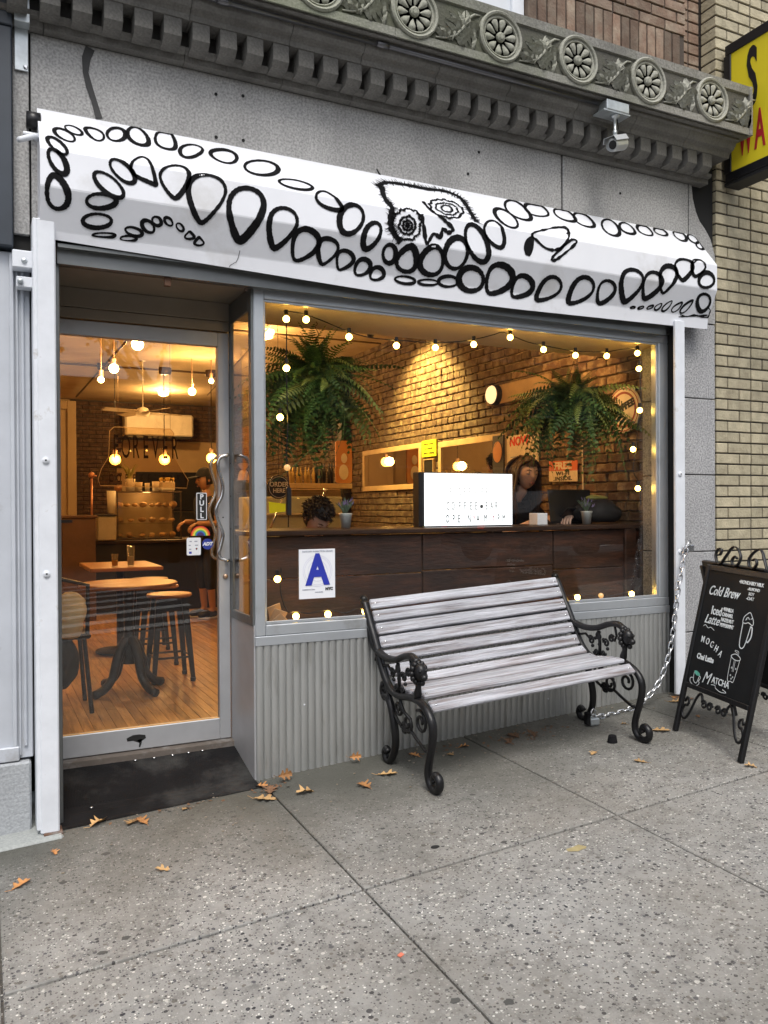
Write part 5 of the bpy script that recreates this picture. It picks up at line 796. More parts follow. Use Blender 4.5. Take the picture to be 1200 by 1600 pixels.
for (cx_,cy_,sx_,sy_,n_) in ((1.55,-.16,.30,.10,90),(2.76,-.12,.08,.07,30),(.2,-.14,.12,.08,20),(1.1,-.12,.25,.06,25),(-.3,-.13,.4,.04,20)):
    for i in range(n_):
        x=cx_+rp.gauss(0,sx_*.5); y=min(-.02,cy_+rp.gauss(0,sy_*.5)); z=GZ(x,y)+.003; l=rp.uniform(.004,.014); a=rp.uniform(0,6.28); u=Vector((math.cos(a),math.sin(a),rp.uniform(-.1,.4)))*l; w=Vector((-u.y,u.x,rp.uniform(-.003,.006)))*.6; c=Vector((x,y,z)); b.add([c-u,c-w,c+u,c+w],[(0,1,2,3)])
obj('leaf_litter',b,'leaf_brown',kind='stuff')
rp=random.Random(11); b=B()
for i in range(150):
    x=rp.uniform(-.9,3.1); y=-rp.random()**2*.5-.02; s_=rp.uniform(.002,.006)
    b.ball((x,y,GZ(x,y)+s_*.5),s_,5,4,(1.3,.9,.6))
obj('grit',b,M('grit',(.2,.17,.13),rough=.9,rn=.2),kind='stuff')
# ================================================================ WINDOW SIGNS
gs=thing('grade_card','white health grade card with a big blue letter A taped inside the window','sign',(.5,.02,.95))
b=B(); b.box(.405,.597,.020,.0235,.947,1.192); obj('card',b,'paper_white',gs)
text('A',(.503,.0185,1.083),.205,M('grade_blue',(.02,.035,.36),rough=.5).name,gs,bold=.009,xs=.80)
text('SANITARY INSPECTION GRADE',(.503,.019,1.181),.0115,'ink_grey',gs); text('NYC',(.564,.019,.992),.019,'ink_black',gs,bold=.0012); text('Establishment Name',(.455,.019,.993),.008,'ink_grey',gs); text('DATE ISSUED',(.51,.019,.978),.007,'ink_grey',gs)
M('seal_grey',(.55,.56,.68),rough=.6)
for r_0 in (.078,.070,.052): b=B(); b.add([(.503+rr_*math.cos(a),.0192,1.083+rr_*math.sin(a)) for rr_ in (r_0,r_0-.0018) for a in [2*PI*i/40 for i in range(40)]],[(i,(i+1)%40,40+(i+1)%40,40+i) for i in range(40)]); obj('seal_ring',b,'seal_grey',gs)
# ================================================================ COUNTER BEHIND THE WINDOW
M('dark_stained_wood',(.022,.0085,.005),rough=.6,var=.35,scale=6,stretch=(.6,3,3),bump=.3,bs=30,col2=(.085,.030,.014),c2s=7,c2lo=.45,c2hi=.8)
M('counter_top',(.035,.02,.015),rough=.3,var=.3,scale=5); M('tan_paint',(.50,.38,.24),rough=.7,var=.06,scale=3,bump=.08,bs=10); M('cream_paint',(.62,.50,.34),rough=.75,var=.10,scale=2.2,bump=.12,bs=5,col2=(.42,.30,.17),c2s=1.3,c2lo=.5,c2hi=.8)
M('tan_wall',(.42,.31,.18),rough=.7,var=.06)
bc=thing('window_counter','dark stained wooden bar counter running behind the shop window','counter',(1.6,.4,.8))
for x0,x1,z0,z1 in ((.25,1.27,.80,1.02),(.25,1.27,1.025,1.245),(1.275,2.2,.80,1.03),(1.275,2.2,1.035,1.245),(2.205,2.98,.80,1.0),(2.205,2.98,1.005,1.245)):
    b=B(); b.cb(x0,x1-.004,.33,.36,z0,z1,.004); obj('plank',b,'dark_stained_wood',bc)
b=B(); b.cb(.25,2.98,.30,.80,1.25,1.278,.005); obj('top',b,'counter_top',bc)
b=B(); b.cb(2.76,2.85,.30,.33,.80,1.25,.004); b.cb(.25,.28,.28,.33,.8,1.25,.004); obj('upright',b,'dark_stained_wood',bc)
# ================================================================ ROOM SHELL
FZ=.19
fl=thing('wooden_floor','honey coloured strip wood floor inside the coffee shop',None,(0,0,FZ),kind='structure')
M('honey_plank',(.42,.235,.085),rough=.42,var=.25,scale=8,stretch=(8,.7,1),bump=.15,bs=30,col2=(.14,.07,.03),c2s=3.5,c2lo=.5,c2hi=.72,rn=.22)
rest=B(); c=0; x=-.74
while x<2.99:
    y=.46+((c*37)%17)*.03-.5
    while y<10.6:
        l=1.1+((c*53+int(y*7))%9)*.12; y1=min(y+l,10.6); y0=max(y,.46)
        if y1>y0+.02:
            if y0<4.6 and x<1.35 and c<900:
                b=B(); b.cb(x,x+.0565,y0,y1-.0015,FZ-.02,FZ,.0015); obj('plank',b,'honey_plank',fl)
            else: rest.box(x,x+.0565,y0,y1-.0015,FZ-.02,FZ-.0005)
        y=y1; c+=1
    x+=.058
obj('far_planks',rest,'honey_plank',fl,kind='stuff')
b=B(); b.box(-.8,3.2,.44,10.8,.1,FZ-.006); obj('subfloor',b,'black_gap',kind='structure')
b=B(); b.box(-.9,3.2,.44,10.8,3.2,3.3); obj('ceiling',b,'cream_paint',kind='structure')
b=B(); b.box(-.9,-.80,.44,10.8,.1,3.3); obj('wall_left',b,'tan_wall',kind='structure')
b=B(); b.box(-.9,3.2,10.6,10.8,.1,3.3); wb=obj('wall_back',b,'tan_wall',kind='structure')
b=B(); b.box(.176,3.0,.08,.60,2.42,2.47); b.box(.176,3.0,.58,.60,2.47,3.25); b.box(-.8,.18,.44,.47,2.315,3.25); b.box(.15,.18,.45,.6,2.4,3.25); obj('window_soffit',b,'cream_paint',kind='structure')
b=B(); b.box(.20,2.98,.071,.33,.77,.80); b.box(.20,2.98,.09,.36,.15,.77); obj('window_bay_ledge',b,M('ledge_wood',(.12,.07,.04),rough=.6),kind='structure')
b=B(); b.box(-.8,-.716,.31,.47,.1,3.3); obj('door_side_wall',b,'black_gap',kind='structure')
# right hand brick wall, bricks laid one by one nearest the window
rw=thing('inside_brick_wall','old exposed brick wall along the right side of the coffee shop interior',None,(3,0,.2),kind='structure')
b=B(); b.box(3.006,3.25,.10,10.7,.1,3.3); obj('mortar_wall',b,'inside_mortar',rw)
ib=[obj('brick',B().cb(-.02,.05,0,.2,0,.058,.006,.003),'inside_brick') for _ in range(4)]
ORG_=None; cells=[]
for r in range(44):
    z=.2+r*.0685; y=.10-(.1 if r%2 else 0); hdr=(r%6==5)
    while y<10.5:
        l=.098 if hdr else .2
        if z>1.1: cells.append((y,z,l))
        else: cells.append((y+50,z,l))
        y+=l+.0105
cells.sort(key=lambda q:(q[0])); rest=B(); n=0
for y,z,l in cells:
    j=rnd.uniform(-.006,.004)
    if n<300 and y<40: inst(ib[n%4],(3.0+j,max(y,.10),z),rot=(rnd.uniform(-.01,.01),0,rnd.uniform(-.02,.02)),sc=(1,l/.2,1),parent=rw); n+=1
    else: y=y-50 if y>40 else y; rest.cb(2.98+j,3.05,max(y,.32),max(y,.32)+l,z,z+.058,.006,.003)
for o in ib: bpy.data.objects.remove(o)
obj('far_bricks',rest,'inside_brick',rw,kind='stuff')
# dark column and far dark brick
b=B(); b.cb(2.86,3.0,5.2,5.34,FZ,3.2,.006); obj('black_column',b,'sign_black',label='slim black column standing against the inside brick wall',cat='column')
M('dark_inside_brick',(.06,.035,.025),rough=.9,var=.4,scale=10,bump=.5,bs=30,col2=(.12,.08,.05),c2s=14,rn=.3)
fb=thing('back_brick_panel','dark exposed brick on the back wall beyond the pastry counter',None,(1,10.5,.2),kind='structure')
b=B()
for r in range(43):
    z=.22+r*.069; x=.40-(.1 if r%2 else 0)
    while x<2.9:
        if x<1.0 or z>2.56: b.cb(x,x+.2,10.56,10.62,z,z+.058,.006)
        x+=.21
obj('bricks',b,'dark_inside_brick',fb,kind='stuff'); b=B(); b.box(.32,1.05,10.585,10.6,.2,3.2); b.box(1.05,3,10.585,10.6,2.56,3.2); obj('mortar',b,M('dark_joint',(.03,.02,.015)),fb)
bd_=thing('back_doorway','tan panelled door at the far left of the back wall','door',(.12,10.5,.2)); b=B(); b.cb(-.3,.33,10.50,10.58,.2,3.02,.01); obj('leaf',b,'tan_paint',bd_); b=B(); b.cb(.26,.40,10.46,10.5,.2,3.16,.01); b.cb(-.4,.26,10.46,10.5,3.02,3.16,.01); obj('frame',b,'tan_paint',bd_)
# chalk menu at the back
mb=thing('menu_board','dark menu board on the tan back wall above the pastry case','menu board',(1.8,10.5,1.5)); b=B(); b.cb(1.35,2.45,10.52,10.57,1.35,2.02,.01); obj('board',b,'chalkboard',mb)
dn=thing('back_opening','dark kitchen opening in the back wall behind the baristas','opening',(1.9,10.5,.2)); b=B(); b.box(1.05,2.5,10.54,10.58,.2,1.33); obj('opening_panel',b,'sign_black',dn)
# mirrors on the brick wall
M('mirror_glass',(.8,.8,.8),rough=.02,metal=1,var=0); M('tan_frame',(.48,.34,.18),rough=.5,var=.12,scale=10)
def wallrect(name,lab,cat,y0,y1,z0,z1,fw,mat,fm,d=.03,x=2.965):
    t=thing(name,lab,cat,(x,(y0+y1)/2,z0)); b=B(); b.box(x+.004,x+.02,y0+fw,y1-fw,z0+fw,z1-fw); obj('pane',b,mat,t)
    if fw>0:
        for q in ((y0,y1,z0,z0+fw),(y0,y1,z1-fw,z1),(y0,y0+fw,z0+fw,z1-fw),(y1-fw,y1,z0+fw,z1-fw)): b=B(); b.cb(x-.005,x+.028,*q,.003); obj('frame',b,fm,t)
    return t
wallrect('wall_mirror','tan framed mirror on the brick wall left of the yellow note','mirror',3.42,4.83,1.58,2.045,.055,'mirror_glass','tan_frame')
wallrect('wall_mirror','tan framed mirror on the brick wall right of the yellow note','mirror',1.95,3.08,1.50,2.02,.055,'mirror_glass','tan_frame')
M('neon_paper',(.80,.85,.02),rough=.6,var=.03,emit=(.8,.85,.02),es=.12); M('poster_red',(.30,.06,.04),rough=.5); M('orange_panel',(.50,.20,.05),rough=.5,var=.1); M('cream_card',(.72,.62,.45),rough=.5)
t=wallrect('yellow_note','neon yellow handwritten note between the two wall mirrors','note',3.12,3.40,1.895,2.055,0,'neon_paper','tan_frame',x=2.955)
MR=lambda x,y,z:Matrix(((0,0,-1,x),(-1,0,0,y),(0,1,0,z),(0,0,0,1)))
for i,s_ in enumerate(('Please order','at counter','before sitting')): text(s_,0,.04,'ink_black',t,mw=MR(2.957,3.26,2.02-i*.045))
t=wallrect('small_print','small dark framed print below the yellow note','picture',3.16,3.36,1.60,1.87,.01,'chalkboard','tan_frame',x=2.955)
t=wallrect('price_poster','white poster with a red heading behind the seated woman','poster',1.50,1.92,1.40,1.985,0,'cream_card','tan_frame',x=2.95); text('NOW',0,.10,'ink_red',t,mw=MR(2.952,1.74,1.93),bold=.004)
for i in range(6): b=B(); b.box(2.9515,2.9525,1.56,1.86,1.80-i*.055,1.81-i*.055); obj('print_line',b,'ink_grey',t)
t=wallrect('abstract_poster','poster with an orange shape on black beside the mirror','poster',1.94,2.10,1.62,2.0,0,'sign_black','tan_frame',x=2.93)
b=B(); b.m=Matrix.Translation((2.928,2.02,1.86)); b.ball((0,0,0),.09,12,8,(.02,.75,1)); obj('orange_shape',b,'orange_panel',t)
wf=thing('wifi_sign','orange and white metal FREE WI-FI INSIDE sign on the inside brick wall','sign',(2.95,1.18,1.58))
for mat_,z0,z1 in (('cream_card',1.582,1.662),(M('wifi_orange',(.62,.13,.04),rough=.4).name,1.662,1.738)):
    b=B(); b.ext([(1.012,z0),(1.348,z0+.008),(1.348,z1+.008),(1.012,z1)],2.952,2.958); obj('plate',b,mat_,wf)
text('FREE',0,.075,'cream_card',wf,mw=MR(2.9505,1.18,1.703),bold=.003,xs=1.35); text('WI-FI',0,.040,'ink_black',wf,mw=MR(2.9505,1.18,1.645),bold=.0012,xs=1.5,sp=1.15); text('.INSIDE.',0,.042,'ink_black',wf,mw=MR(2.9505,1.18,1.607),bold=.0012,xs=1.4,sp=1.1)
rs=thing('round_wall_sign','round cream and red enamel sign high on the right inside wall','sign',(2.94,.52,2.06))
b=B(); b.lathe([(.0,2.945),(.155,2.945),(.16,2.955)],(0,.52,2.055),36,'x'); obj('disc',b,'cream_card',rs)
b=B(); b.lathe([(.108,2.9435),(.124,2.9435)],(0,.52,2.055),36,'x'); b.lathe([(.142,2.9435),(.150,2.9435)],(0,.52,2.055),36,'x'); obj('ring',b,'poster_red',rs)
text('COFFEE',0,.065,'ink_black',rs,mw=MR(2.9425,.52,2.07)@Matrix.Rotation(.3,4,'Z'),bold=.004)
wp=thing('round_wall_lamp','round glowing wall lamp on a board on the inside brick wall','lamp',(2.93,2.07,2.34))
b=B(); b.cb(2.955,2.985,1.35,2.22,2.27,2.43,.005); obj('mounting_board',b,M('wall_board',(.34,.24,.13),rough=.7,var=.2,scale=6),wp); b=B(); b.lathe([(.0,2.885),(.07,2.89),(.078,2.905)],(0,2.07,2.35),24,'x'); obj('diffuser',b,M('lamp_face',(.8,.68,.42),emit=(1,.75,.4),es=.9),wp); b=B(); b.lathe([(.08,2.905),(.088,2.91),(.088,2.957)],(0,2.07,2.35),24,'x'); obj('housing',b,'sign_black',wp)
b=B(); b.tube([(2.965,.96,1.40),(2.97,.97,1.60),(2.972,.98,1.90),(2.98,.99,2.2)],.006,6); obj('wall_conduit',b,'cream_card',label='thin pale cable running up the brick beside the wifi sign',cat='cable')
# posters on the left wall (seen in the mirrors)
for i,(y,lab) in enumerate(((3.2,'dark framed print on the left wall nearest the front'),(4.3,'middle dark framed print on the left wall'),(5.4,'farthest dark framed print on the left wall'))):
    t=thing('framed_print',lab,'picture',(-.78,y,1.6),group='framed prints on the left wall'); b=B(); b.cb(-.80,-.775,y-.25,y+.25,1.55,2.2,.004); obj('frame',b,'sign_black',t); b=B(); b.box(-.775,-.772,y-.2,y+.2,1.62,2.12); obj('print',b,('orange_panel','poster_red','cream_card')[i],t)
# ================================================================ LIGHTBOX SIGN
lb=thing('lightbox_sign','glowing white light box reading FOREVER COFFEE BAR OPEN 7AM 7PM on the counter','light box sign',(1.65,.45,1.28))
b=B(); b.cb(1.300,1.958,.425,.50,1.280,1.604,.004); obj('case',b,'sign_black',lb)
b=B(); b.box(1.336,1.954,.418,.4245,1.286,1.598); obj('diffuser',b,emitmat('lightbox_glow',(.93,.97,1),1.5),lb)
M('acrylic_faint',(.45,.45,.45),emit=(.6,.6,.62),es=.55); M('acrylic_mid',(.15,.15,.15),emit=(.5,.5,.5),es=.35); M('acrylic_dark',(.02,.02,.02),emit=(.3,.3,.3),es=.15); M('acrylic_red',(.3,.02,.05),emit=(.4,.05,.1),es=.4)
def row(items,z,mat,size=.068):
    for ch_,x in items: text(ch_,(x,.416,z-(.006 if ch_=='7' else 0)),size*(.8 if ch_ in '7●' else 1),('acrylic_red' if ch_=='7' else mat),lb,xs=.46,bold=0 if ch_ in 'MN' else .0006)
row((('F',1.511),('O',1.573),('R',1.609),('E',1.643),('V',1.683),('E',1.732),('R',1.765)),1.486,'acrylic_faint')
row((('C',1.491),('O',1.527),('F',1.573),('F',1.609),('E',1.652),('E',1.688),('B',1.763),('A',1.801),('R',1.835)),1.401,'acrylic_mid')
text('●',(1.728,.416,1.398),.03,'acrylic_dark',lb)
row((('O',1.488),('P',1.530),('E',1.568),('N',1.640),('7',1.673),('A',1.702),('M',1.756),('7',1.813),('P',1.850),('M',1.890)),1.325,'acrylic_dark')
# ================================================================ ITEMS ON THE COUNTER
M('tin',(.45,.5,.52),rough=.4,metal=.5); M('lavender_leaf',(.10,.15,.10),rough=.7,rn=.2); M('lavender_bloom',(.16,.13,.26),rough=.8)
def tinplant(x,y,lab):
    t=thing('potted_lavender',lab,'potted plant',(x,y,1.278),group='potted lavender on the window counter')
    b=B(); b.lathe([(.026,1.280),(.034,1.35),(.038,1.362),(.036,1.366),(.030,1.355),(.0,1.352)],(x,y,0),18); obj('tin_pot',b,'tin',t,smooth=True)
    b=B(); q=random.Random(int(x*10))
    for i in range(40):
        a=q.uniform(0,6.28); l=q.uniform(.05,.10); s_=q.uniform(.1,.75); p=Vector((x,y,1.355)); e=p+Vector((math.cos(a)*l*s_,math.sin(a)*l*s_,l*(1.1-s_*.4))); b.tube([p,(p+e)/2+Vector((0,0,.008)),e],[.0022,.0035,.0008],4)
    obj('leaves',b,'lavender_leaf',t)
    b=B()
    for i in range(16):
        a=q.uniform(0,6.28); s_=q.uniform(0,.045); z=1.355+q.uniform(.055,.105); b.tube([(x+s_*math.cos(a),y+s_*math.sin(a),z-.02),(x+s_*1.2*math.cos(a),y+s_*1.2*math.sin(a),z)],[.004,.0015],5)
    obj('blooms',b,'lavender_bloom',t)
tinplant(.848,.46,'small lavender in a tin pot beside the bent dark haired head'); tinplant(2.573,.46,'small lavender in a tin pot right of the seated woman')
M('black_cloth',(.012,.012,.014),rough=.85,var=.4,scale=10,bump=.6,bs=14)
def blob(name,c,r,sc,mat,lab,cat,seed=1,amp=.12,parent=None,n=22,m=14):
    b=B(); b.ball(c,r,n,m,sc); import mathutils.noise as no
    for i,v in enumerate(b.v): d=(v-Vector(c)); v+= d*(no.noise(v*9+Vector((seed,0,0)))*amp*2.2)
    for v in b.v: v.z=max(v.z,c[2]-r*sc[2]*.8)
    return obj(name,b,mat,parent,smooth=True,label=lab,cat=cat)
blob('black_bag',(2.78,.58,1.355),.10,(1.9,.9,.85),'black_cloth','black slouched bag lying on the right end of the window counter','bag',3)
blob('green_scarf',(2.82,.66,1.455),.06,(1.8,.8,.35),M('scarf_green',(.32,.33,.10),rough=.9).name,'yellow green cloth folded on top of the black bag','cloth',7)
t=thing('laptop','open black laptop on the counter between the woman and the lavender','laptop',(2.6,.7,1.28)); b=B(); b.m=Matrix.Translation((2.40,.62,1.278)); b.cb(0,.36,0,.16,.001,.016,.003); b.m=b.m@Matrix.Rotation(R(-8),4,'X'); b.cb(0,.36,-.008,.0,.016,.235,.003); obj('shell',b,'sign_black',t)
b=B(); b.cb(2.17,2.25,.45,.54,1.28,1.355,.003); obj('paper_cup',b,'paper_white',label='white paper packet on the counter next to the light box',cat='packet')
t=thing('folded_cartons','tan folded cardboard pieces leaning in the left corner of the window bay','cardboard',(.29,.16,.80)); M('card',(.45,.28,.15),rough=.8)
for dx,an in ((0,.35),(.03,-.3),(-.01,.8)): b=B(); b.m=Matrix.Translation((.285+dx,.16+dx,.805))@Matrix.Rotation(an,4,'Y')@Matrix.Rotation(.3,4,'X'); b.cb(0,.07,0,.006,0,.10,.001); obj('flap',b,'card',t)
# ================================================================ STRING LIGHTS
M('bulb_warm',(.9,.7,.4),emit=(1,.58,.10),es=27); M('bulb_clear_glow',(.5,.35,.2),rough=.1,emit=(1,.5,.15),es=.6)  # unlit clear bulbs get a faint glow set into their material
sl_=thing('string_lights','string of warm globe bulbs looped around the inside of the shop window','string lights',(1.5,.12,2.4))
BU=[(.49,2.353),(.727,2.286),(1.004,2.263),(1.244,2.272),(1.492,2.31),(1.739,2.371),(1.975,2.32),(2.211,2.304),(2.453,2.319),(2.70,2.355),(2.712,2.259),(2.718,1.998),(2.662,1.752),(2.70,1.508),(.426,.85),(.60,.849),(.81,.852),(2.219,.85),(2.647,.848),(.329,1.042),(.384,2.346),(.383,2.099),(.348,1.851)]
wire=[(.37,2.385),(.43,2.385),(.49,2.378),(.60,2.35),(.727,2.312),(.86,2.292),(1.004,2.293),(1.12,2.295),(1.244,2.30),(1.37,2.315),(1.492,2.338),(1.62,2.375),(1.68,2.395),(1.739,2.385),(1.86,2.355),(1.975,2.345),(2.09,2.335),(2.211,2.33),(2.33,2.335),(2.453,2.345),(2.58,2.37),(2.70,2.385),(2.735,2.35),(2.722,2.2),(2.73,2.05),(2.70,1.9),(2.69,1.76),(2.66,1.62),(2.71,1.54),(2.725,1.4)]
b=B(); b.tube(sm3([(x,.125,z) for x,z in wire],3),.003,5); cord=obj('cord',b,'sign_black',sl_)
b=B(); b.tube(sm3([(x,.125,z) for x,z in ((.383,2.388),(.385,2.25),(.382,2.1),(.386,1.95),(.388,1.80),(.380,1.65),(.39,1.55),(.392,1.42),(.388,1.30))],3),.003,5); b.cb(.378,.402,.112,.138,1.36,1.50,.004); obj('cord',b,'sign_black',sl_)
b=B(); b.tube(sm3([(x,.125,z) for x,z in ((.35,1.1),(.345,.98),(.38,.88),(.426,.875),(.5,.86),(.6,.872),(.7,.85),(.81,.87),(1.2,.835),(1.7,.84),(2.219,.868),(2.4,.84),(2.647,.868),(2.72,.9))],3),.003,5); obj('cord',b,'sign_black',sl_)
for i,(x,z) in enumerate(BU):
    up=(z>.9)
    bb=B(); bb.ball((x,.125,z),.0168,14,10); o=obj('bulb',bb,'bulb_warm',sl_,smooth=True)
    s_=B(); s_.lathe([(.0,z+.045 if up else z-.04),(.010,z+.045 if up else z-.04),(.011,z+.018 if up else z-.018)],(x,.125,0),10); obj('socket',s_,'sign_black',o)
for x,z in ((.384,1.60),(2.40,.85)): bb=B(); bb.ball((x,.125,z),.0168,14,10); obj('bulb',bb,'bulb_clear_glow',sl_,smooth=True,label='unlit clear bulb with a faint added glow')
# ================================================================ FERNS
M('fern_green',(.05,.11,.022),rough=.55,var=.35,scale=20,rn=.45,spec=.25); M('fern_light',(.14,.19,.04),rough=.55,rn=.3)
def frondmesh(L,seed,droop):
    q=random.Random(seed); n=19; vs=[];fs=[]; pts=[]
    for i in range(n+1):
        t=i/n; x=L*(t*.78-.10*t*t*droop); z=L*(.42*t-.62*droop*t*t); pts.append(Vector((x,.02*math.sin(t*5+seed)*t,z)))
    for i in range(1,n):
        t=i/n; l=.036*math.sin(PI*min(1,t*.92+.08))**.7*(1.05-t*.45); d=(pts[i+1]-pts[i-1]).normalized()
        for s_ in (1,-1):
            a=pts[i]; tip=a+Vector((0,s_*l,0))+d*l*.28+Vector((0,0,-l*.25)); w=d*.0044; o=len(vs); mid=a.lerp(tip,.5)
            vs+=[a-w,a+w,mid+w*1.15+Vector((0,0,.002)),tip,mid-w*1.1+Vector((0,0,.002))]; fs+=[(o,o+1,o+2,o+4),(o+4,o+2,o+3)]
    b=B(); b.add(vs,fs); b.tube(pts,[.0022*(1-i/n*.8) for i in range(n+1)],3); return b
def fern(cx,cy,zh,zc,spread,n,lab,seed):
    t=thing('hanging_fern',lab,'fern',(cx,cy,zc)); q=random.Random(seed)
    b=B(); b.lathe([(.05,zc-.15),(.085,zc-.02),(.09,zc-.01),(.08,zc-.01),(.0,zc-.03)],(cx,cy,0),18); obj('basket',b,M('basket_dark',(.02,.03,.035),rough=.6),t,smooth=True)
    b=B(); b.tube(sm3([(cx,cy,zh),(cx+.008,cy,zh-.015),(cx-.006,cy,zh-.03),(cx+.012,cy,zh-.06),(cx+.012,cy,zh-.08),(cx-.004,cy,zh-.09)],3),.0025,5)
    for k in range(3): a=k*2.1; b.tube([(cx,cy,zh-.085),(cx+.085*math.cos(a),cy+.085*math.sin(a),zc-.01)],.0018,4)
    obj('hanger',b,'rust',t)
    pro=[obj('frond',frondmesh(.40,i,(.55,.9,1.25,1.6)[i]),'fern_green') for i in range(4)]
    for o in pro: ORG[o.name]=Vector((0,0,0))
    fl_=[p.data.copy() for p in pro]; flat=(cx>2)
    for m_ in fl_: m_.materials[0]=MATS['fern_light']
    for i in range(n):
        o=pro[i%4].copy(); COL.objects.link(o); o.parent=t
        if q.random()<.25: o.data=fl_[i%4]
        # spread around the basket, long ones reach sideways
        a=q.uniform(0,2*PI); k=q.uniform(.6,1.0)*spread/.33; pitch=q.uniform(-.3,.75)
        if i<n*.28: pitch=-q.uniform(.3,1.2); k*=(.5 if flat else .7)
        elif i<n*.62 and flat: pitch=q.uniform(.0,.7)
        elif i<n*.62: pitch=q.uniform(.3,1.25)
        sy=.62   # the basket hangs close to the glass
        o.location=Vector((q.uniform(-.04,.04),q.uniform(-.03,.03),q.uniform(-.05,.02)))
        o.rotation_euler=(q.uniform(-.9,.9),pitch,a); o.scale=(k,k,k)
        # keep fronds between the glass and the room
        if cy+math.sin(a)*.32*k<.06: o.scale=(k*.5,k*.8,k)
    for o in pro: bpy.data.objects.remove(o)
fern(.66,.42,2.42,2.12,.60,300,'big hanging fern on the left side of the window',5)
fern(2.44,.42,2.42,2.08,.60,290,'big hanging fern on the right side of the window',8)
# ================================================================ ROOM FURNITURE AND LIGHTS
M('ac_white',(.75,.70,.6),rough=.5); M('track_metal',(.12,.08,.05),rough=.4,metal=.6); M('table_orange',(.36,.16,.06),rough=.35,var=.2,scale=6,stretch=(1,6,1)); M('pastry',(.6,.33,.12),rough=.7,var=.35,scale=30,rn=.35); M('paper_cup_white',(.75,.68,.55),rough=.6); M('copper',(.55,.25,.14),rough=.35,metal=.8)
ac=thing('air_conditioner','long white wall air conditioner high on the back wall','air conditioner',(1.7,10.3,2.6)); b=B(); b.cb(1.13,2.255,10.18,10.5,2.60,2.98,.03); obj('casing',b,'ac_white',ac); b=B(); b.cb(1.16,2.22,10.17,10.2,2.565,2.61,.005); obj('louvre',b,'sign_black',ac)
fn=thing('ceiling_fan','pale ceiling fan with wide blades hanging over the counter','ceiling fan',(.74,6.5,2.6)); b=B(); b.lathe([(.07,2.52),(.09,2.57),(.06,2.62),(.006,2.64),(.006,3.19),(.04,3.2)],(.78,6.5,0),16); obj('hub',b,'ac_white',fn,smooth=True)
for k in range(4): b=B(); b.m=Matrix.Translation((.78,6.5,2.575))@Matrix.Rotation(.35+k*PI/2,4,'Z')@Matrix.Rotation(.2,4,'X'); b.cb(.08,.52,-.06,.06,-.004,.004,.002); obj('blade',b,'fan_tan' if 'fan_tan' in MATS else M('fan_tan',(.32,.24,.15),rough=.5).name,fn)
ct=thing('ceiling_conduit','dark metal conduits and junction boxes crossing the coffee shop ceiling','conduit',(.5,5,3.18)); 
for p,q,r_0 in (((.42,1.2,3.17),(.36,10,3.17),.014),((-.7,6.9,3.17),(2.9,6.9,3.17),.014),((1.3,2.0,3.17),(2.2,9,3.17),.008),((-.6,4.2,3.17),(2.9,4.2,3.17),.010)): b=B(); b.tube([p,q],r_0,6); obj('pipe',b,'track_metal',ct)
for x,y in ((.38,6.9),(1.13,6.9),(1.72,6.85),(.42,4.2)): b=B(); b.lathe([(.07,3.12),(.08,3.14),(.08,3.2)],(x,y,0),14); obj('canopy',b,'track_metal',ct,smooth=True)
M('bulb_hot',(1,.8,.5),emit=(1,.70,.22),es=30)
M('bulb_amber',(1,.8,.5),emit=(1,.50,.06),es=9)
for i,(x,y,z,lab) in enumerate(((.493,6.8,2.006,'glowing pendant bulb over the left of the pastry case'),(1.095,6.8,2.018,'glowing pendant bulb over the middle of the counter'),(1.70,6.8,2.05,'glowing pendant bulb near the wavy door handle'))):
    t=thing('pendant_lamp',lab,'pendant lamp',(x,y,z),group='pendant lamps over the pastry counter'); b=B(); b.tube([(x,y,z+.09),(x,y,3.15)],.005,5); obj('cord',b,'sign_black',t); b=B(); b.lathe([(.01,z+.13),(.03,z+.11),(.03,z+.06)],(x,y,0),10); obj('socket',b,'brass',t); b=B(); b.ball((x,y,z),.068,14,10); obj('bulb',b,'bulb_amber',t,smooth=True); lamp('glow',(x,y-.12,z),9,WARM,.06,t)
for i,(x,y,z,e,lab) in enumerate(((.071,2.6,2.64,30,'brightest bare ceiling bulb just inside the shop door'),(.15,4.4,2.74,30,'bare bulb pair mount on the ceiling behind the brightest bulb'),(.045,4.5,2.64,6,'small bare bulb left of the ceiling pair'),(1.266,6.0,2.79,24,'bare ceiling bulb on the right above the counter'),(1.50,6.0,2.93,8,'small ceiling bulb high near the door handle side'))):
    t=thing('ceiling_bulb',lab,'light bulb',(x,y,z),group='bare bulbs under the shop ceiling'); r0=.045 if e>20 else .03; b=B(); b.ball((x,y,z),r0,14,10); obj('bulb',b,'bulb_hot',t,smooth=True); b=B(); b.lathe([(.02,z+.03),(.022,z+.09),(.006,z+.1),(.006,3.19)],(x,y,0),10); obj('stem',b,'brass',t); lamp('glow',(x+.0,y-.07,z-.01),e*1.15,WARM,.05,t)
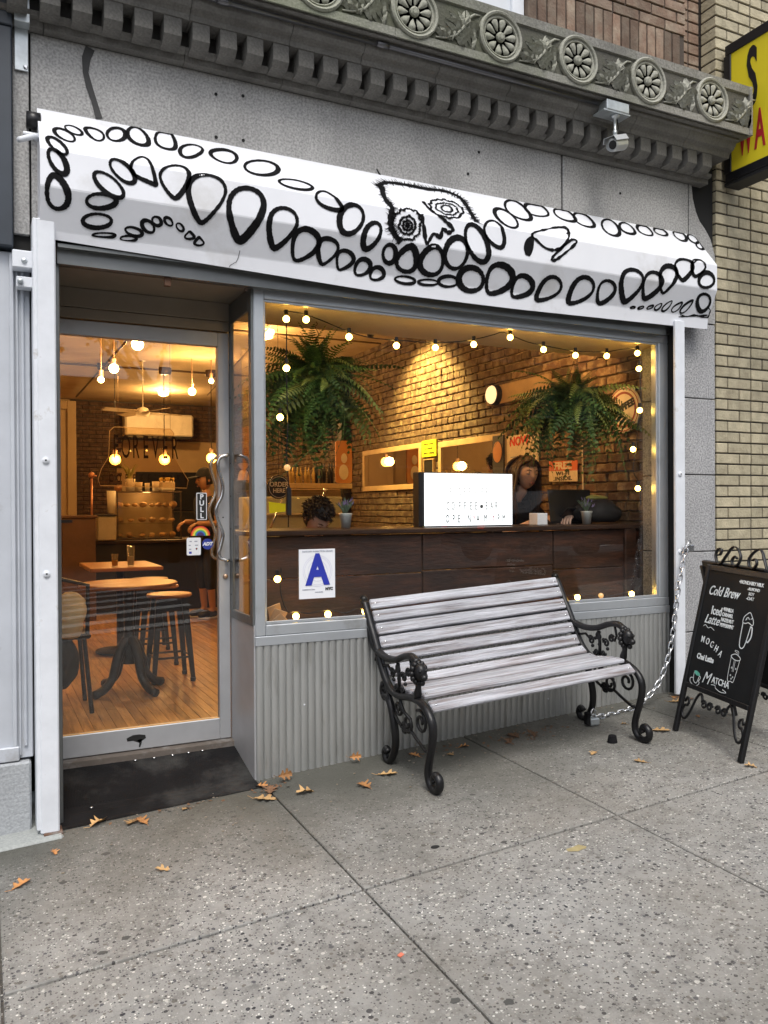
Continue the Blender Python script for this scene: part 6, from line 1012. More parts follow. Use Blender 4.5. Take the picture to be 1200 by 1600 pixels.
# wall washer on the brick
t=thing('brick_spotlight','small track spotlight washing the inside brick wall with yellow light','spotlight',(2.2,3.6,3.1)); b=B(); b.m=Matrix.Translation((2.35,3.3,3.07)); b.lathe([(.03,-.05),(.04,.0),(.04,.08),(.0,.09)],(0,0,0),12); obj('can',b,'sign_black',t,smooth=True); lamp('glow',(2.35,3.3,2.97),330,(1,.66,.20),.05,t,spot=R(105),aim=(3.0,3.3,2.3))
for i,(x,y,e) in enumerate(((2.30,.70,26),(1.6,4.2,22),(1.5,8.9,60),(.0,1.1,12))):  # lamps added as warm fill for the room, the woman and the back wall
    zz=2.68 if i==0 else 3.10
    t=thing('fill_lamp',('added fill lamp above the front of the window counter, lighting the woman','added fill lamp above the display case','added fill lamp brightening the back wall','added fill lamp just behind the glass door')[i],'ceiling lamp',(x,y,3.18),group='added fill lamps under the ceiling'); b=B(); b.lathe([(.0,zz),(.07,zz+.02),(.09,zz+.07),(.09,3.2 if i else zz+.1)],(x,y,0),16); obj('shade',b,M('fill_glow%s'%'abcd'[i],(.9,.7,.4),emit=(1,.65,.25),es=5),t,smooth=True); lamp('glow',(x,y,zz-.07),e*.9,WARM,.07,t)
# tables and stools
M('iron_dark',(.010,.009,.009),rough=.45,var=.3)
rt=thing('round_table','round wooden cafe table on a black iron pedestal inside the door','table',(-.13,1.75,FZ))
b=B(); b.lathe([(.0,.885),(.30,.885),(.312,.895),(.312,.908),(.305,.912),(.0,.912)],(-.13,1.80,0),36); obj('tabletop',b,'table_orange',rt)
b=B(); b.lathe([(.05,.885),(.035,.86),(.03,.6),(.045,.5),(.03,.42),(.05,.38)],(-.13,1.80,0),12); obj('pedestal',b,'iron_dark',rt,smooth=True)
for k in range(4): 
    a=.5+k*PI/2; d=Vector((math.cos(a),math.sin(a),0)); c0=Vector((-.13,1.80,0)); b=B(); b.tube(sm3([c0+Vector((0,0,.55)),c0+d*.06+Vector((0,0,.50)),c0+d*.10+Vector((0,0,.40)),c0+d*.13+Vector((0,0,.30)),c0+d*.2+Vector((0,0,.235)),c0+d*.27+Vector((0,0,.215))],2),[.03]*6+[.028]*5,8); obj('leg',b,'iron_dark',rt,smooth=True)
t2=thing('square_table','square dark table with a wood edge holding two glasses','table',(.0,3.4,FZ)); b=B(); b.cb(-.24,.32,2.95,3.75,.90,.93,.004); obj('tabletop',b,'table_orange',t2); b=B(); b.lathe([(.03,.9),(.03,.24),(.2,.22),(.2,.2)],(.04,3.35,0),12); obj('pedestal',b,'iron_dark',t2,smooth=True)
for x,z1,lab,r0 in ((-.042,1.035,'short amber drink glass on the square table',.028),(.082,1.10,'tall water glass on the square table',.032)):
    t=thing('drinking_glass',lab,'glass',(x,3.05,.93)); b=B(); b.lathe([(r0*.8,.932),(r0,z1),(r0-.003,z1),(r0*.8-.003,.94),(0,.94)],(x,3.05,0),16); obj('tumbler',b,'thin_glass',t,smooth=True); b=B(); b.lathe([(0,.942),(r0*.78,.942),(r0*.85,.942+(z1-.94)*.45),(0,.942+(z1-.94)*.45)],(x,3.05,0),14); obj('drink',b,M('drink_%s'%('amber' if r0<.03 else 'water'),(.4,.2,.05) if r0<.03 else (.4,.38,.3),rough=.1),t)
def stool(x,y,lab,first=None):
    if first: return dup(first,(x,y,FZ),rnd.uniform(-.4,.4),lab,'metal stools with orange wooden seats')
    t=thing('bar_stool',lab,'stool',(x,y,FZ),group='metal stools with orange wooden seats')
    b=B(); b.lathe([(.0,.775),(.15,.775),(.158,.785),(.152,.797),(.0,.797)],(x,y,0),24); obj('seat',b,'table_orange',t)
    for k in range(4):
        a=PI/4+k*PI/2; c,s_=math.cos(a),math.sin(a); b=B(); b.tube([(x+.12*c,y+.12*s_,.775),(x+.19*c,y+.19*s_,.21)],[.024,.014],4,flat=1.4); b.lathe([(.018,FZ),(.02,.215)],(x+.19*c,y+.19*s_,0),8); obj('leg',b,'iron_dark',t)
    b=B(); pr=[(x+.175*math.cos(PI/4+k*PI/2),y+.175*math.sin(PI/4+k*PI/2),.36) for k in range(4)]; b.tube(pr,.008,5,closed=True); obj('foot_rail',b,'iron_dark',t)
    b=B(); pr=[(x+.13*math.cos(PI/4+k*PI/2),y+.13*math.sin(PI/4+k*PI/2)) for k in range(4)]; b.ext(pr,.68,.775,'z'); obj('apron',b,'iron_dark',t); return t
s0=stool(.19,2.08,'nearest metal stool with orange seat right of the round table'); stool(.24,2.75,'metal stool with orange seat behind the nearest one',s0); stool(.30,3.45,'farthest metal stool with orange seat beside the square table',s0); stool(2.48,1.32,'metal stool under the seated woman behind the counter',s0); stool(.92,1.35,'metal stool under the man bent over the counter',s0)
chn=thing('jacket_chair','black metal chair with a cream jacket hung over it just inside the door','chair',(-.56,1.45,FZ))
b=B()
for dx,dy in ((-.18,-.18),(.18,-.18),(-.18,.18),(.18,.18)): b.tube([(-.60+dx*.8,1.5+dy*.8,.63),(-.60+dx,1.5+dy,FZ)],.014,6)
obj('legs',b,'iron_dark',chn); b=B(); b.cb(-.78,-.42,1.32,1.68,.63,.66,.01); obj('seat',b,'iron_dark',chn); b=B(); b.tube([(-.44,1.34,.66),(-.44,1.30,.95),(-.62,1.30,1.0),(-.78,1.30,.95),(-.78,1.34,.66)],.014,6); obj('back_frame',b,'iron_dark',chn)
M('cream_cloth',(.62,.55,.36),rough=.9,var=.15,scale=8,bump=.5,bs=12)
blob('cream_jacket',(-.545,1.34,.76),.14,(.75,.65,1.05),'cream_cloth','cream jacket draped over the chair just inside the door','jacket',4,.16)
blob('black_backpack',(-.62,1.38,.50),.17,(.8,.8,1.1),'black_cloth','black backpack hanging below the cream jacket','backpack',9,.10)
# service counter, pastry case and its goods
sc_=thing('service_counter','long black service counter across the back of the coffee shop','counter',(.9,6.2,FZ)); b=B(); b.cb(-.05,3.0,6.05,6.7,FZ,.99,.006); obj('front',b,'sign_black',sc_); b=B(); b.cb(-.08,3.0,6.0,6.75,.99,1.03,.006); obj('top',b,'counter_top',sc_)
dk=thing('wood_cabinet','dark brown wooden cabinet left of the service counter','cabinet',(-.07,5.6,FZ)); b=B(); b.cb(-.235,.105,5.5,5.95,FZ,1.30,.006); obj('body',b,M('cabinet_wood',(.09,.045,.022),rough=.5,var=.3,scale=5),dk); b=B(); b.cb(-.25,.12,5.48,5.97,1.30,1.325,.004); obj('top',b,'cabinet_wood',dk)
b=B(); b.tube([(.10,5.8,1.03),(.10,5.8,1.76)],.012,8); b.lathe([(.02,1.74),(.035,1.76),(.03,1.79),(.0,1.81)],(.10,5.8,0),10); b.tube([(.10,5.8,1.77),(.15,5.78,1.76)],.01,6); obj('copper_pipe',b,'copper',label='upright copper pipe with a brass tap beside the cabinet',cat='pipe',smooth=True)
pc=thing('pastry_case','glass pastry case full of baked goods on the service counter','display case',(.79,6.3,1.03))
for x in (.41,1.14): 
    for y in (6.1,6.55): b=B(); b.cb(x,x+.015,y,y+.015,1.03,1.60,.002); obj('post',b,'track_metal',pc)
for z in (1.04,1.22,1.40,1.595): b=B(); b.cb(.405,1.16,6.09,6.57,z-.006,z+.006,.002); obj('shelf',b,'thin_glass' if z<1.5 and z>1.1 else 'track_metal',pc)
b=B(); b.box(.41,1.155,6.085,6.09,1.04,1.59); obj('front_glass',b,'thin_glass',pc); b=B(); b.box(.41,1.155,6.57,6.58,1.04,1.59); obj('back_panel',b,M('case_back',(.42,.27,.12),rough=.5),pc)
lamp('glow',(.78,6.3,1.57),3.5,WARM,.05,pc); q=random.Random(4)
for z,n_ in ((1.055,6),(1.235,6),(1.415,8)):
    for k in range(n_):
        x=.47+k*.62/(n_-1)+q.uniform(-.01,.01); b=B(); r0=q.uniform(.035,.05); b.ball((x,6.22+q.uniform(0,.12),z+r0*.6),r0,10,7,(1,1,q.uniform(.5,.9))); obj('pastry',b,'pastry',pc,smooth=True)
t=thing('ice_bin','clear plastic bin with napkins left of the pastry case','bin',(.27,5.9,1.03)); b=B(); b.cb(.18,.38,5.95,6.15,1.035,1.31,.01); obj('bin_body',b,M('bin_plastic',(.42,.36,.26),rough=.3),t); b=B(); b.cb(.17,.39,5.94,6.16,1.31,1.33,.004); obj('lid',b,'sign_black',t)
t=thing('cup_stack','tall stack of white paper cups left of the pastry case','cups',(.36,6.2,1.33)); b=B(); b.lathe([(.042,1.34),(.05,1.60),(.0,1.60)],(.335,6.0,0),14); obj('cups',b,'paper_cup_white',t,smooth=True)
for x,r0,h,mat,lab in ((.46,.05,.07,'table_orange','orange pot on the left end of the pastry case'),(.60,.06,.15,'paper_cup_white','large cream planter on top of the pastry case'),(.70,.045,.11,'cream_card','small jar beside the planter on the pastry case'),(.80,.03,.10,'paper_cup_white','white bottle on the middle of the pastry case'),(.90,.045,.12,'paper_cup_white','white cup on the right half of the pastry case')):
    b=B(); b.lathe([(r0*.8,1.603),(r0,1.603+h),(r0*.85,1.603+h),(0,1.60+h*.8)],(x,6.35,0),14); obj('counter_jar',b,mat,smooth=True,label=lab,cat='jar')
t=thing('bread_crate','yellow topped box of takeaway cups at the right end of the pastry case','box',(1.03,6.35,1.6)); b=B(); b.cb(.95,1.12,6.28,6.45,1.603,1.73,.02); obj('box',b,'cream_card',t); b=B(); b.cb(.955,1.115,6.29,6.44,1.73,1.77,.01); obj('yellow_top',b,M('crate_yellow',(.75,.5,.08)),t)
pt=thing('snake_plant','spiky potted plant rising beside the pastry case','plant',(.60,6.4,1.75)); b=B()
for k in range(7): a=k*.9; b.tube(sm3([(.60,6.4,1.74),(.60+.05*math.cos(a),6.4+.05*math.sin(a),1.86),(.60+(.10+.05*(k%3))*math.cos(a),6.4+.08*math.sin(a),1.93-.03*(k%2))],3),[.012]*4+[.004]*3,5)
obj('leaves',b,M('spike_leaf',(.25,.25,.07),rough=.5),pt)
# hanging acrylic FOREVER sign
hs_=thing('hanging_sign','clear bell shaped FOREVER sign hanging inside the coffee shop','sign',(.45,4.5,1.95))
b=B(); op=[(.03,1.62),(.86,1.60),(.875,1.68),(.80,1.80),(.745,1.90),(.735,2.15),(.70,2.19),(.16,2.19),(.12,2.15),(.11,1.90),(.04,1.78),(.01,1.68)]; b.ext(op,4.5,4.51,'y'); obj('acrylic_plate',b,glassmat('acrylic_glass',(.93,.86,.76),1.0),hs_)
b=B(); n=len(op); b.tube([(x,4.497,z) for x,z in op],.003,5,closed=True); obj('edge',b,'tan_frame',hs_)
for i,ch_ in enumerate('FOREVER'): text(ch_,(.175+i*.094,4.485,1.99),.33,M('sign_brown',(.008,.004,.003),rough=.8,spec=.1).name if i==0 else 'sign_brown',hs_,xs=.34,bold=0)
for i,ch_ in enumerate('COFFEE BAR'): text(ch_,(.13+i*.072,4.495,1.69),.11,'sign_brown',hs_,xs=.5,bold=.0005)
for x in (.2,.7): b=B(); b.tube([(x,4.5,2.19),(x,4.5,3.17)],.002,4); obj('wire',b,'track_metal',hs_)
# display region seen through the left half of the window
bs=thing('bottle_shelf','tan wooden shelf carrying bottles beyond the left fern','shelf',(2.1,4.4,1.6)); b=B(); b.cb(1.55,2.62,4.35,4.6,1.60,1.655,.006); b.cb(1.55,2.60,4.62,4.66,FZ,1.60,.01); obj('board',b,'tan_frame',bs)
for k in range(12):
    x=1.93+k*.045; dark=k>6; hgt=.17 if not dark else .22
    b=B(); b.lathe([(.0,1.656),(.019,1.656),(.020,1.656+hgt*.6),(.008,1.656+hgt*.8),(.008,1.656+hgt),(.0,1.656+hgt)],(x,4.43+.03*(k%2),0),10); obj('bottle',b,'sign_black' if dark else M('bottle_clear',(.5,.35,.12),rough=.15,var=.3).name if k==0 else 'bottle_clear',smooth=True,label='dark glass bottle in the row on the far shelf' if dark else 'pale syrup bottle in the row on the far shelf',cat='bottle',group='dark bottles on the far shelf' if dark else 'pale bottles on the far shelf')
op_=thing('orange_panel','orange rounded board with a pale figure standing on the far shelf','panel',(2.54,4.4,1.66)); b=B(); b.ext(rounded(2.44,2.63,1.66,2.12,.03),4.38,4.40,'y'); obj('board',b,'orange_panel',op_)
b=B(); b.m=Matrix.Translation((2.535,4.377,1.93)); b.ball((0,0,0),.045,12,8,(.8,.05,1.2)); b.m=Matrix.Translation((2.53,4.377,1.78)); b.ball((0,0,0),.07,12,8,(.8,.05,1.2)); obj('pale_figure',b,'cream_card',op_,kind=None)
dc=thing('display_fridge','pale glass fronted display counter on the left beyond the window','display case',(1.65,3.2,FZ)); b=B(); b.cb(1.22,2.05,3.3,3.9,FZ,1.50,.01); obj('body',b,M('fridge_white',(.55,.55,.42),rough=.5,var=.1),dc); b=B(); b.cb(1.20,2.07,3.18,3.92,1.535,1.56,.004); obj('glass_top',b,'thin_glass',dc)
for x in (1.42,1.80): b=B(); b.tube([(x-.18,3.15,1.10),(x+.03,3.19,1.55)],.011,8); b.ball((x+.03,3.19,1.555),.022,10,8); obj('front_rod',b,'steel_bright',dc,smooth=True)
b=B(); b.box(1.22,2.05,3.19,3.195,1.0,1.53); obj('front_glass',b,'thin_glass',dc); b=B(); b.cb(1.24,2.03,3.25,3.29,1.33,1.35,.003); obj('price_rail',b,'cream_card',dc)
t=thing('order_sign','round black ORDER HERE sign hanging left inside the window','sign',(.84,1.6,1.46)); b=B(); b.lathe([(.0,1.595),(.078,1.595),(.082,1.60),(.082,1.606)],(.842,0,1.54),30,'y'); obj('disc',b,'sign_black',t)
b=B(); b.lathe([(.070,1.5935),(.073,1.5935)],(.842,0,1.54),30,'y'); obj('ring',b,'cream_card',t); text('ORDER',(.842,1.592,1.558),.046,'cream_card',t,bold=.0008,xs=.9); text('HERE',(.842,1.592,1.515),.042,'cream_card',t,bold=.0008,xs=.9)
b=B(); b.tube([(.842,1.6,1.62),(.842,1.6,3.2)],.002,4); obj('wire',b,'sign_black',t)
t=thing('green_note','neon green handwritten note taped below the ORDER HERE sign','note',(.83,1.6,1.38)); b=B(); b.ext([(.775,1.36),(.89,1.372),(.892,1.425),(.77,1.44)],1.60,1.602,'y'); obj('paper',b,'neon_paper',t)
b=B(); b.tube([(.83,1.605,1.43),(.83,1.605,1.48)],.001,4); obj('tape',b,'cream_card',t)
# ================================================================ THE STREET BEHIND THE CAMERA (reflected in the glass)
ob=thing('opposite_building','dark brick row building across the street','building',(5,-24,-.5))
b=B(); b.box(7,40,-34,-24,-2,9.5); b.box(-40,6.9,-34,-23,-2,5.6); obj('wall',b,M('far_brick',(.10,.06,.045),rough=.9,var=.3,scale=2,bump=.3),ob)
M('far_glass',(.04,.05,.06),rough=.08)
for i in range(14):
    for j in range(3):
        x=8+i*2.3; z=3.0+j*2.2; b=B(); b.box(x,x+1.2,-24.02,-23.96,z,z+1.4); o=obj('window',b,'far_glass',ob); b=B(); b.cb(x-.12,x+1.32,-24.05,-23.97,z-.12,z-.02,.01); obj('sill',b,'cement',o)
b=B(); b.cb(7,40,-24.5,-23.9,9.5,9.9,.03); obj('roof_cornice',b,'cornice_stone',ob)
def car(cx,cy,lab,col,rz=0):
    g=GZ(cx,cy)-.14; t=thing('parked_car',lab,'car',(cx,cy,g),group='cars on the street behind the camera')
    M('paint_'+col,{'dark':(.02,.022,.028),'grey':(.12,.13,.14),'white':(.6,.6,.6)}[col],rough=.2,var=.02)
    b=B(); side=[(-2.2,.35),(-2.25,.7),(-2.1,.92),(-1.3,1.0),(-.75,1.40),(.65,1.42),(1.35,1.02),(2.1,.88),(2.28,.65),(2.25,.35)]
    b.m=Matrix.Translation((cx,cy,g)); b.ext([(x,z) for x,z in side],-.85,.85,'y'); body=obj('body',b,'paint_'+col,t)
    b=B(); b.m=Matrix.Translation((cx,cy,g)); b.ext([(-1.15,1.02),(-.72,1.34),(.60,1.36),(1.18,1.03)],-.86,.86,'y'); obj('side_window',b,'far_glass',t)
    for x in (-1.4,1.4):
        for y in (-.8,.8): b=B(); b.m=Matrix.Translation((cx+x,cy,g)); b.lathe([(.0,y-.1),(.32,y-.1),(.33,y),(.32,y+.1),(.0,y+.1)],(0,0,.33),20,'y'); obj('wheel',b,'rubber_mat',t,smooth=True)
    for y in (-.65,.65): b=B(); b.m=Matrix.Translation((cx,cy,g)); b.cb(-2.27,-2.2,y-.09,y+.09,.70,.78,.01); obj('tail_light',b,'tail_red' if 'tail_red' in MATS else M('tail_red',(.5,.01,.01),emit=(1,.03,.03),es=1.0).name,t)
    return t
car(9.4,-9.4,'dark sedan driving past on the street with red tail lights','dark'); car(-8.2,-8.0,'grey sedan parked up the street','grey')
M('bark',(.07,.055,.045),rough=.9,bump=.6,bs=20); M('autumn_leaf',(.16,.10,.03),rough=.7,rn=.3)
def tree(x,y,h,lab,seed):
    g=GZ(x,y); q=random.Random(seed); t=thing('street_tree',lab,'tree',(x,y,g),group='street trees along the kerb'); b=B(); tips=[]
    def br(p,d,l,r,n):
        e=p+d*l; b.tube([p,(p+e)/2+Vector((q.uniform(-.05,.05),q.uniform(-.05,.05),0))*l,e],[r,r*.85,r*.65],7 if n>2 else 4)
        if n==0: tips.append(e); return
        for k in range(3 if n>1 else 2):
            a=q.uniform(0,6.28); s_=q.uniform(.35,.8); nd=(d+Vector((math.cos(a)*s_,math.sin(a)*s_,q.uniform(-.1,.35)))).normalized(); br(e,nd,l*q.uniform(.62,.8),r*.6,n-1)
        tips.append(e)
    br(Vector((x,y,g)),Vector((.03,0,1)),h*.34,.16,5); obj('trunk',b,'bark',t,smooth=True)
    b=B()
    for e in tips:
        for k in range(11):
            c=e+Vector((q.uniform(-.3,.3),q.uniform(-.3,.3),q.uniform(-.3,.3))); u=Vector((q.uniform(-1,1),q.uniform(-1,1),q.uniform(-1,1))).normalized()*.085; w=u.orthogonal().normalized()*.06; b.add([c-u,c-w,c+u,c+w],[(0,1,2,3)])
    obj('crown',b,'autumn_leaf',t)
tree(-2.6,-5.6,7.5,'bare limbed street tree at the kerb behind the camera',3) if False else None
tree(-1.2,-15.5,8.0,'thin leafed autumn tree across the street facing the door',3); tree(3.6,-17.5,8.5,'bushy autumn tree across the street right of the first',12); tree(9.5,-20,8.5,'thin leafed autumn tree near the far crosswalk',6)

b=B(); b.box(-60,6,-75,-60,-2,7); obj('distant_building',b,'far_brick',label='low distant brick block at the end of the side street',cat='building')
# ================================================================ PEOPLE
M('skin',(.70,.47,.36),rough=.5,var=.05); M('skin_tan',(.45,.24,.14),rough=.5,var=.05); M('hair_brown',(.045,.025,.016),rough=.45,var=.3,scale=30); M('hair_black',(.012,.010,.010),rough=.5,var=.3,scale=30)
M('shirt_black',(.015,.015,.018),rough=.9,var=.3,scale=12,bump=.3,bs=12); M('shirt_grey',(.06,.065,.075),rough=.9,var=.2,scale=12,bump=.3,bs=10); M('trousers_black',(.012,.012,.014),rough=.9); M('lip',(.38,.13,.11),rough=.45); M('brow',(.03,.018,.012)); M('eye_white',(.6,.58,.55),rough=.2); M('shoe_sole',(.6,.6,.58))
def skin_mesh(chains,root=0,sub=2):
    """chains: list of joint lists [(x,y,z,r)...]; a joint equal to an earlier one is shared"""
    vs=[];rs=[];es=[];key={}
    def vi(j):
        k=tuple(round(c,4) for c in j[:3])
        if k not in key: key[k]=len(vs); vs.append(j[:3]); rs.append(j[3])
        return key[k]
    for c in chains:
        ids=[vi(j) for j in c]
        es+= [(a,b_) for a,b_ in zip(ids,ids[1:]) if a!=b_]
    me=bpy.data.meshes.new('tmp'); me.from_pydata(vs,es,[]); o=bpy.data.objects.new('tmp',me); COL.objects.link(o)
    sk=o.modifiers.new('s','SKIN'); sk.use_smooth_shade=True
    for i,r in enumerate(rs):
        d=me.skin_vertices[0].data[i]; d.radius=(r,r) if not isinstance(r,tuple) else r; d.use_root=(i==root)
    su=o.modifiers.new('u','SUBSURF'); su.levels=sub; su.render_levels=sub
    dg=bpy.context.evaluated_depsgraph_get(); m2=bpy.data.meshes.new_from_object(o.evaluated_get(dg)); bpy.data.objects.remove(o); bpy.data.meshes.remove(me); return m2
def head_geo(sc=1.0,hair=0):
    b=B(); n,m=36,28; vs=[]
    for i in range(m+1):
        th=PI*i/m
        for j in range(n):
            ph=2*PI*j/n; x=math.sin(th)*math.sin(ph); y=-math.sin(th)*math.cos(ph); z=math.cos(th)
            X,Y,Z=x*.074,y*.094,z*.112
            if z<0: k=1-.34*(-z)**1.3; X*=k; Y*=(1-.20*(-z)) ; Y-= .012*(-z)
            f=max(0,-y)
            if f>0:
                Y-= f*( .024*math.exp(-(X/.011)**2-((Z+.012)/.020)**2) + .010*math.exp(-(X/.009)**2-((Z-.012)/.022)**2) )
                for s_ in (-1,1): Y+= f*.010*math.exp(-((X-s_*.031)/.016)**2-((Z-.016)/.012)**2); Y-= f*.005*math.exp(-((X-s_*.028)/.02)**2-((Z-.036)/.008)**2)
                Y-= f*.006*math.exp(-(X/.02)**2-((Z+.052)/.010)**2); Y-=f*.007*math.exp(-(X/.018)**2-((Z+.092)/.014)**2); Y+=f*.004*math.exp(-(X/.02)**2-((Z+.068)/.006)**2)
            vs.append((X*sc,Y*sc,Z*sc))
    fs=[]
    for i in range(m):
        for j in range(n): fs.append((i*n+j,i*n+(j+1)%n,(i+1)*n+(j+1)%n,(i+1)*n+j))
    b.add(vs,fs)
    for s_ in (-1,1): o=b.m; b.m=Matrix.Translation((s_*.073*sc,.008,.0))@Matrix.Diagonal((.35,.7,1,1)); b.ball((0,0,0),.028*sc,10,8); b.m=o
    return b
def person(name,lab,loc,chains,shirt,trous,headc,yaw,pitch,skin='skin',shirtm='shirt_black',hair='short',hairm='hair_black',sub=2,shoes=None,roll=0,hands=()):
    t=thing(name,lab,'person',loc); O=Vector(loc)
    HM=Matrix.Translation(headc)@Matrix.Rotation(yaw,4,'Z')@Matrix.Rotation(pitch,4,'X')@Matrix.Rotation(roll,4,'Y')
    # the body is slimmer under the clothes so that no skin shows through them
    ch2=[]
    for c in chains:
        if len(c)>=4 and c[0]==chains[0][2] if len(chains[0])>2 else False:
            a,b_,e=c[0],c[1],c[2]; ch2.append([(*a[:3],a[3]-.035),(*b_[:3],.034),(b_[0]+(e[0]-b_[0])*.8,b_[1]+(e[1]-b_[1])*.8,b_[2]+(e[2]-b_[2])*.8,e[3]*.95)]+list(c[2:]))
        else: ch2.append([(*j[:3],j[3]-.035 if j[3]>.095 else (j[3]-.02 if j[3]>.075 else j[3])) for j in c])
    me=skin_mesh(ch2,0,sub); hb=head_geo()
    nv=[v.co.copy() for v in me.vertices]; fs=[tuple(p.vertices) for p in me.polygons]; o=len(nv)
    nv+=[HM@v for v in hb.v]; fs+=[tuple(i+o for i in f) for f in hb.f]
    for hnd in hands:
        g=hand_geo(*hnd); o=len(nv); nv+=g[0]; fs+=[tuple(i+o for i in f) for f in g[1]]
    b=B(); b.add(nv,fs); body=obj('body',b,skin,t,smooth=True,recalc=False)
    if shirt: m=skin_mesh(shirt,0,sub); b=B(); b.add([v.co for v in m.vertices],[tuple(p.vertices) for p in m.polygons]); obj('shirt',b,shirtm,t,smooth=True,recalc=False)
    if trous: m=skin_mesh(trous,0,sub); b=B(); b.add([v.co for v in m.vertices],[tuple(p.vertices) for p in m.polygons]); obj('trousers',b,'trousers_black',t,smooth=True,recalc=False)
    def face(nm,mat,f): q=B(); q.m=HM; f(q); obj(nm,q,mat,t,smooth=True)
    for s_ in (-1,1):
        face('eye','eye_white',lambda q:q.ball((s_*.031,-.0755,.014),.0115,10,8))
        face('eyelid',skin,lambda q:q.ball((s_*.031,-.0765,.0165),.0122,10,8,(1.1,1,.85)))
        face('eyelash','brow',lambda q:q.tube([(s_*.020,-.0885,.0105),(s_*.031,-.0905,.0075),(s_*.043,-.0855,.0115)],[.0008,.0014,.0008],5))
        face('eyebrow','brow',lambda q:q.tube([(s_*.016,-.0955,.034),(s_*.032,-.0935,.041),(s_*.048,-.081,.036)],[.0016,.0024,.001],5,flat=1.4))
    face('lips','lip',lambda q:(q.ball((0,-.1005,-.049),.018,12,6,(1,.35,.22)),q.ball((0,-.1,-.0565),.015,12,6,(1,.38,.28))))
    # hair
    q=B(); q.m=HM; hv=head_geo(1.0); keep=[]
    vs2=[]
    for v in hv.v: vs2.append(Vector((v.x*1.12,v.y*1.10+.010,v.z*1.10+.008)))
    fs2=[f for f in hv.f if (lambda c: (c.y>-.028 and c.z>-.055 and abs(c.x)<.2) or c.z>.062)(sum((vs2[i] for i in f),Vector())/len(f)) and f[0]<37*29]
    import mathutils.noise as no
    vs2=[v*(1+.035*no.noise(v*60)+.03*no.noise(v*Vector((25,25,25)).x)) for v in vs2]
    q.add(vs2,fs2); 
    if hair in('short','long','cap'): ho=obj('hair',q,hairm,t,smooth=True)
    if hair=='short':
        q=B(); q.m=HM; rn=random.Random(9)
        for i in range(420):
            a=rn.uniform(0,6.28); e=math.acos(rn.uniform(-.1,1)); x,y,z=math.sin(e)*math.sin(a),-math.sin(e)*math.cos(a),math.cos(e)
            if y<-.35 and z<.55: continue
            p=Vector((x*.080,y*.100+.010,z*.120+.008)); d=Vector((x*.5+rn.uniform(-.3,.3),y*.5-.35+rn.uniform(-.3,.3),z*.3+.1)).normalized(); q.tube([p,p+d*.018,p+d*.034+Vector((0,-.004,-.006))],[.0055,.0045,.001],4)
        obj('hair_tufts',q,hairm,t,smooth=True)
    if hair=='long':
        q=B(); q.m=HM; rn=random.Random(5)
        for i in range(150):
            a=rn.uniform(-.15,1.15)*PI; s_=1 if i%2 else -1
            # from the parting over the side and down
            x0=s_*rn.uniform(.0,.02); y0=rn.uniform(-.055,.08); side=s_*rn.uniform(.074,.090); L=rn.uniform(.26,.36); fwd=rn.uniform(-.045,.09)
            if fwd<-.01: side=s_*rn.uniform(.082,.094)
            p=[(x0,y0,.122-abs(y0)*.35),(s_*.05,y0*1.0-.0,.100-abs(y0)*.2),(side,fwd*.9,.030),(side*1.06,fwd,-.05),(side*1.08+s_*.01,fwd-.01,-.14),(side*1.05,fwd-.03,-L*.8),(side*.98,fwd-.04,-L)]
            q.tube(sm3(p,3),[.0065]*10+[.006]*5+[.004]*4,4)
        for i in range(110):
            x=rn.uniform(-.10,.10); p=[(x*.3,.06,.115),(x,.10,.05),(x*1.1,.105,-.05),(x*1.1,.095,-.16),(x*1.0,.09,-.30)]; q.tube(sm3(p,3),[.009]*13,4)
        obj('long_hair',q,hairm,t,smooth=True)
    if hair=='cap':
        q=B(); q.m=HM; vs3=[Vector((v.x*1.16,v.y*1.14+.006,v.z*1.14+.012)) for v in hv.v]; fs3=[f for f in hv.f if f[0]<37*29 and (sum((vs3[i] for i in f),Vector())/len(f)).z>.045]; q.add(vs3,fs3); cp_=obj('cap',q,'shirt_black',t,smooth=True)
        q=B(); q.m=HM; q.m=q.m@Matrix.Translation((0,-.125,.052))@Matrix.Diagonal((1,1,.15,1)); q.ball((0,0,0),.07,14,8); obj('brim',q,'shirt_black',cp_,smooth=True)
    return t
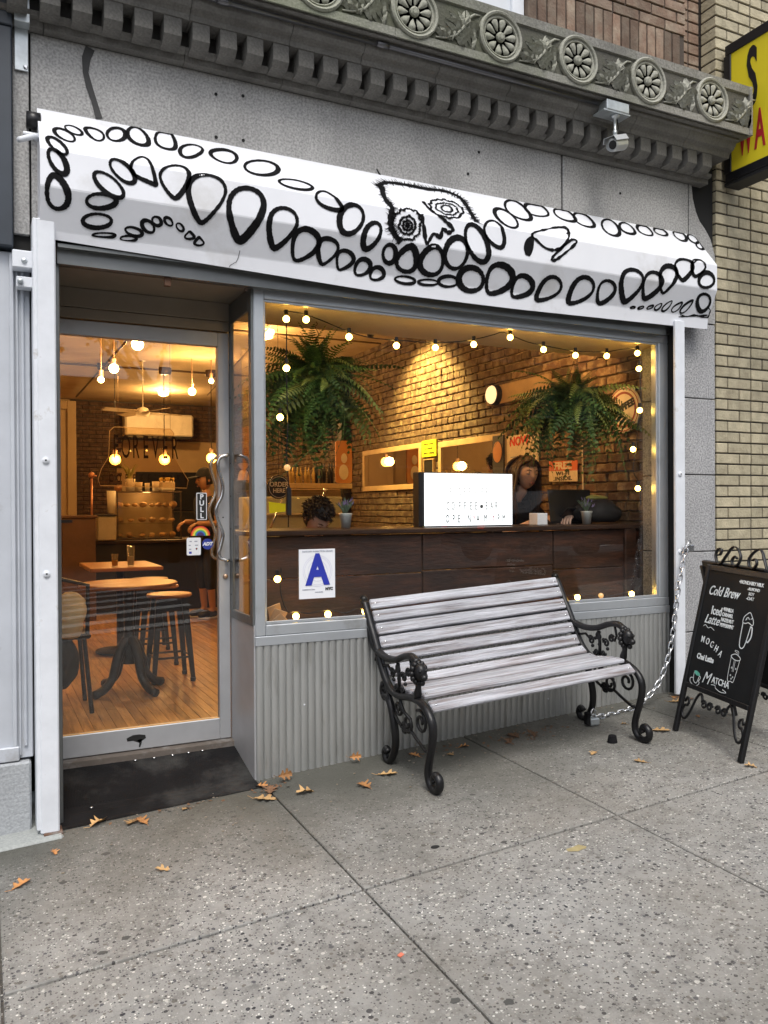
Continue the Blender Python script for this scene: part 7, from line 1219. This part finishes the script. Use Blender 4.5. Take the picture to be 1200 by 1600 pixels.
def hand_geo(wrist,dirv,palm,size=1.0,curl=.5):
    """palm box plus four unequal curled fingers and a thumb; dirv = along the hand, palm = palm normal"""
    d=Vector(dirv).normalized(); n=Vector(palm); n=(n-d*n.dot(d)).normalized(); s=d.cross(n)
    w=Vector(wrist); V=[];Fc=[]; b=B()
    M4=Matrix(((s.x,d.x,n.x,w.x),(s.y,d.y,n.y,w.y),(s.z,d.z,n.z,w.z),(0,0,0,1))); b.m=M4
    k=size
    # palm
    b.lathe([(.0,-.01*k),(.021*k,.0),(.033*k,.03*k),(.038*k,.06*k),(.036*k,.085*k),(.0,.092*k)],(0,0,0),14,'y')
    for v in b.v: pass
    n0=len(b.v)
    for i in range(n0):
        q=M4.inverted()@b.v[i]; q.z*=.42; b.v[i]=M4@q
    for i,(x,L,r) in enumerate(((-.028,.066,.0082),(-.009,.076,.0088),(.010,.072,.0086),(.028,.058,.0076))):
        p=[Vector((x*k,.078*k,0))]; a=0
        for sgl in (.42,.32,.26):
            a+=curl*.9; p.append(p[-1]+Vector((0,math.cos(a),math.sin(a)))*L*sgl*k)
        b.tube([p[0],p[1],p[2],p[3],p[3]+(p[3]-p[2]).normalized()*.004*k],[r*k,r*.98*k,r*.9*k,r*.78*k,r*.4*k],8)
    p=[Vector((-.026*k,.018*k,0)),Vector((-.050*k,.042*k,.012*k)),Vector((-.056*k,.070*k,.022*k)),Vector((-.050*k,.090*k,.026*k))]
    b.tube(p,[.012*k,.0105*k,.009*k,.006*k],8)
    return b.v,b.f
# ---- seated woman behind the counter, looking down at her hands
wx,wy=2.455,1.10
hd_c=(2.50,1.02,1.635)
pel=(wx,wy+.20,.88,.135); wa=(wx,wy+.17,1.03,.105); chs=(wx+.01,wy+.10,1.27,.118); nk=(wx+.02,wy+.02,1.47,.052); nk2=(hd_c[0],hd_c[1]+.025,1.54,.05)
shL=(wx-.155,wy+.05,1.405,.06); shR=(wx+.18,wy+.05,1.405,.06); elL=(wx-.20,wy-.02,1.15,.043); elR=(wx+.25,wy-.10,1.18,.043); wrL=(2.42,.70,1.325,.027); wrR=(2.60,.66,1.33,.027)
hpL=(wx-.09,wy+.16,.86,.09); knL=(wx-.11,wy-.10,.84,.06); ftL=(wx-.10,wy-.02,.42,.04); hpR=(wx+.09,wy+.16,.86,.09); knR=(wx+.11,wy-.10,.84,.06); ftR=(wx+.10,wy-.02,.42,.04)
body=[[pel,wa,chs,nk,nk2],[chs,shL,elL,wrL],[chs,shR,elR,wrR],[pel,hpL,knL,ftL,(ftL[0],ftL[1]-.14,.38,.03)],[pel,hpR,knR,ftR,(ftR[0],ftR[1]-.14,.38,.03)]]
f=lambda j,d:(j[0],j[1],j[2],j[3]+d)
mid=lambda a,c,t,r:(a[0]+(c[0]-a[0])*t,a[1]+(c[1]-a[1])*t,a[2]+(c[2]-a[2])*t,r)
shirt=[[f(pel,.012),f(wa,.012),f(chs,.014),mid(chs,nk,.72,.10),mid(chs,nk,.93,.072)],[f(chs,.014),f(shL,.02),mid(shL,elL,.45,.066),mid(shL,elL,.85,.062)],[f(chs,.014),f(shR,.02),mid(shR,elR,.45,.066),mid(shR,elR,.85,.062)]]
trs=[[f(pel,.008),f(hpL,.012),f(knL,.014),mid(knL,ftL,.9,.055)],[f(pel,.008),f(hpR,.012),f(knR,.014),mid(knR,ftR,.9,.055)]]
person('person','young woman with long brown hair in a black T-shirt looking down behind the counter',(wx,wy+.2,FZ),body,shirt,trs,hd_c,R(-6),R(13),hair='long',hairm='hair_brown',hands=((wrL[:3],(.8,-.35,-.12),(.1,.2,-1),1.0,.5),(wrR[:3],(-.6,-.45,-.05),(0,.1,-1),1.0,.6)))
b=B(); b.m=Matrix.Translation((2.52,.60,1.345))@Matrix.Rotation(R(-35),4,'X'); b.cb(-.038,.038,-.075,.075,-.004,.004,.003); obj('smartphone',b,'sign_black',label='black phone held in the hands of the woman behind the counter',cat='phone')
# ---- man bent low over the counter, only the dark hair shows
mx,my=.93,1.32; hm=(.885,1.0,1.335)
pel=(mx,my+.05,.88,.14); wa=(mx,my+.02,1.0,.12); chs=(mx,my-.08,1.13,.125); nk=(mx-.01,my-.20,1.22,.06); nk2=(.89,1.07,1.27,.055)
shL=(mx-.18,my-.12,1.17,.06); shR=(mx+.18,my-.12,1.17,.06); elL=(mx-.22,my-.25,.98,.045); elR=(mx+.22,my-.25,.98,.045); wrL=(mx-.12,my-.42,1.02,.03); wrR=(mx+.12,my-.42,1.02,.03)
hpL=(mx-.10,my,.86,.09); knL=(mx-.12,my-.26,.84,.065); ftL=(mx-.12,my-.2,.42,.04); hpR=(mx+.10,my,.86,.09); knR=(mx+.12,my-.26,.84,.065); ftR=(mx+.12,my-.2,.42,.04)
body=[[pel,wa,chs,nk,nk2],[chs,shL,elL,wrL],[chs,shR,elR,wrR],[pel,hpL,knL,ftL],[pel,hpR,knR,ftR]]
shirt=[[f(pel,.012),f(wa,.012),f(chs,.014),mid(chs,nk,.7,.085)],[f(chs,.014),f(shL,.016),mid(shL,elL,.7,.06)],[f(chs,.014),f(shR,.016),mid(shR,elR,.7,.06)]]
trs=[[f(pel,.008),f(hpL,.012),f(knL,.014),mid(knL,ftL,.9,.055)],[f(pel,.008),f(hpR,.012),f(knR,.014),mid(knR,ftR,.9,.055)]]
person('person','man with short black hair bent low over the counter at the left of the window',(mx,my,FZ),body,shirt,trs,hm,R(15),R(48),hair='short',hands=((wrL[:3],(.5,-.5,-.1),(0,.1,-1),1.0,.5),(wrR[:3],(-.5,-.5,-.1),(0,.1,-1),1.0,.5)))
# ---- standing people
def stander(lab,x,y,h,rz,skin,shirtm,hair,arms='down',legs='bare'):
    s=h/1.75; z0=FZ
    def P(px,py,pz,r): c,sn=math.cos(rz),math.sin(rz); return (x+(px*c-py*sn)*s,y+(px*sn+py*c)*s,z0+pz*s,r*s)
    pel=P(0,0,.95,.135); wa=P(0,.0,1.10,.115); chs=P(0,.0,1.30,.13); nk=P(0,.01,1.48,.058); nk2=P(0,-.005,1.56,.052)
    shL=P(-.18,0,1.42,.06); shR=P(.18,0,1.42,.06)
    if arms=='down': elL,wrL=P(-.23,.03,1.13,.043),P(-.24,-.03,.90,.028); elR,wrR=P(.23,.03,1.13,.043),P(.24,-.03,.90,.028); hd1=(0,-.2,-1)
    else: elL,wrL=P(-.24,.02,1.14,.043),P(-.14,-.22,1.16,.028); elR,wrR=P(.24,.02,1.14,.043),P(.14,-.22,1.14,.028); hd1=None
    L=[P(-.095,0,.90,.09),P(-.10,-.01,.50,.058),P(-.10,.02,.10,.038)]; Rr_=[P(.095,0,.90,.09),P(.10,-.01,.50,.058),P(.10,.02,.10,.038)]
    body=[[pel,wa,chs,nk,nk2],[chs,shL,elL,wrL],[chs,shR,elR,wrR],[pel]+L+[P(-.11,-.12,.04,.035)],[pel]+Rr_+[P(.11,-.12,.04,.035)]]
    shirt=[[f(pel,.014),f(wa,.014),f(chs,.014),mid(chs,nk,.68,.085)],[f(chs,.014),f(shL,.016),mid(shL,elL,.72,.06)],[f(chs,.014),f(shR,.016),mid(shR,elR,.72,.06)]]
    k=.42 if legs=='bare' else .92
    trs=[[f(pel,.010),f(L[0],.014),f(L[1],.02),mid(L[1],L[2],k,.06)],[f(pel,.010),f(Rr_[0],.014),f(Rr_[1],.02),mid(Rr_[1],Rr_[2],k,.06)]]
    hc=P(0,-.02,1.66,0)[:3]; fw=(math.sin(rz),-math.cos(rz),0)
    hd=[(wrL[:3],(fw[0]*.6,fw[1]*.6,-.4) if arms!='down' else (0,0,-1),(0,0,-1) if arms!='down' else (1,0,0),s,.5),(wrR[:3],(fw[0]*.6,fw[1]*.6,-.4) if arms!='down' else (0,0,-1),(0,0,-1) if arms!='down' else (-1,0,0),s,.5)]
    t=person('person',lab,(x,y,z0),body,shirt,trs,hc,rz,R(12),skin=skin,shirtm=shirtm,hair=hair,hands=hd)
    for q in (-.10,.10):
        b=B(); a=P(q,.03,.05,0)[:3]; b.m=Matrix.Translation((a[0],a[1],z0))@Matrix.Rotation(rz,4,'Z'); b.ball((0,-.07,.052),.05,14,10,(.95,2.5,.95)); sh=obj('shoe',b,'sign_black',t,smooth=True)
        b=B(); b.m=Matrix.Translation((a[0],a[1],z0))@Matrix.Rotation(rz,4,'Z'); b.m=b.m@Matrix.Translation((0,-.07,.014))@Matrix.Diagonal((1,2.55,.28,1)); b.ball((0,0,0),.05,14,8); obj('sole',b,'shoe_sole',sh,smooth=True)
    return t
stander('barista in a black cap and T-shirt standing beside the service counter',1.22,5.15,1.60,R(-75),'skin_tan','shirt_black','cap','front')
stander('customer in a dark grey T-shirt standing behind the narrow side window',1.42,4.4,1.80,R(165),'skin','shirt_grey','short','front','long')
